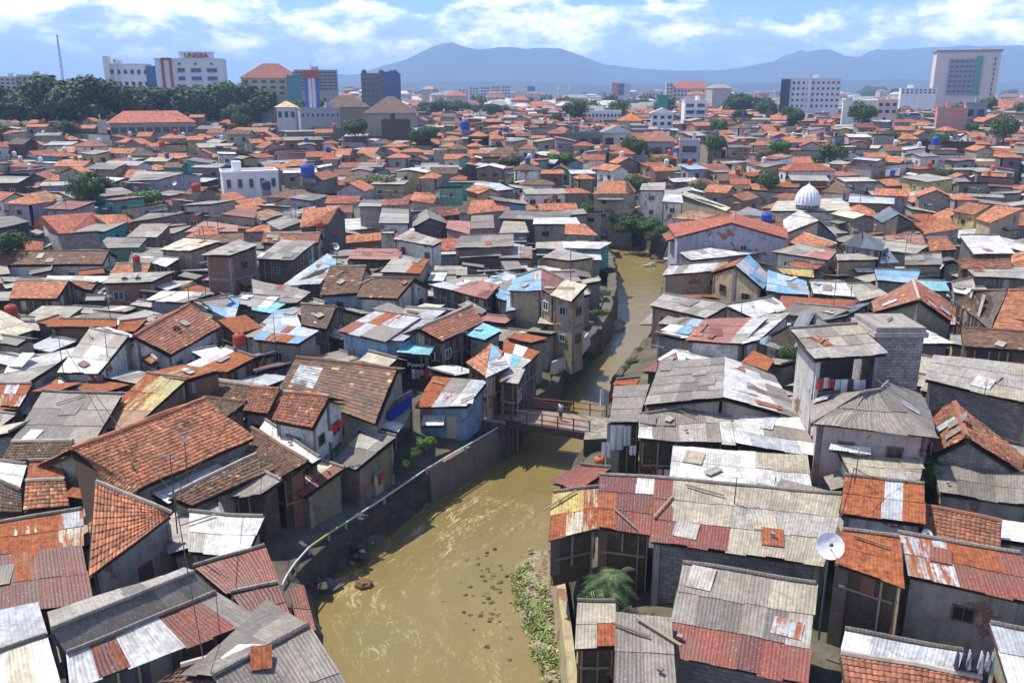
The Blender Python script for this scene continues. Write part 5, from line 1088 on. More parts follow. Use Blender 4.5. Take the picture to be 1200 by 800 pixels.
m = MB(); m.box(wp(-W * .43, -.5, zt - 8.5), (W * .16, 1, 17), LRZ, 'glass', (.02, .025, .035)); m.build('glass_corner', r)
m = MB(); m.box(wp(-W * .02, -.4, zt - 7), (1.6, 1.2, 19), LRZ, 'render_wall', (.7, .7, .74)); m.build('pilaster', r)
r, wp, W, zt = block('tall pinkish grey hotel tower with a gridded glass front, right skyline', 'hotel_tower', 1102, 1170, 61, 640, 20, (.60, .53, .50), 0, 0, .05)
m = MB(); m.box(wp(-W * .03, -.5, zt - 17), (W * .52, .9, 25), LRZ, 'glass', (.22, .23, .24)); m.build('glass_front', r)
m = MB(); m.box(wp(W * .18, -1.1, zt - 16), (W * .10, .5, 26), LRZ, 'glass', (.04, .22, .16)); m.build('green_strip', r)
for i in range(7):
    for j in range(6): put(UW['g'], 'window', r, wp(-W * .24 + j * W * .075, -1.05, zt - 6.5 - i * 3.4), LRZ, (2.0, 1, 1.7))
m = MB(); m.box(wp(0, 12, zt + .8), (W * 1.04, 26, 1.2), LRZ, 'paint', (.25, .25, .25)); m.build('roof_slab', r)
for i in range(8): put(UW['g'], 'window', r, wp(W * .42, -.1, zt - 5 - i * 3.4), LRZ, (.9, 1, 2.2))
block('low white terraced building left of the tall pink tower', 'building', 1058, 1096, 104, 600, 18, (.74, .75, .78), 2, 8, y0=110)
block('small blue painted building behind the dark trees', 'building', 884, 902, 116, 560, 9, (.10, .26, .5), 2, 3, y0=126)
block('cream two storey building with rounded windows at right', 'building', 1030, 1052, 118, 360, 8, (.6, .5, .42), 2, 3, y0=134)
block('long white wall building left of the cream one at right', 'building', 990, 1032, 119, 365, 8, (.60, .66, .62), 0, 0)
block('house with a pink tile clad front wall, upper right', 'pink_fronted_house', 1101, 1133, 128, 325, 9, (.50, .27, .23), 0, 0, .0, parapet=True, cat='house')
block('lavender block beside the pink fronted house', 'concrete_house', 1134, 1156, 122, 335, 10, (.30, .30, .36), 1, 2, .0, y0=140, cat='house')
block('long building with a salmon red roof and balconies, upper left', 'long_building', 133, 225, 144, 300, 12, (.36, .33, .26), 2, 10, .12, 'g', roof='hip', roofc=(.50, .17, .11), parapet=False, y0=172, ww=.7)
block('tan square chimney stack left of the salmon roof', 'chimney_stack', 114, 123, 143, 290, 3, (.5, .43, .33), 0, 0, cat='chimney')
block('grey block house with three small windows, centre right', 'concrete_house', 662, 706, 157, 278, 9, (.22, .22, .205), 1, 3, .0, y0=172, cat='house', matk='block')
block('white house with an unfinished dark upper gable, centre right', 'concrete_house', 706, 740, 156, 282, 9, (.62, .62, .6), 1, 2, .1, y0=172, cat='house', roof='gable', roofc=(.33, .28, .25), parapet=False)
block('house with a broad brown hip roof and blue grey lower walls', 'tile_roofed_house', 742, 790, 166, 255, 8, (.3, .33, .4), 1, 4, -.05, y0=185, cat='house', roof='hip', roofc=(.33, .14, .09), parapet=False)
block('narrow grey house with two open balconies right of the brown hip roof', 'balcony_house', 797, 820, 166, 250, 8, (.42, .42, .45), 2, 1, .0, 'g', y0=196, cat='house', ww=.7)
block('white cubic modern house with dark slit windows, upper left', 'modern_house', 262, 325, 203, 192, 8, (.74, .74, .74), 1, 5, .15, 'g', y0=222, ww=.35, cat='house')
block('white block with a curved cream shade roof, upper left', 'white_block', 324, 346, 126, 330, 9, (.6, .6, .6), 1, 3, .0, y0=140, roof='hip', roofc=(.62, .50, .28), parapet=False)
block('light grey block with a row of tiny windows, upper left of centre', 'grey_block', 352, 398, 128, 325, 10, (.38, .38, .41), 1, 8, .2, y0=140, ww=.3, wh=.3)
block('block overgrown with dark dry creepers, centre left', 'overgrown_block', 447, 480, 142, 292, 8, (.11, .085, .07), 0, 0, matk='rock')
# mosque dome, drum, arches
mp = P(945.7, 243, 6.3); md = mp.y; k = md / 1000 * .90
m = MB(); prof = [(15.2, 0), (15.8, 3), (15.6, 6.5), (14.6, 11), (12.2, 16), (8.6, 20), (4.6, 23), (1.6, 25), (.4, 27), (.05, 30)]
n = 40
for i in range(len(prof) - 1):
    for j in range(n):
        def pt(r_, z_, jj):
            a = 2 * math.pi * jj / n; rr = r_ * (1 + .035 * (1 if jj % 2 else -1)) * k; return (mp.x + rr * math.cos(a), mp.y + rr * math.sin(a), mp.z + (z_ + 4) * k)
        m.face([pt(*prof[i], j), pt(*prof[i], j + 1), pt(*prof[i + 1], j + 1), pt(*prof[i + 1], j)], 'paint', (.76, .77, .78))
m.build('dome', MOSQUE); m = MB(); m.lathe((mp.x, mp.y, mp.z), [(14 * k, 0), (14 * k, 3.6 * k), (16.5 * k, 3.8 * k), (16.5 * k, 4.4 * k)], 24, 'paint', (.55, .56, .58)); m.build('drum', MOSQUE)
for i in range(10):
    a = -math.pi * (i + .5) / 10; put(UW['g'], 'window', MOSQUE, (mp.x + 14 * k * math.cos(a), mp.y + 14 * k * math.sin(a), mp.z + 2 * k), a + math.pi / 2, (2.6 * k, 1, 2.2 * k))

# ---------------------------------------------------------------- river walls, pipe, bridge
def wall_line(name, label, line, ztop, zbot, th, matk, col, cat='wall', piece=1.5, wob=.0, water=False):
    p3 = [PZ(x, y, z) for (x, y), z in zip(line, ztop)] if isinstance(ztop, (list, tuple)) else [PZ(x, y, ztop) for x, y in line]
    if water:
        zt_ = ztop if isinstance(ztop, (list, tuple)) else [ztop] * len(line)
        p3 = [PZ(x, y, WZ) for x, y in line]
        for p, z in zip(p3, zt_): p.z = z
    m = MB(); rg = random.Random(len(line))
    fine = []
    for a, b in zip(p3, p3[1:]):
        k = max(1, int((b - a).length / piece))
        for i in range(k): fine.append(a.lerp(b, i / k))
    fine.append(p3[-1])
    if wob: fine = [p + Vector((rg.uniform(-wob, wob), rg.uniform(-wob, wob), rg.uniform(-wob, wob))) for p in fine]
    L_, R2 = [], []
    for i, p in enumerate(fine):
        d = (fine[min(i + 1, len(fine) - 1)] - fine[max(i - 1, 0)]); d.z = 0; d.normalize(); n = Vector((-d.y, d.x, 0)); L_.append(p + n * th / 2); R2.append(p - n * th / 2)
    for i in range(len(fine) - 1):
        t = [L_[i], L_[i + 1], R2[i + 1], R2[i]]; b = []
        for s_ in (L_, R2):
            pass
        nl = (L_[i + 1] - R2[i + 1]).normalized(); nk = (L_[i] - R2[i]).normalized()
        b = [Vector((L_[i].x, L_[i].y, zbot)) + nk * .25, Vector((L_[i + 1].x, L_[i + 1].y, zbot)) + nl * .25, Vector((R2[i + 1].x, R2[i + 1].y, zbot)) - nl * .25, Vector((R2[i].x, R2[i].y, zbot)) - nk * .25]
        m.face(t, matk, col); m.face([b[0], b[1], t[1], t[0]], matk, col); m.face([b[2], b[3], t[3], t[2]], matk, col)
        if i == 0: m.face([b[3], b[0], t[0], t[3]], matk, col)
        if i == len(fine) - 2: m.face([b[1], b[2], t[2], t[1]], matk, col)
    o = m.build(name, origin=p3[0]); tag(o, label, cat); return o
PIPE = [(330, 686), (337, 672), (346, 659), (362, 641), (385, 625), (405, 612), (450, 583), (500, 549), (545, 523), (588, 498)]
wall_line('retaining_wall', 'grey concrete river wall with upright ribs left of the bridge', [(500, 550), (545, 524), (590, 499), (600, 492)], -1.35, -4.4, .55, 'wall', (.20, .185, .15))
wall_line('rubble_wall', 'dark broken stone embankment under the white pipe on the left bank', [(326, 700), (337, 676), (350, 660), (385, 628), (450, 586), (499, 551)], -1.7, -4.4, .9, 'rock', (.10, .09, .075), wob=.16)
p3 = [PZ(x, y, -1.05) for x, y in PIPE]
rp = empty('water_pipe', p3[0], 'long white pipe running along the top of the left river wall', 'pipe')
m = MB(); m.tube(p3, .062, 'paint', (.58, .58, .55), 8); m.build('pipe', rp)
m = MB(); m.tube([p3[3].lerp(p3[4], .1), p3[4], p3[5].lerp(p3[4], .1)], .072, 'paint', (.35, .42, .12), 8); m.build('green_section', rp)
m = MB()
for p in p3[1:]: m.box((p.x, p.y, p.z - .25), (.16, .16, .45), .4, 'paint', (.3, .3, .28))
m.build('bracket', rp)
m = MB()
for i in range(9):
    x = 512 + i * 9.5; y = 550 - 5 - (x - 500) * .585; p = PZ(x, y, -1.5); m.box((p.x + .30, p.y - .32, -2.9), (.28, .28, 2.9), .6, 'wall', (.22, .2, .17))
tag(m.build('wall_ribs', origin=p3[-1]), 'row of upright concrete ribs against the left river wall', 'buttresses')
wall_line('river_wall', 'tan concrete embankment wall beside the weedy gravel bar', [(652, 636), (657, 680), (664, 730), (672, 800), (680, 862)], -2.1, -4.5, .5, 'wall', (.42, .35, .20))
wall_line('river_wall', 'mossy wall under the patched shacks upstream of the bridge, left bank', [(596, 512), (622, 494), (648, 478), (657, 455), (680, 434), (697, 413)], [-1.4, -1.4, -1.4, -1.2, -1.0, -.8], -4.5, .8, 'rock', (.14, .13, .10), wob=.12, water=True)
wall_line('handrail_wall', 'low pale parapet stepping around the tan river house', [(647, 424), (669, 415), (689, 390)], .1, -1.2, .18, 'paint', (.5, .48, .44))
wall_line('cliff_wall', 'rough rock bank below the tan river house', [(697, 415), (709, 392), (717, 366), (715, 340), (709, 312), (705, 292)], [-.9, -.4, 0, 0, -.6, -1], -4.5, 1.2, 'rock', (.18, .17, .13), wob=.3, water=True)
wall_line('stone_wall', 'long stained stone wall dropping to the river bend', [(630, 262), (668, 268), (694, 277), (709, 291)], [.8, .6, 0, -.6], -4.6, .9, 'rock', (.24, .22, .17), wob=.15, water=True)
wall_line('stone_wall', 'overgrown rock face closing the far side of the river bend', [(662, 257), (702, 266), (728, 277), (754, 288), (780, 303)], [.3, .3, .5, .3, -.6], -4.6, 1.6, 'rock', (.15, .14, .10), wob=.4, water=True)
wall_line('stone_wall', 'ragged wall of the right bank above the water, below the big hall', [(784, 304), (788, 322), (779, 350), (775, 385), (765, 410)], -1.6, -4.6, .8, 'rock', (.16, .14, .11), wob=.2, water=True)
wall_line('stone_wall', 'right bank wall between the bridge and the stilted riverside house', [(765, 412), (741, 442), (719, 470)], -1.6, -4.6, .7, 'rock', (.15, .13, .10), wob=.12, water=True)
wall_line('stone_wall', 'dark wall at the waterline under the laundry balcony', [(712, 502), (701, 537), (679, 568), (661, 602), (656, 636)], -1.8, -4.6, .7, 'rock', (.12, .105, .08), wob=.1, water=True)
# bridge
BZ = -.55
q = [PZ(566, 486, BZ), PZ(692, 506, BZ), PZ(710, 489, BZ), PZ(578, 475, BZ)]
br = empty('footbridge', (q[0] + q[1]) / 2, 'narrow footbridge with red railings over the brown river', 'bridge')
m = MB(); slab(m, q, .22, 'wall', (.30, .23, .18), 0); m.build('deck', br)
RED = (.15, .05, .042)
for (a, b, nm) in ((q[0], q[1], 'near'), (q[3], q[2], 'far')):
    m = MB(); d = (b - a).normalized(); nn = Vector((d.y, -d.x, 0)) * (.08 if nm == 'near' else -.08)
    mid = (a + b) / 2 + nn * 2; m.box((mid.x, mid.y, BZ - .38), ((b - a).length, .16, .62), math.atan2(d.y, d.x), 'paint', (.07, .05, .045)); m.build('girder', br)
    m = MB(); k = 7
    for i in range(k + 1):
        p = a.lerp(b, i / k) + nn * 3.2; m.box((p.x, p.y, BZ + .38), (.09, .09, 1.35), math.atan2(d.y, d.x), 'paint', RED)
    for h in (.45, .98): m.tube([a + nn * 3.2 + Vector((0, 0, h)), b + nn * 3.2 + Vector((0, 0, h))], .045, 'paint', jit(rng, (.2, .07, .06), .2), 6)
    if nm == 'far':
        for h in (.25, .7): m.tube([a + nn * 3.2 + Vector((0, 0, h)), a.lerp(b, .6) + nn * 3.2 + Vector((0, 0, h))], .04, 'paint', (.28, .09, .07), 6)
    m.build('railing', br)
pa = P(700, 500, BZ); m = MB()
t4 = [PZ(684, 515, BZ + .15), PZ(716, 513, BZ + .15), PZ(718, 489, BZ + .15), PZ(688, 490, BZ + .15)]
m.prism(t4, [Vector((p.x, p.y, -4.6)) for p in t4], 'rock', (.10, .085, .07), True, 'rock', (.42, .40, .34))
tag(m.build('bridge_abutment', origin=t4[0]), 'rough concrete block carrying the right end of the footbridge', 'abutment')
t4 = [PZ(560, 492, BZ - .1), PZ(592, 497, BZ - .1), PZ(596, 476, BZ - .1), PZ(566, 472, BZ - .1)]
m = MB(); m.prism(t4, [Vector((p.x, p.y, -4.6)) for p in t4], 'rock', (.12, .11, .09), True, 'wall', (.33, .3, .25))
tag(m.build('bridge_abutment', origin=t4[0]), 'stained concrete landing under the left end of the footbridge', 'abutment')

# ---------------------------------------------------------------- people
def skin_mesh(name, joints, edges, radii, colr, parent, root=0):
    me = bpy.data.meshes.new(name); me.from_pydata(joints, edges, []); o = bpy.data.objects.new(name, me); COL.objects.link(o); o.parent = parent
    md_ = o.modifiers.new('s', 'SKIN'); md_.use_smooth_shade = True
    for i, r_ in enumerate(radii):
        v = me.skin_vertices[0].data[i]; v.radius = (r_, r_) if not isinstance(r_, tuple) else r_; v.use_root = (i == root)
    s_ = o.modifiers.new('u', 'SUBSURF'); s_.levels = 1; s_.render_levels = 2
    mt = bpy.data.materials.new(name + '_m'); mt.use_nodes = True; b_ = mt.node_tree.nodes['Principled BSDF']; b_.inputs['Base Color'].default_value = (*colr, 1); b_.inputs['Roughness'].default_value = .8; me.materials.append(mt)
    return o
def person(loc, rz, label, shirt, trousers, hair=(.02, .015, .012)):
    r = empty('person', loc, label, 'person'); r.rotation_euler = (0, 0, rz)
    J_ = [(0, 0, .95), (0, 0, 1.15), (0, 0, 1.36), (0, 0.01, 1.47), (0, .02, 1.56), (0, .03, 1.66), (-.17, 0, 1.38), (-.24, .03, 1.12), (-.2, .2, .95), (-.18, .27, .92), (.17, 0, 1.38), (.25, .0, 1.1), (.27, .06, .86), (.27, .08, .76),
          (-.1, 0, .88), (-.12, .06, .48), (-.11, 0, .08), (-.11, .14, .04), (.1, 0, .88), (.12, -.04, .48), (.13, -.1, .08), (.13, .05, .04)]
    Ed = [(0, 1), (1, 2), (2, 3), (3, 4), (4, 5), (2, 6), (6, 7), (7, 8), (8, 9), (2, 10), (10, 11), (11, 12), (12, 13), (0, 14), (14, 15), (15, 16), (16, 17), (0, 18), (18, 19), (19, 20), (20, 21)]
    Rd = [(.15, .11), (.14, .1), (.16, .1), .055, .085, .08, .06, .045, .035, .03, .06, .045, .035, .03, .09, .06, .042, .035, .09, .06, .042, .035]
    skin_mesh('body', J_, Ed, Rd, (.22, .12, .075), r)
    skin_mesh('shirt', J_[:3] + [J_[6], (-.22, .02, 1.2), J_[10], (.23, 0, 1.2)], [(0, 1), (1, 2), (2, 3), (3, 4), (2, 5), (5, 6)], [(.17, .13), (.165, .125), (.17, .12), .085, .07, .085, .07], shirt, r)
    skin_mesh('trousers', [J_[0], J_[14], J_[15], (-.11, .01, .16), J_[18], J_[19], (.13, -.09, .16)], [(0, 1), (1, 2), (2, 3), (0, 4), (4, 5), (5, 6)], [(.165, .13), .105, .08, .062, .105, .08, .062], trousers, r)
    h = MB(); h.lathe((0, .0, 1.62), [(.06, -.09), (.098, -.03), (.1, .03), (.075, .085), (.01, .105)], 12, 'paint', hair); ho = h.build('hair', None); ho.parent = r
    return r
fp = PZ(657, 492.5, BZ); person((fp.x, fp.y, BZ + .01), 2.4, 'person in a pale shirt and dark trousers standing on the footbridge', (.6, .62, .55), (.06, .07, .1))
# ---------------------------------------------------------------- clutter on and around the houses
dz = P(972, 640, 5.9)
def dish(loc, r_, aim, label, pole=1.6, col=(.74, .74, .74), group=None):
    o = empty('satellite_dish', loc, label, 'satellite dish', group); m = MB()
    ax = Vector(aim).normalized(); c = Vector(loc) + Vector((0, 0, 0))
    m.lathe(c, [(0.01, 0.0), (r_ * .35, .035 * r_), (r_ * .7, .14 * r_), (r_, .3 * r_), (r_ * 1.02, .3 * r_), (r_ * .7, .11 * r_), (.01, -.03)], 24, 'paint', col, ax); m.build('reflector', o, smooth=False)
    m = MB(); m.tube([c + ax * .05, c + ax * r_ * .75], .03, 'paint', (.15, .15, .15), 5); m.box(c + ax * r_ * .78, (.12, .12, .14), 0, 'paint', (.12, .12, .12)); m.build('feed_horn', o)
    m = MB(); m.tube([c - ax * .05, c - Vector((0, 0, pole))], .05, 'paint', (.1, .1, .1), 6); m.build('pole', o); return o
dish(dz, .62, (-.15, -.8, .62), 'large white satellite dish at the corner of the broad beige roof', 5)
dish(P(1086, 626, 4.2), .26, (-.2, -.8, .6), 'small white dish on the mossy rubble strewn tile roof', 1)
for px, py, z, rr, lb in ((1159, 130, 6.8, .5, 'round white dish beside the orange roof, upper right'), (1039, 134, 6, .5, 'white dish above the brown roofs, upper right'), (205, 215, 5, .5, 'pale dish near the lavender block'), (395, 290, 5, .4, 'dish beside the mossy roofs on the left bank')):
    dish(P(px, py, z), rr, (-.2, -.8, .5), lb, 2)
def tank(px, py, z, col, label, r_=.55):
    p = P(px, py, z); o = empty('water_tank', p, label, 'water tank', 'plastic water tanks on the roofs')
    m = MB(); m.lathe(p, [(r_, 0), (r_, r_ * .5), (r_ * 1.03, r_ * .55), (r_, r_ * .6), (r_, r_ * 1.5), (r_ * .75, r_ * 1.85), (r_ * .3, r_ * 1.95)], 14, 'paint', col); m.build('barrel', o)
    m = MB(); m.lathe(p + Vector((0, 0, r_ * 1.95)), [(r_ * .3, 0), (r_ * .3, .08), (.02, .1)], 10, 'paint', (.08, .08, .09)); m.build('lid', o)
    m = MB(); m.box(p - Vector((0, 0, .6)), (r_ * 2, r_ * 2, 1.18), .3, 'block', (.3, .28, .25)); m.build('stand', o)
RT, OT, BT = (.42, .05, .03), (.5, .14, .04), (.03, .07, .35)
for a in ((281, 404, 4.2, RT, 'red tank beside the rusty square roof, left bank'), (160, 307, 5.2, RT, 'red tank behind the green walled house', .45), (375, 268, 6.6, RT, 'red tank on the dark extension of the charcoal gable'),
          (14, 370, 4.0, RT, 'red tank near the left edge above the yellow roof', .6), (361, 208, 6.5, BT, 'blue square set tank above the grey flat roofs', 1.5), (898, 262, 6.0, BT, 'blue tank at the right end of the big hall', .9), (911, 172, 5.5, (.02, .04, .3), 'dark blue tank at upper right', 1.2),
          (312, 222, 6.5, (.04, .05, .1), 'near black tank by the white modern house', .9), (230, 225, 6, RT, 'red tank at the end of the lavender block', .9), (702, 546, .6, OT, 'orange tub at the foot of the laundry balcony', .38), (1127, 128, 9, RT, 'red tank on top of the pink fronted house', .9),
          (1096, 170, 7, BT, 'blue tarped tank beside the green gable, upper right', 1.2), (962, 160, 6.5, RT, 'red tank on the brown brick house, upper right', .8), (545, 152, 6, BT, 'blue tank amid grey roofs left of centre', 1.6), (190, 172, 6, RT, 'red tank near the salmon roofed building', .8), (645, 330, 5, (.5, .52, .55), 'pale steel drum by the ochre wall', .4)):
    tank(*a[:5], *(a[5:] or ()))
def antenna(px, py, z, h, label):
    p = P(px, py, z); o = empty('tv_antenna', p, label, 'antenna', 'thin aerial poles standing over the roofs'); m = MB()
    m.tube([p - Vector((0, 0, 1.2)), p + Vector((.03 * h, 0, h))], .04, 'paint', (.08, .075, .07), 5, r2=.025); m.build('pole', o)
    t = p + Vector((.03 * h, 0, h * .97)); a = (px * 1.3) % 3.14; d = Vector((math.cos(a), math.sin(a), 0)); e = Vector((-d.y, d.x, 0)); m = MB()
    m.tube([t - d * .5, t + d * .6], .015, 'paint', (.3, .3, .3), 4)
    for i in range(6): c = t + d * (-.45 + i * .2); m.tube([c - e * .32, c + e * .32], .012, 'paint', (.3, .3, .3), 4)
    m.build('aerial', o)
for a in ((73, 430, 4.4, 2.6, 'pole between the white roofs near the left edge'), (125, 412, 4.8, 1.6, 'aerial on the white side walled house'), (219, 553, 4.2, 2.2, 'aerial on the long orange roof'), (205, 600, 5.5, 3.2, 'tall dark pole over the orange wing'), (322, 400, 4.2, 2.6, 'pole over the blue sheets, left bank'), (437, 285, 5, 3.2, 'aerial beside the mossy roofs'),
          (541, 420, 4.5, 2.4, 'aerial behind the bridge shack'), (1001, 566, 4.9, 2.0, 'crooked pole on the small rusty red roof'), (1150, 480, 5.9, 1.8, 'aerial over the brown gable at right'), (868, 370, 4.6, 2.5, 'aerial above the salmon roof'), (950, 330, 6, 2.2, 'aerial by the cream awnings'), (610, 300, 5.4, 2.4, 'aerial above the orange roof at the bend'),
          (770, 430, 5.0, 1.8, 'aerial on the big grey gable'), (240, 335, 6.5, 2.6, 'aerial on the brick tower house'), (150, 265, 6.5, 2.5, 'aerial on the wide hipped roof'), (520, 250, 6, 3, 'aerial behind the grey gables'), (1060, 300, 6.5, 3, 'aerial over the joined orange hips'), (860, 590, 4.2, 1.6, 'short pole on the broad beige roof')):
    antenna(*a)
def cable(p, q_, sagz, label):
    a, b = P(*p), P(*q_); c = []
    for i in range(15): t = i / 14; v = a.lerp(b, t); v.z -= sagz * 4 * t * (1 - t); c.append(v)
    m = MB(); m.tube(c, .022, 'paint', (.03, .03, .03), 4); tag(m.build('cable', origin=a), label, 'cable', 'black cables strung over the roofs')
cable((205, 580, 8.3), (238, 770, 5), .4, 'cable hanging down past the orange wing to the bottom edge'); cable((205, 580, 8.3), (73, 402, 6.9), .6, 'cable from the tall pole towards the left edge'); cable((1001, 548, 6.8), (1083, 560, 5), .5, 'cable looping over the small rusty roof')
cable((1001, 548, 6.8), (985, 606, 5), .3, 'cable dropping beside the small rusty roof'); cable((205, 580, 8.3), (322, 388, 6.7), .9, 'cable crossing from the tall pole to the blue sheets'); cable((541, 405, 6.8), (690, 490, 2.5), .8, 'cable running over the footbridge'); cable((1122, 470, 6.5), (1200, 470, 7), .3, 'cable in front of the block warehouse')
def cloth(px, py, z, w_, h_, rz, col, label, group):
    p = P(px, py, z); m = MB(); k = 6; d = Vector((math.cos(rz), math.sin(rz), 0)); n = Vector((-d.y, d.x, 0))
    def pt(i, j, s_): return p + d * (w_ * (i / k - .5)) + Vector((0, 0, -h_ * j / 4)) + n * (.07 * math.sin(i * 2.1 + px) * (.3 + j / 4) + s_)
    for i in range(k):
        for j in range(4):
            m.face([pt(i, j + 1, 0), pt(i + 1, j + 1, 0), pt(i + 1, j, 0), pt(i, j, 0)], 'cloth', col); m.face([pt(i, j, .02), pt(i + 1, j, .02), pt(i + 1, j + 1, .02), pt(i, j + 1, .02)], 'cloth', col)
    tag(m.build('hanging_cloth', origin=p), label, 'laundry', group)
for px, py, z, w_, h_, col, lb in ((724, 498, 3.3, 1.0, 1.9, (.68, .70, .72), 'wide white sheet hung on the balcony beside the bridge'), (735, 499, 3.4, .6, 1.5, (.6, .64, .68), 'narrow pale cloth right of the wide white sheet'), (711, 518, 2.3, .7, 1.2, (.75, .75, .75), 'white sheet drooping lowest over the water'),
        (742, 522, 2.6, .5, .7, (.7, .7, .72), 'small white cloth by the dark balcony'), (706, 455, 2.8, .35, 1.5, (.62, .6, .6), 'pale cloth hung at the river end of the grey roof'), (716, 458, 2.8, .3, 1.0, (.4, .05, .05), 'red cloth hung at the river end of the grey roof'),
        (391, 498, 4.3, .45, .5, (.5, .05, .04), 'red shirt on the blue and white gable wall'), (399, 492, 4.6, .4, .5, (.5, .06, .05), 'second red shirt, higher on the gable wall'), (387, 505, 4.0, .35, .8, (.55, .57, .6), 'pale cloth on the blue and white gable wall')):
    cloth(px, py, z, w_, h_, .1, col, lb, 'washing hung out beside the river')
rg = random.Random(8)
for i, px in enumerate((962, 969, 976, 983, 990, 997, 1004, 1011, 1016)):
    c = rg.choice([(.7, .7, .7), (.4, .06, .06), (.05, .06, .12), (.5, .5, .55), (.12, .1, .1), (.6, .3, .35)])
    nm = {(.7, .7, .7): 'white', (.4, .06, .06): 'red', (.05, .06, .12): 'navy', (.5, .5, .55): 'light grey', (.12, .1, .1): 'black', (.6, .3, .35): 'pink'}[c]
    cloth(px, rg.uniform(442, 447), 8.2, .42, rg.uniform(.6, 1.1), rg.uniform(-.3, .3), c, f'{nm} garment, number {"one two three four five six seven eight nine".split()[i]} from the left in the open upstairs room', 'clothes drying in the open upstairs room')
for i, px in enumerate((1124, 1131, 1138, 1145, 1152, 1159, 1165)):
    c = rg.choice([(.55, .6, .65), (.07, .07, .12), (.3, .4, .35), (.6, .6, .65)])
    cloth(px, 762 + (px - 1124) * .1, 3.9, .4, rg.uniform(.6, 1.0), 1.2, c, f'garment {"first second third fourth fifth sixth seventh".split()[i]} from the left on the bottom right drying rack', 'clothes on the drying rack')
# upstairs room, tower and canopies of the hip roofed block house
def canopy(name, label, q, zs, pal, seed, posts=(), cat='canopy', th=.12):
    p = [P(x, y, z) for (x, y), z in zip(q, zs)]; o = empty(name, p[0], label, cat); m = MB(); roof_panel(m, p, pal, random.Random(seed), 0); m.build('canopy_sheet', o)
    m = MB()
    for i in posts: a = p[i]; m.box((a.x, a.y, a.z - 1.4), (.18, .18, 2.7), 0, 'paint', (.5, .5, .47))
    if posts: m.build('post', o)
    return o
ur = empty('rooftop_room', P(985, 470, 6.5), 'open fronted concrete room on top of the hip roofed block house', 'rooftop room')
fl, frr = P(952, 470, 6.3), P(1021, 462, 6.3); m = MB()
dpt = Vector((0, 3.6, 0)); hgt = Vector((0, 0, 2.9))
def wallbox(m, a, b, h, th, matk, col):
    d = b - a; L = Vector((d.x, d.y)).length; c = (a + b) / 2; m.box((c.x, c.y, min(a.z, b.z) + h / 2), (L, th, h), math.atan2(d.y, d.x), matk, col)
z0 = Vector((0, 0, -3)); fl.z = frr.z = 6.6
wallbox(m, fl + z0, fl + z0 + dpt, 6.2, .18, 'wall', (.5, .5, .47)); wallbox(m, fl + z0 + dpt, frr + z0 + dpt, 6.2, .18, 'block', (.2, .19, .18)); wallbox(m, fl, frr, .3, .18, 'wall', (.3, .29, .27))
m.build('wall', ur); m = MB()
a, b = fl + hgt + Vector((-.6, -1.1, .1)), frr + hgt + Vector((.2, -1.1, .1)); roof_panel(m, [a, b, b + Vector((0, 5.2, .5)), a + Vector((0, 5.2, .5))], 'lg', random.Random(3), 0); m.build('roof', ur)
m = MB(); m.box((fl.x + .1, fl.y - .1, 8.0), (.22, .22, 3.2), 0, 'paint', (.55, .55, .52)); m.box((frr.x, frr.y - .1, 8.0), (.25, .25, 3.2), 0, 'paint', (.3, .3, .28)); m.build('post', ur)
tw = empty('block_tower', P(1053, 455, 5), 'square grey block tower with a projecting concrete lid', 'tower'); m = MB()
a, b = P(1022, 452, 6.5), P(1084, 458, 6.5); L = b.x - a.x; cxx = (a.x + b.x) / 2; m.box((cxx, a.y + 1.9, 6.4), (L, 3.6, 7.2), 0, 'block', (.42, .41, .385)); m.build('wall', tw)
m = MB(); m.box((cxx - .1, a.y + 1.9, 10.2), (L + .5, 4.2, .35), 0, 'wall', (.42, .40, .36)); m.box((cxx - .1, a.y + 1.9, 10.55), (L + .2, 3.9, .3), 0, 'wall', (.33, .31, .28)); m.build('roof_slab', tw)
canopy('window_canopy', 'thin white canopy over the ground windows of the hip roofed house', [(972, 526), (1020, 530), (1020, 524), (974, 520)], (5.0, 5.0, 5.2, 5.2), 'wh', 4)
canopy('white_awning', 'small white triangular canopy over the water, right bank', [(750, 379 + 0), (767, 379), (767, 366), (765, 365)], (-.2, -.2, .6, .6), 'wh', 5)
# black banner
bp = P(463, 416, 3.0); be = P(505, 416, 3.0); bn = empty('banner', bp, 'black banner with white lettering under the pale blue awning', 'banner'); m = MB(); d = be - bp
m.box(((bp.x + be.x) / 2, bp.y - .35, 2.2), (d.length, .05, 1.5), math.atan2(d.y, d.x), 'cloth', (.012, .012, .014)); m.build('cloth', bn)
tx = bpy.data.curves.new('lettering', 'FONT'); tx.body = 'Power'; tx.size = .6; tx.extrude = .01; tx.align_x = 'CENTER'; wm_ = bpy.data.materials.new('white_letters'); wm_.use_nodes = True; wm_.node_tree.nodes['Principled BSDF'].inputs['Base Color'].default_value = (.75, .75, .75, 1); tx.materials.append(wm_)
to = bpy.data.objects.new('lettering', tx); COL.objects.link(to); to.parent = bn; to.rotation_euler = (R(90), 0, math.atan2(d.y, d.x)); to.location = Vector(((bp.x + be.x) / 2 + .3, bp.y - .40, 2.0)) - wloc(bn); tomesh(to)
# tarpaulin
m = MB(); q = [P(457, 494, 2.2), P(481, 476, 2.4), P(484, 462, 2.9), P(455, 482, 2.9)]; slab(m, q, .04, 'cloth', (.02, .03, .22)); tag(m.build('tarpaulin', origin=q[0]), 'dark blue tarpaulin slung beside the orange and zinc shack', 'tarpaulin')
m = MB(); q = [P(1148, 300, 5), P(1160, 299, 5), P(1160, 293, 5.6), P(1148, 294, 5.6)]; slab(m, q, .04, 'cloth', (.04, .10, .22)); tag(m.build('tarpaulin', origin=q[0]), 'blue tarpaulin behind the framed white roof', 'tarpaulin')
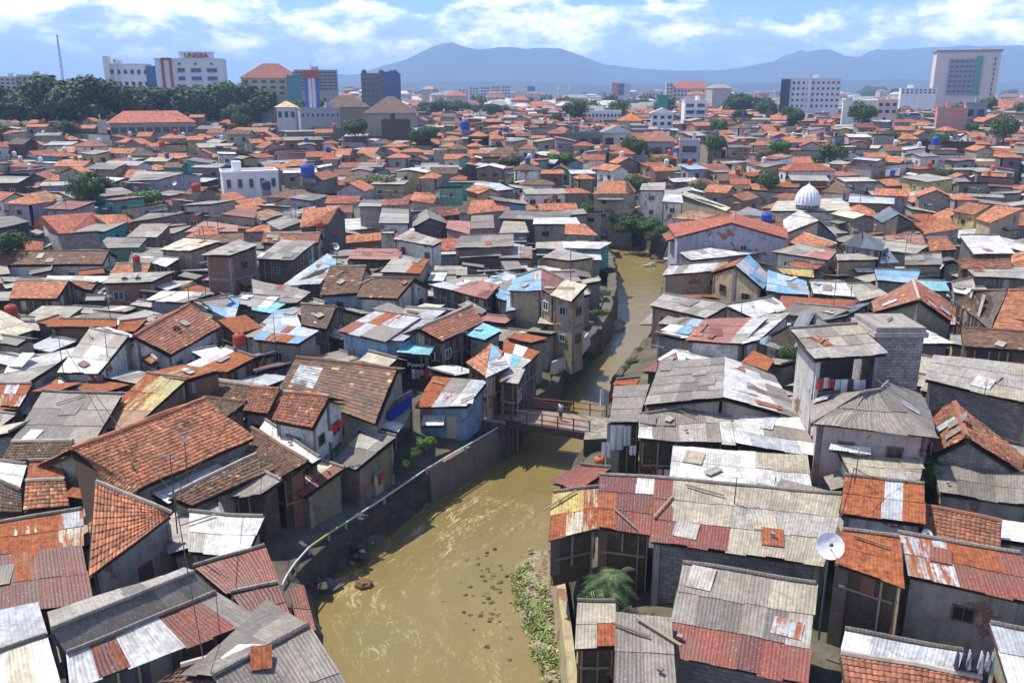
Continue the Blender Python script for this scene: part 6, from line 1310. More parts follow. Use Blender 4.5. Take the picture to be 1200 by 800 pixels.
# palm by the water
def frond_tree(px, py, z, r_, label, n=17, col=(.035, .07, .03)):
    p = P(px, py, z); o = empty('palm_tree', p, label, 'tree'); m = MB(); rg = random.Random(int(px))
    for i in range(n):
        a = i * 2.399; up = rg.uniform(.15, .9); L = r_ * rg.uniform(.5, 1.15); d = Vector((math.cos(a), math.sin(a), 0)); e = Vector((-d.y, d.x, 0)); pr = []
        for k in range(9):
            t = k / 8; pr.append(p + d * L * t * (1 - .12 * up) + Vector((0, 0, L * (up * t - (.55 + up * .4) * t * t))))
        for k in range(8):
            wd = .34 * math.sin(math.pi * min(1, (k + 1) / 8.5)) + .05; c = jit(rg, col if rg.random() < .8 else (.16, .22, .08), .3)
            for s_ in (-1, 1):
                for h in (0, .5):
                    b0 = pr[k].lerp(pr[k + 1], h); b1 = pr[k].lerp(pr[k + 1], h + .36); tip = b1 + e * s_ * wd * r_ * .6 + d * .18 - Vector((0, 0, .12)); m.face([b0, b1, tip], 'leaf', c)
    m.build('crown', o); m = MB(); m.tube([(p.x, p.y, p.z - 3.6), (p.x + .1, p.y, p.z - 1.5), p], .13, 'bark', (.14, .11, .08), 7, r2=.1); m.build('trunk', o)
frond_tree(714, 684, .9, 2.0, 'dark spiky palm like tree between the shacks on the right bank', 26)
frond_tree(722, 672, 1.5, 1.2, 'paler leafy plant beside the spiky palm', 16, (.13, .16, .10))
for i, (px, py, z, k, s_, lb) in enumerate(((716, 790, -2.2, 'l1', .35, 'bright green bush at the bottom edge by the tan wall'), (482, 545, -.9, 'm1', .18, 'weedy bush behind the river wall, left bank'), (498, 532, -.7, 'l1', .3, 'second weedy bush near the bridge end'), (470, 560, -1, 'm2', .18, 'low weeds above the rubble wall'),
        (745, 262, .6, 'm1', .34, 'bush hanging over the far rock face of the bend'), (760, 268, .3, 'm2', .34, 'bush right of centre on the rock face'), (728, 262, .6, 'm1', .34, 'dark bush at the foot of the teal hut'), (775, 280, .0, 'm1', .34, 'bush at the right end of the rock face'), (706, 258, 1, 'm2', .6, 'bush at the left end of the rock face'), (722, 274, -1.5, 'm1', .6, 'scrub hanging low on the left half of the rock face'), (740, 282, -1.5, 'm2', .7, 'scrub hanging low on the middle of the rock face'), (756, 286, -1.8, 'm1', .7, 'scrub hanging low on the right half of the rock face'), (690, 262, .5, 'm2', .6, 'creeper on the long stained stone wall'), (668, 256, .5, 'm1', .5, 'creeper at the left end of the long stained stone wall'), (700, 318, -1.2, 'm1', .3, 'upper scrub on the rough rock bank'), (704, 378, -1.6, 'm1', .25, 'lowest scrub on the rough rock bank'), (676, 436, -2.4, 'm1', .2, 'green weeds halfway along the mossy wall'),
        (711, 330, -1.5, 'm2', .3, 'scrub on the rough rock bank'), (709, 355, -1.5, 'm2', .25, 'lower scrub on the rough rock bank'), (1092, 585, 1.8, 'm1', .35, 'dark shrub in the gap beside the rusty red roof'), (820, 235, 3, 'm2', .6, 'shrub between the bend houses'), (1066, 366, 3.4, 'l1', .3, 'weeds by the white bargeboard'),
        (12, 312, 2.5, 'm1', .7, 'green bush below the yellow-green fascia at the left edge'), (12, 408, 1.0, 'd3', .3, 'dark foliage above the white roofs at the left edge'), (655, 445, -2.2, 'm2', .2, 'weeds by the water under the patched shacks'), (690, 425, -2.6, 'm2', .2, 'dark weeds on the mossy wall'), (930, 432, 2.6, 'm1', .3, 'bush left of the hip roofed block house'))):
    p = PZ(px, py, z); tree(lb, k, p, s_, s_ * .8, i * 1.1, name='bush')
for i, (px, py, z, k, s_, lb) in enumerate(((706, 264, -.5, 'm1', .34, 'leafy mass at the back of the bend'), (732, 272, -.5, 'm2', .34, 'second leafy mass at the back of the bend, under the teal hut'), (748, 278, -.6, 'm1', .34, 'third leafy mass at the back of the bend'), (766, 286, -.8, 'm2', .34, 'rightmost leafy mass at the back of the bend'),
        (750, 418, -2.3, 'm2', .15, 'weeds under the white triangular canopy'), (735, 440, -2.3, 'm1', .15, 'weeds between the canopy and the grey gable'), (722, 455, -2.4, 'm2', .15, 'weeds nearest the bridge on the right bank'), (742, 432, -2.1, 'o1', .25, 'dry shrub above the right bank wall'))): tree(lb, k, PZ(px, py, z), s_, s_ * .8, i * 1.7, name='bush')
# rubble
rg = random.Random(4); m = None
def rock(loc, s_, label, group=None, col=(.2, .19, .16)):
    m = MB(); k1, k2 = 7, 5; sd = rg.uniform(0, 99); P_ = {}
    for i in range(k2 + 1):
        for j in range(k1):
            th = math.pi * i / k2; ph = 2 * math.pi * j / k1; v = Vector((math.sin(th) * math.cos(ph), math.sin(th) * math.sin(ph), math.cos(th))); f = 1 + .45 * mnoise.noise(v * 1.4 + Vector((sd, 0, 0)))
            P_[i, j] = Vector(loc) + Vector((v.x * s_ * f * 1.2, v.y * s_ * f, v.z * s_ * f * .65))
    for i in range(k2):
        for j in range(k1): m.face([P_[i + 1, j], P_[i + 1, (j + 1) % k1], P_[i, (j + 1) % k1], P_[i, j]], 'rock', col)
    tag(m.build('boulder', origin=loc), label, 'boulder', group)
for px, py, s_, lb, c in ((383, 688, .75, 'largest grey boulder at the water edge below the white pipe', (.2, .19, .17)), (416, 652, .5, 'pale lump of concrete beside the rapids', (.5, .49, .44)), (424, 645, .45, 'white speckled lump next to the pale concrete one', (.55, .54, .5)), (412, 660, .3, 'small yellowish stone below the pale lumps', (.3, .28, .1)), (428, 685, .55, 'flat brown slab awash in the river', (.26, .14, .07)),
        (720, 384, 1.3, 'pale rocks in the water under the rough bank', (.42, .38, .3)), (724, 378, .9, 'smaller pale rock upstream of the pale rocks', (.42, .38, .3)), (500, 592, .4, 'stone at the foot of the ribbed wall', (.28, .22, .12)), (716, 302, 1.0, 'rock at the inner corner of the bend', (.3, .28, .2)), (762, 312, 1.0, 'white lump at the right side of the bend', (.5, .47, .4)), (770, 303, 1.2, 'brown rock above the white lump at the bend', (.25, .2, .14))):
    rock(PZ(px, py, WZ + .05), s_, lb, None, c)
for i in range(46):
    t = rg.random(); a, b = (326, 700), (499, 551); x = a[0] + (b[0] - a[0]) * t; y = a[1] + (b[1] - a[1]) * t + rg.uniform(6, 24) + 12 * math.sin(t * 3.1)
    rock(PZ(x, y, rg.uniform(-3.9, -2.8)), rg.uniform(.15, .42), 'dark rubble lump on the slope under the white pipe', 'rubble under the white pipe', jit(rg, (.11, .10, .085), .3))
for i in range(90):
    u_ = rg.gauss(0, .75); v_ = rg.gauss(0, .75); x = 570 + 26 * u_ + 6 * v_; y = 695 + 44 * v_
    if x > 600: continue
    s_ = rg.uniform(.04, .17); rock(PZ(x, y, WZ + rg.uniform(-.05, .03)), s_, 'dark wet stone breaking the water beside the gravel bar', 'wet stones in the shallows', jit(rg, (.22, .18, .11), .35))
for i in range(26):
    x = rg.uniform(606, 655); y = rg.uniform(640, 720); rock(PZ(x, y, WZ + .32), rg.uniform(.06, .18), 'small stone on the upper end of the gravel bar', 'stones on the gravel bar', jit(rg, (.36, .32, .26), .3))
# scraps and planks lying on the near roofs
SCR = [(o, o.data) for o in COL.objects if o.type == 'MESH' and o.name.startswith('roof') and o.parent and wloc(o.parent).y < 105 and o.parent.get('label')]
rg = random.Random(77); nsc = 0; SCRL = []
dg = bpy.context.evaluated_depsgraph_get()
for _ in range(700):
    if nsc >= 210: break
    o, me = rg.choice(SCR); f = rg.choice(me.polygons)
    if f.area < .15 or f.normal.z < .85: continue
    org = wloc(o); c = Vector(f.center) + org; n = Vector(f.normal); kind = rg.random(); lab = o.parent['label']
    a = rg.choice([0, 1.57]) + rg.uniform(-.3, .3); base_ = n.orthogonal().normalized(); u = (Matrix.Rotation(a, 3, n) @ base_); v = n.cross(u); m = MB()
    if kind < .45: L, W_, T, col, nm, ct = rg.uniform(1.2, 3.0), rg.uniform(.08, .16), .05, jit(rg, (.26, .19, .12), .35), 'plank', 'plank'
    elif kind < .72: L, W_, T, col, nm, ct = rg.uniform(.6, 1.5), rg.uniform(.4, .8), .02, jit(rg, rg.choice([(.5, .5, .5), (.25, .09, .04), (.4, .37, .3)]), .2), 'tin_scrap', 'tin scrap'
    elif kind < .80:
        p = c + n * .2; m = MB(); nn = 12; rr = .28
        for i in range(nn):
            for j in range(6):
                def tp(i_, j_): a_, b_ = 2 * math.pi * i_ / nn, 2 * math.pi * j_ / 6; return p + (u * math.cos(a_) + v * math.sin(a_)) * (rr + .09 * math.cos(b_)) + n * (.09 * math.sin(b_))
                m.face([tp(i, j), tp(i + 1, j), tp(i + 1, j + 1), tp(i, j + 1)], 'paint', (.02, .02, .02))
        SCRL.append((tag(m.build('tyre', origin=p), 'x x x x', None), o.parent, 'old black tyre lying on the ')); tag(SCRL[-1][0], None, 'tyre', 'odds and ends weighing down the roofs'); nsc += 1; continue
    else: L, W_, T, col, nm, ct = rg.uniform(.2, .32), rg.uniform(.12, .2), .12, jit(rg, (.3, .2, .15), .3), 'brick', 'brick'
    p = c + n * (.14 + T / 2)
    cr = [p + u * (sx * L / 2) + v * (sy * W_ / 2) for sx, sy in ((-1, -1), (1, -1), (1, 1), (-1, 1))]
    slab(m, cr, T, 'sheet' if nm == 'tin_scrap' else 'paint', (*col, .3), T / 2)
    SCRL.append((tag(m.build(nm, origin=p), 'x x x x', None), o.parent, f'loose {ct} lying on the '))
    tag(SCRL[-1][0], None, ct, 'odds and ends weighing down the roofs'); nsc += 1
# ---------------------------------------------------------------- the rest of the settlement
def free(x, y, r_, polys_only=False):
    for cx_, cy_, poly in FOOT:
        if abs(cx_ - x) > 34 or abs(cy_ - y) > 34: continue
        if (cx_ - x) ** 2 + (cy_ - y) ** 2 < (r_ * .62) ** 2: return False
        if inpoly(x, y, poly): return False
        for dx, dy in ((r_ * .5, 0), (-r_ * .5, 0), (0, r_ * .5), (0, -r_ * .5)):
            if inpoly(x + dx, y + dy, poly): return False
    if RB[0] < x < RB[1] and RB[2] < y < RB[3] and (inpoly(x, y, RIV) or pdist(x, y, RIV) < r_ * .7): return False
    return True
ORW = {'t:or': 'orange tiled', 't:rb': 'brown tiled', 't:br': 'mossy brown tiled', 't:rd': 'red tiled', 't:dk': 'dark tiled', 't:tan': 'ochre tiled', 'gy': 'grey roofed', 'gd': 'dark grey roofed', 'lg': 'light grey roofed', 'be': 'beige roofed', 'wh': 'white roofed', 'zn': 'zinc roofed', 'ru': 'rusty roofed', 'red': 'red sheet roofed', 'bm': 'blue patched', 'gm': 'mixed sheet roofed', 'sal': 'salmon roofed', 'cr': 'cream roofed', 'tq': 'turquoise roofed', 'gw': 'grey and white patched'}
WIDE = []
def gen(x, y, rg, low=False, stuff=None, far=False):
    """one generated house: returns panels, shape word, wall key"""
    g = hill(x, y); f = ss(130, 300, y); 
    wds = [('t:or', 13 + 15 * f), ('t:rb', 11), ('t:br', 9 - 4 * f), ('t:rd', 5 + 3 * f), ('t:dk', 3), ('t:tan', 3), ('gy', 15), ('lg', 9), ('wh', 7), ('zn', 5), ('ru', 5), ('gd', 5), ('be', 4), ('bm', 2.2), ('red', 3), ('gm', 8), ('sal', 3), ('cr', 3), ('gw', 3)]
    if low: wds = [(a, b) for a, b in wds if not a.startswith('t:')]
    pal = pick(rg, [(a, 0, b) for a, b in wds])[0]
    tile = pal.startswith('t:')
    W = rg.uniform(4.6, 8.6); Dp = rg.uniform(4.0, 6.6)
    if rg.random() < .12: W *= 1.5
    ze = g + (rg.uniform(1.7, 2.5) if low else rg.choice([2.7, 2.9, 3.1, 3.3, 3.5, 3.9, 5.0, 5.6]) + rg.uniform(-.2, .3))
    if low: W, Dp = rg.uniform(3, 5.5), rg.uniform(2.5, 4.5)
    an = mnoise.noise(Vector((x * .02, y * .02, 7))) * 1.3 + rg.choice([0, 0, 1.57]) + rg.uniform(-.12, .12)
    M = Matrix.Rotation(an, 3, 'Z'); c = Vector((x, y, 0))
    def wp(a, b, z): v = M @ Vector((a, b, 0)); return Vector((x + v.x, y + v.y, z))
    shape = rg.random(); pn = []
    if tile and shape < .62 or (not tile and shape < .25):
        h = Dp / 2 * math.tan(R(rg.uniform(20, 28) if tile else rg.uniform(10, 17))); zr = ze + h
        pn = [([wp(-W / 2, -Dp / 2, ze), wp(W / 2, -Dp / 2, ze), wp(W / 2, 0, zr), wp(-W / 2, 0, zr)], pal, True, ()), ([wp(W / 2, Dp / 2, ze), wp(-W / 2, Dp / 2, ze), wp(-W / 2, 0, zr), wp(W / 2, 0, zr)], pal, True, ())]; sw = 'gabled'
    elif tile:
        h = Dp / 2 * math.tan(R(rg.uniform(20, 27))); zr = ze + h; s_ = max(.2, W / 2 - Dp / 2)
        A_, B_, C_, D_ = wp(-W / 2, -Dp / 2, ze), wp(W / 2, -Dp / 2, ze), wp(W / 2, Dp / 2, ze), wp(-W / 2, Dp / 2, ze); r1, r2 = wp(-s_, 0, zr), wp(s_, 0, zr); e_ = wp(s_ - .1, 0, zr); e2 = wp(-s_ + .1, 0, zr)
        pn = [([A_, B_, r2, r1], pal, True, ()), ([C_, D_, r1, r2], pal, True, ()), ([B_, C_, r2, e_], pal, True, ()), ([D_, A_, r1, e2], pal, True, ())]; sw = 'hipped'
    else:
        h = Dp * math.tan(R(rg.uniform(2, 11))); sgn = rg.choice([-1, 1])
        za, zb = (ze, ze + h) if sgn > 0 else (ze + h, ze)
        if sgn > 0: pn = [([wp(-W / 2, -Dp / 2, za), wp(W / 2, -Dp / 2, za), wp(W / 2, Dp / 2, zb), wp(-W / 2, Dp / 2, zb)], pal, False, ())]
        else: pn = [([wp(W / 2, Dp / 2, zb), wp(-W / 2, Dp / 2, zb), wp(-W / 2, -Dp / 2, za), wp(W / 2, -Dp / 2, za)], pal, False, ())]
        sw = 'flat topped' if h < .5 else 'lean roofed'
    wk = pick(rg, [('pl', 0, 4.5), ('wh', 0, 6.5), ('gy', 0, 4), ('tan', 0, 3), ('bk', 0, 3), ('br', 0, 2.2), ('lv', 0, 1.6), ('gn', 0, .9), ('tq', 0, .5), ('pk', 0, 1.2), ('bl', 0, 1), ('ye', 0, .8), ('dg', 0, 1), ('dw', 0, 1.2), ('ol', 0, 1)])[0]
    return pn, sw, wk, pal, W, Dp, ze - g
rg = random.Random(2024); cand = []
y = 40.0
while y < 640:
    st = 5.0 if y < 120 else (5.7 if y < 260 else (6.9 if y < 420 else 9.5)); half = y * .66 + 14; x = -half
    while x < half:
        px_, py_ = x + rg.uniform(-.32, .32) * st, y + rg.uniform(-.32, .32) * st
        cand.append((px_, py_, st)); x += st * 1.08
    y += st
RPX = LEFT + RIGHT[::-1]; LINES = []; GEN = []; far_mb = MB(); nind = 0
cand.sort(key=lambda c: c[1])
for (x, y, st) in cand:
    low = y < 118
    if not free(x, y, 4.4 if low else 5.3 if y < 260 else 6.3 if y < 420 else 7.6): continue
    if rg.random() < .035 and y > 140: 
        continue
    if y > 330 and mnoise.noise(Vector((x * .009, y * .009, 2))) > .35: continue
    pr = proj((x, y, hill(x, y) + 4))
    if not (-40 < pr[0] < 1240 and pr[1] < 860): continue
    if pr[0] < 345 and pr[1] < 142 and y > 300: continue
    pn, sw, wk, pal, W, Dp, hh = gen(x, y, rg, low)
    if y < 200 and any(inpoly(*proj(p), RPX) for e in pn for p in e[0] + [sum(e[0], Vector()) / 4]): continue
    if nind < 290:
        nm = 'sheet_roofed_shack' if low else ('tile_roofed_house' if pal.startswith('t:') else ('concrete_house' if sw == 'flat topped' else 'sheet_roofed_house'))
        r = house('x', nm, 'shack' if low else 'house', wk, pn, rg, lod=1 if y < 125 else 2, win=.0 if low else .6, moss=.2); nind += 1
        GEN.append((r, proj((x, y, hill(x, y) + 4)), pal, sw, wk, W, Dp, hh, low))
    else:
        house('', '', '', wk, pn, rg, base=hill(x, y) - 3, lod=2, stuff=far_mb, win=.55 if y < 400 else .3, moss=.2)
        if rg.random() < .16:   # roof tanks
            q = pn[0][0][2]; far_mb.lathe((q.x * .5 + x * .5, q.y * .5 + y * .5, q.z - .2), [(.6, 0), (.6, 1.3), (.2, 1.6)], 8, 'paint', rg.choice([RT, BT, OT, (.6, .6, .6)]))
rg = random.Random(606); nlow = 0; y = 42.0
while y < 215 and nlow < 150:
    half = y * .64 + 8; x = -half
    while x < half:
        X, Y = x + rg.uniform(-1, 1), y + rg.uniform(-1, 1); x += 3.3
        if not free(X, Y, 2.7) or (Y < 72 and pdist(X, Y, RIV) < 7.5): continue
        pn, sw, wk, pal, W, Dp, hh = gen(X, Y, rg, True)
        sc_ = .72; c_ = Vector((X, Y, 0)); g_ = hill(X, Y); up = rg.uniform(.1, .9)
        pn = [([Vector((X + (p.x - X) * sc_, Y + (p.y - Y) * sc_, p.z + up)) for p in q], pl_, a_, b_) for q, pl_, a_, b_ in pn]
        pr = proj((X, Y, g_ + 3))
        if not (-20 < pr[0] < 1220 and pr[1] < 840) or (Y < 200 and any(inpoly(*proj(p), RPX) for e in pn for p in e[0])): continue
        r = house('x', 'sheet_roofed_shack', 'shack', wk, pn, rg, lod=1 if Y < 125 else 2, win=0, moss=.2); nlow += 1
        GEN.append((r, pr, pal, sw, wk, W * sc_, Dp, hh, True))
    y += 3.1
print('low', nlow)
# washing on the walls of the houses one can see well
rgl = random.Random(99); LW = [(o, o.parent) for o in COL.objects if o.type == 'MESH' and o.name.startswith('wall') and o.parent and o.parent.get('category') in ('house', 'shack') and 45 < wloc(o.parent).y < 150]
rgl.shuffle(LW); nlw = 0
for o, par in LW:
    if nlw > 80: break
    org = wloc(o); fc = [f for f in o.data.polygons if abs(f.normal.z) < .1 and f.normal.y < -.3 and f.area > 6]
    if not fc: continue
    f = rgl.choice(fc); vs = [org + Vector(o.data.vertices[v].co) for v in f.vertices]; zt_ = max(v.z for v in vs); zb_ = min(v.z for v in vs); c = org + Vector(f.center); n_ = Vector(f.normal); u_ = Vector((-n_.y, n_.x, 0)).normalized(); Lh = max(abs((v - c).dot(u_)) for v in vs) - .5
    if Lh < .8 or zt_ - zb_ < 1.8: continue
    z_ = min(zt_ - .8, zb_ + rgl.uniform(2.0, 2.6)); k = rgl.randint(3, 6); off = rgl.uniform(-Lh + .6, max(-Lh + .61, Lh - .4 * k)); root_ = None
    a_ = c + n_ * .35 + u_ * off; a_.z = z_
    root_ = empty('clothes_line', a_, 'washing on a line along the ' + (par.get('label') if par.get('label') != 'x' else '@'), 'laundry', 'washing hung out on house walls'); LINES.append((root_, par))
    m = MB(); m.tube([a_ - u_ * .3, a_ + u_ * (k * .42 + .2)], .015, 'paint', (.1, .1, .1), 4); m.build('line', root_)
    for i_ in range(k):
        m = MB(); p_ = a_ + u_ * (i_ * .42); w2 = rgl.uniform(.28, .38); h2 = rgl.uniform(.45, .95); cc = rgl.choice([(.6, .6, .6), (.45, .05, .05), (.05, .08, .28), (.1, .1, .11), (.5, .3, .3), (.12, .3, .4), (.5, .4, .1), (.65, .65, .62)])
        for s_ in (0, .02): m.face([p_ + n_ * s_, p_ + u_ * w2 + n_ * s_, p_ + u_ * w2 + n_ * (s_ + .05) - Vector((0, 0, h2)), p_ + n_ * (s_ - .03) - Vector((0, 0, h2))], 'cloth', cc)
        m.build('garment', root_)
    nlw += 1
# aerials and cables over the middle distance
rga = random.Random(41); HS = [o for o in COL.objects if o.type == 'EMPTY' and o.get('category') == 'house' and 75 < wloc(o).y < 210 and o.name.split('.')[0].endswith('house') and len(o.children)]; rga.shuffle(HS); TOPS = []; AER = []
for o in HS[:62]:
    rf = [c for c in o.children if c.name.startswith('roof')]
    if not rf: continue
    f = max(rf[0].data.polygons, key=lambda f: f.center.z); p = wloc(rf[0]) + Vector(f.center); h = rga.uniform(1.6, 3.4); r = empty('tv_antenna', p, 'x', 'antenna', 'aerials on the roofs of the middle distance'); AER.append((r, o))
    m = MB(); m.tube([p - Vector((0, 0, .6)), p + Vector((rga.uniform(-.2, .2), 0, h))], .045, 'paint', (.12, .11, .1), 5); m.build('pole', r)
    m = MB(); a_ = rga.uniform(0, 3.1); d = Vector((math.cos(a_), math.sin(a_), 0)); e = Vector((-d.y, d.x, 0)); t_ = p + Vector((0, 0, h * .96)); m.tube([t_ - d * .6, t_ + d * .6], .02, 'paint', (.3, .3, .3), 4)
    for i in range(5): c = t_ + d * (-.5 + i * .25); m.tube([c - e * .35, c + e * .35], .018, 'paint', (.3, .3, .3), 4)
    m.build('aerial', r); TOPS.append((p + Vector((0, 0, h * .9)), o))
CABS = []
for i, (p, o) in enumerate(TOPS):
    for q_, o2 in TOPS[i + 1:]:
        if 8 < (p - q_).length < 26 and len(CABS) < 46:
            m = MB(); m.tube([p.lerp(q_, k / 10) - Vector((0, 0, 1.0 * 4 * (k / 10) * (1 - k / 10))) for k in range(11)], .03, 'paint', (.03, .03, .03), 4); c = m.build('cable', origin=p); c['category'] = 'cable'; c['group'] = 'cables strung between the aerials'; CABS.append((c, o, o2)); break
# small trees in the gaps
rgt = random.Random(3); ntr = 0; TREES2 = []
for _ in range(3000):
    if ntr >= 70: break
    Y = rgt.uniform(150, 520); X = rgt.uniform(-.6, .6) * Y
    if not free(X, Y, 3.2): continue
    k = rgt.choice(['m1', 'm2', 'l1', 'd3', 'm1', 'o1']); s_ = rgt.uniform(.55, 1.0) * (1 + Y / 900) * (.7 if k == 'd3' else 1); r = tree('x', k, (X, Y, hill(X, Y) + 1.5), s_, s_, rgt.uniform(0, 6), name='tree'); TREES2.append((r, proj((X, Y, hill(X, Y) + 5)), k)); FOOT.append((X, Y, [(X - 2, Y - 2), (X + 2, Y - 2), (X + 2, Y + 2), (X - 2, Y + 2)])); ntr += 1
print('individual houses', nind, 'far faces', len(far_mb.f))
tag(far_mb.build('distant_houses'), 'crowded far houses with orange, grey and white roofs filling the distance below the skyline', 'houses', kind='stuff')
# the city between the settlement and the mountains
m = MB(); rg = random.Random(31); y = 640
while y < 3200:
    st = 16 + (y - 640) * .02; x = -y * .68
    while x < y * .68:
        X, Y = x + rg.uniform(-.4, .4) * st, y + rg.uniform(-.4, .4) * st
        if mnoise.noise(Vector((X * .003, Y * .003, 9))) < .22 and free(X, Y, 20):
            W, Dp = rg.uniform(9, 22), rg.uniform(8, 16); h = rg.uniform(4, 9) * (2.3 if rg.random() < .07 else 1); g = hill(X, Y) - 1; an = rg.uniform(-.4, .4)
            c = rg.choice([(.6, .58, .54), (.5, .48, .44), (.66, .66, .66), (.4, .36, .3), (.5, .3, .22)])
            m.box((X, Y, g + h / 2), (W, Dp, h), an, 'wall', c)
            rc = rg.choice([(.45, .15, .07), (.3, .12, .08), (.33, .31, .28), (.6, .6, .6), (.2, .17, .15)]); Mr = Matrix.Rotation(an, 3, 'Z')
            q = [Vector((X, Y, g + h + .05)) + Mr @ Vector((sx * (W / 2 + .5), sy * (Dp / 2 + .5), 0)) for sx, sy in ((-1, -1), (1, -1), (1, 1), (-1, 1))]; t = [Vector((X, Y, g + h + Dp * .22)) + Mr @ Vector((sx * W * .3, 0, 0)) for sx in (-1, 1)]
            m.face([q[0], q[1], t[1], t[0]], 'tile_flat', rc); m.face([q[2], q[3], t[0], t[1]], 'tile_flat', rc); m.face([q[1], q[2], t[1]], 'tile_flat', rc); m.face([q[3], q[0], t[0]], 'tile_flat', rc)
        x += st
    y += st
tag(m.build('distant_city'), 'low pale city blocks and roofs stretching to the foot of the mountains', 'city', kind='stuff')
m = MB(); rg = random.Random(12)
for _ in range(520):
    Y = 430 + 2600 * rg.random() ** 1.6; X = rg.uniform(-.66, .66) * Y
    if mnoise.noise(Vector((X * .004, Y * .004, 4))) < -.05 or not free(X, Y, 12): continue
    g = hill(X, Y); r0 = rg.uniform(4, 8) * (1 + Y / 4000); c0 = rg.choice([DG, MG, DG, (.05, .08, .03)])
    pr = proj((X, Y, g + 5)); 
    n_ = int(260 if Y < 900 else 120)
    for _k in range(n_):
        v = Vector((rg.gauss(0, 1), rg.gauss(0, 1), rg.gauss(0, 1))).normalized() * rg.uniform(.55, 1.05); p = Vector((X, Y, g + r0 * .9)) + Vector((v.x * r0, v.y * r0, v.z * r0 * .75)); s_ = r0 * .16 * rg.uniform(.6, 1.5)
        a = Vector((rg.uniform(-1, 1), rg.uniform(-1, 1), rg.uniform(-1, 1))).normalized(); b = a.orthogonal().normalized(); k = rg.uniform(.6, 1.35)
        m.face([p - a * s_, p + b * s_ * .7, p + a * s_, p - b * s_ * .7], 'leaf', tuple(x_ * k for x_ in c0))
tag(m.build('distant_trees'), 'dark green tree masses scattered through the far city', 'trees', kind='stuff')
# ---------------------------------------------------------------- mountains
RIDGE = [(-500, 100), (-200, 98), (0, 102), (200, 104), (300, 97), (380, 84), (420, 88), (450, 80), (480, 68), (505, 60), (528, 55), (560, 57), (600, 56), (630, 59), (650, 60), (680, 67), (710, 74), (740, 79), (790, 83), (830, 85), (860, 81), (890, 76), (915, 70), (925, 68), (937, 62), (945, 56), (951, 60), (958, 65), (970, 64), (985, 66), (1010, 63), (1040, 61), (1075, 59), (1100, 57), (1140, 56), (1180, 55), (1230, 57), (1500, 66), (1900, 90)]
def ridge(px, tab):
    for (a, b), (c, d) in zip(tab, tab[1:]):
        if a <= px <= c: return b + (d - b) * (px - a) / (c - a)
    return tab[-1][1]
def mountains(name, dist, depth, tab, label, rough):
    v = []; f = []; nx_ = 300; ny_ = 26; x0, x1 = -900, 2100
    for j in range(ny_):
        t = j / (ny_ - 1) * 2 - 1; Y = dist + t * depth; prof = math.exp(-(t * 1.9) ** 2) if t < 0 else math.exp(-(t * 1.6) ** 2)
        for i in range(nx_):
            px = x0 + (x1 - x0) * i / (nx_ - 1); X = (px - 600) / 1000 * dist * CP * 1.0
            H = PD(px, ridge(px, tab), dist).z - 10; z = 10 + H * prof * (1 + rough * mnoise.fractal(Vector((X / 500, Y / 500, 3)), 1.0, 2.0, 4) * (0.25 + .75 * min(1, abs(t) * 3))) - 14 * (1 - prof)
            v.append((X, Y, z))
    for j in range(ny_ - 1):
        for i in range(nx_ - 1): a = j * nx_ + i; f.append((a, a + 1, a + nx_ + 1, a + nx_))
    me = bpy.data.meshes.new(name); me.from_pydata(v, [], f); me.materials.append(MAT['hills']); me.polygons.foreach_set('use_smooth', [True] * len(f))
    o = bpy.data.objects.new(name, me); COL.objects.link(o); tag(o, kind='structure')
mountains('mountains', 6200, 1800, RIDGE, '', .42)
mountains('foothills', 4200, 700, [(-900, 104), (300, 104), (500, 97), (600, 96), (700, 100), (900, 97), (1050, 94), (1200, 97), (2100, 104)], '', .3)
# ---------------------------------------------------------------- haze
hz = MB(); X0, X1, Y0, Y1, Zb, Zt = min(gx) - 50, max(gx) + 50, min(gy) - 50, max(gy) + 50, -7.5, 440
def fbox():
    me = bpy.data.meshes.new('haze'); vv = [(x, y, z) for z in (Zb, Zt) for y in (Y0, Y1) for x in (X0, X1)]
    me.from_pydata(vv, [], [(0, 2, 3, 1), (4, 5, 7, 6), (0, 1, 5, 4), (1, 3, 7, 5), (3, 2, 6, 7), (2, 0, 4, 6)]); return me
me = fbox(); hm = bpy.data.materials.new('haze'); hm.use_nodes = True; t = hm.node_tree; t.nodes.clear(); out = t.nodes.new('ShaderNodeOutputMaterial'); pv = t.nodes.new('ShaderNodeVolumePrincipled')
pv.inputs['Color'].default_value = (.44, .64, 1.0, 1); pv.inputs['Density'].default_value = HAZE = 0.00019; pv.inputs['Anisotropy'].default_value = .0
t.links.new(pv.outputs[0], out.inputs['Volume']); me.materials.append(hm)
ho = bpy.data.objects.new('haze', me); COL.objects.link(ho); tag(ho, 'pale blue haze over the distant city and mountains', 'haze', kind='stuff')
# ---------------------------------------------------------------- labels of the generated houses
STOP = {'the', 'a', 'an', 'of', 'and', 'with', 'its', 'whose', 'at', 'in', 'on', 'over', 'under', 'above', 'below', 'behind', 'beside', 'near', 'by', 'to', 'from', 'left', 'right', 'into', 'has', 'one', 'standing', 'cut', 'among', 'between', 'along', 'like'}
def trim(s_, n):
    ws = s_.replace(',', ' ,').split(); out = []; k = 0
    for w_ in ws:
        if w_ != ',':
            if k == n: break
            k += 1
        out.append(w_)
    while out and (out[-1] == ',' or (out[-1] in STOP and out[-1] != 'left')): out.pop()
    return ' '.join(out).replace(' ,', ',')
def short_anchor(o):
    s_ = o['label']
    for sep in (' with ', ' above ', ' beside ', ' below ', ' behind ', ' left of ', ' right of ', ' under ', ' near ', ' in front ', ' whose ', ' at the ', ' in the ', ' on the ', ' over ', ' of the ', ','):
        if sep in s_: s_ = s_.split(sep)[0]
    return s_.strip()
shorts = {}
for o, u in ANCH: shorts.setdefault(short_anchor(o), []).append(o)
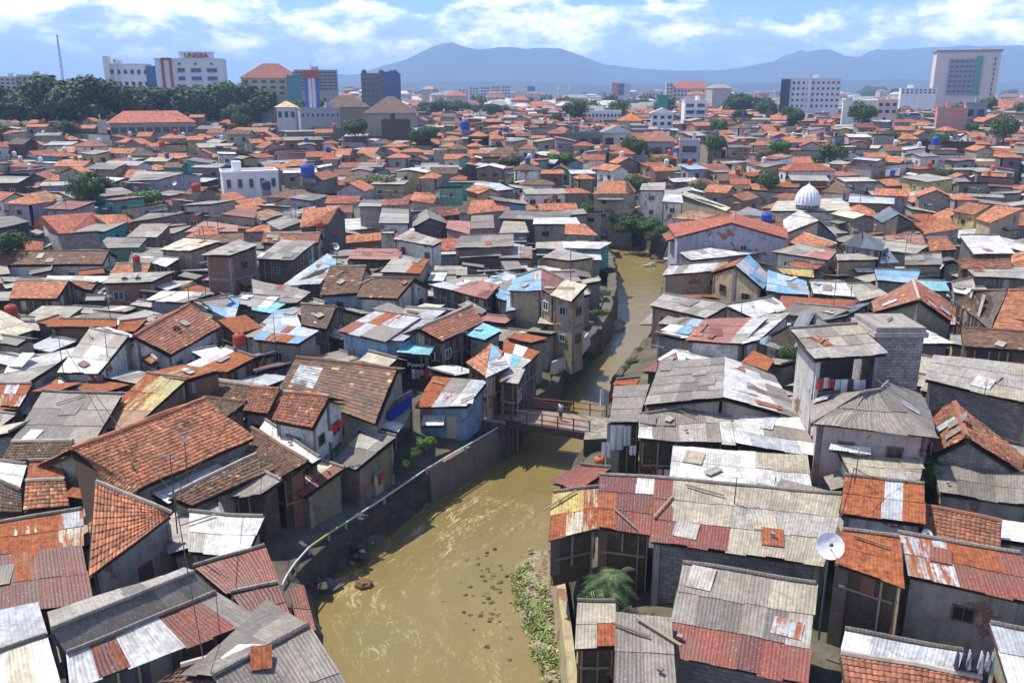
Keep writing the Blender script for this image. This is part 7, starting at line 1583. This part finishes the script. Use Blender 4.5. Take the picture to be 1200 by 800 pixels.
GOOD = [(o, u) for o, u in ANCH if u[1] > 50 and len(shorts[short_anchor(o)]) == 1 and 2 <= len(short_anchor(o).split()) <= 5]
REF = {}
for o, u in ANCH: sh = short_anchor(o); REF[o.name] = sh if len(shorts[sh]) == 1 and 2 <= len(sh.split()) <= 9 else trim(o['label'], 10)
def ref_(o): return REF.get(o.name) or trim(o['label'], 10)
def near_anchor(u, v):
    b = min(GOOD, key=lambda e: (e[1][0] - u) ** 2 + ((e[1][1] - v) * 1.6) ** 2); dx, dy = u - b[1][0], v - b[1][1]
    return ('right of' if dx > 0 else 'left of') if abs(dx) > abs(dy) * 1.4 else ('below' if dy > 0 else 'above'), short_anchor(b[0])
SHW = {'gabled': 'gable roofed', 'hipped': 'hip roofed', 'flat topped': 'flat roofed', 'lean roofed': 'lean roofed'}
for gi in GEN:
    r, (u, v), pal, sw, wk, W, Dp, hh, low = gi
    rel, an = near_anchor(u, v); colr = ORW[pal].replace(' roofed', '').replace(' patched', ' patched'); size = 'long' if W > 9 else ('tall' if hh > 4.6 else ('small' if W < 5.6 else ''))
    wl = WORD_W[wk].replace('stained plaster', 'plaster'); kind = 'shack' if low else 'house'
    r['label'] = ' '.join(f"{size} {colr} {'' if low else SHW[sw]} {kind}, {wl} walls, {rel} the {an}".split()).replace(' ,', ',')
    if len(r['label'].split()) > 13: r['label'] = ' '.join(f"{size} {colr} {kind}, {wl} walls, {rel} the {an}".split())
    r['group'] = 'crowded houses of the riverside settlement'; REF[r.name] = f'{colr} {kind} {rel} the {an}'
TW = {'m1': 'mid green bushy tree', 'm2': 'dull green bushy tree', 'l1': 'bright green tree', 'd3': 'dark round tree', 'o1': 'olive brown tree'}
for r, (u, v), k in TREES2: rel, an = near_anchor(u, v); r['label'] = f'{TW[k]} {rel} the {an}'; r['group'] = 'trees growing between the houses'
for r, par, txt in SCRL: r['label'] = txt + ref_(par)
for r, par in LINES: r['label'] = trim('washing line at the ' + ref_(par), 15)
for r, par in AER: r['label'] = 'aerial on the ' + ref_(par)
for r, a_, b_ in CABS: r['label'] = trim('cable from aerial on ' + ref_(a_), 15)
for o, u in ANCH:
    if o.get('category') in ('house', 'shack') and not o.get('group'): o['group'] = 'houses of the riverside settlement seen close up'
ORD = ['leftmost', 'second from left', 'third from left', 'fourth from left', 'fifth from left', 'sixth from left', 'seventh from left', 'eighth from left', 'ninth from left', 'tenth from left']
by = {}
for o in COL.objects:
    if o.parent is None and o.get('label') and o.get('group') not in ('rubble under the white pipe', 'stones on the gravel bar', 'wet stones in the shallows'): by.setdefault(o['label'], []).append(o)
for lab, lst in by.items():
    if len(lst) < 2: continue
    lst.sort(key=lambda o: proj(o.location)[0])
    for i, o in enumerate(lst):
        w_ = ('left' if i == 0 else 'right') if len(lst) == 2 else (ORD[i] if i < len(lst) - 1 else 'rightmost')
        o['label'] = trim(f'{w_} {lab}', 16)
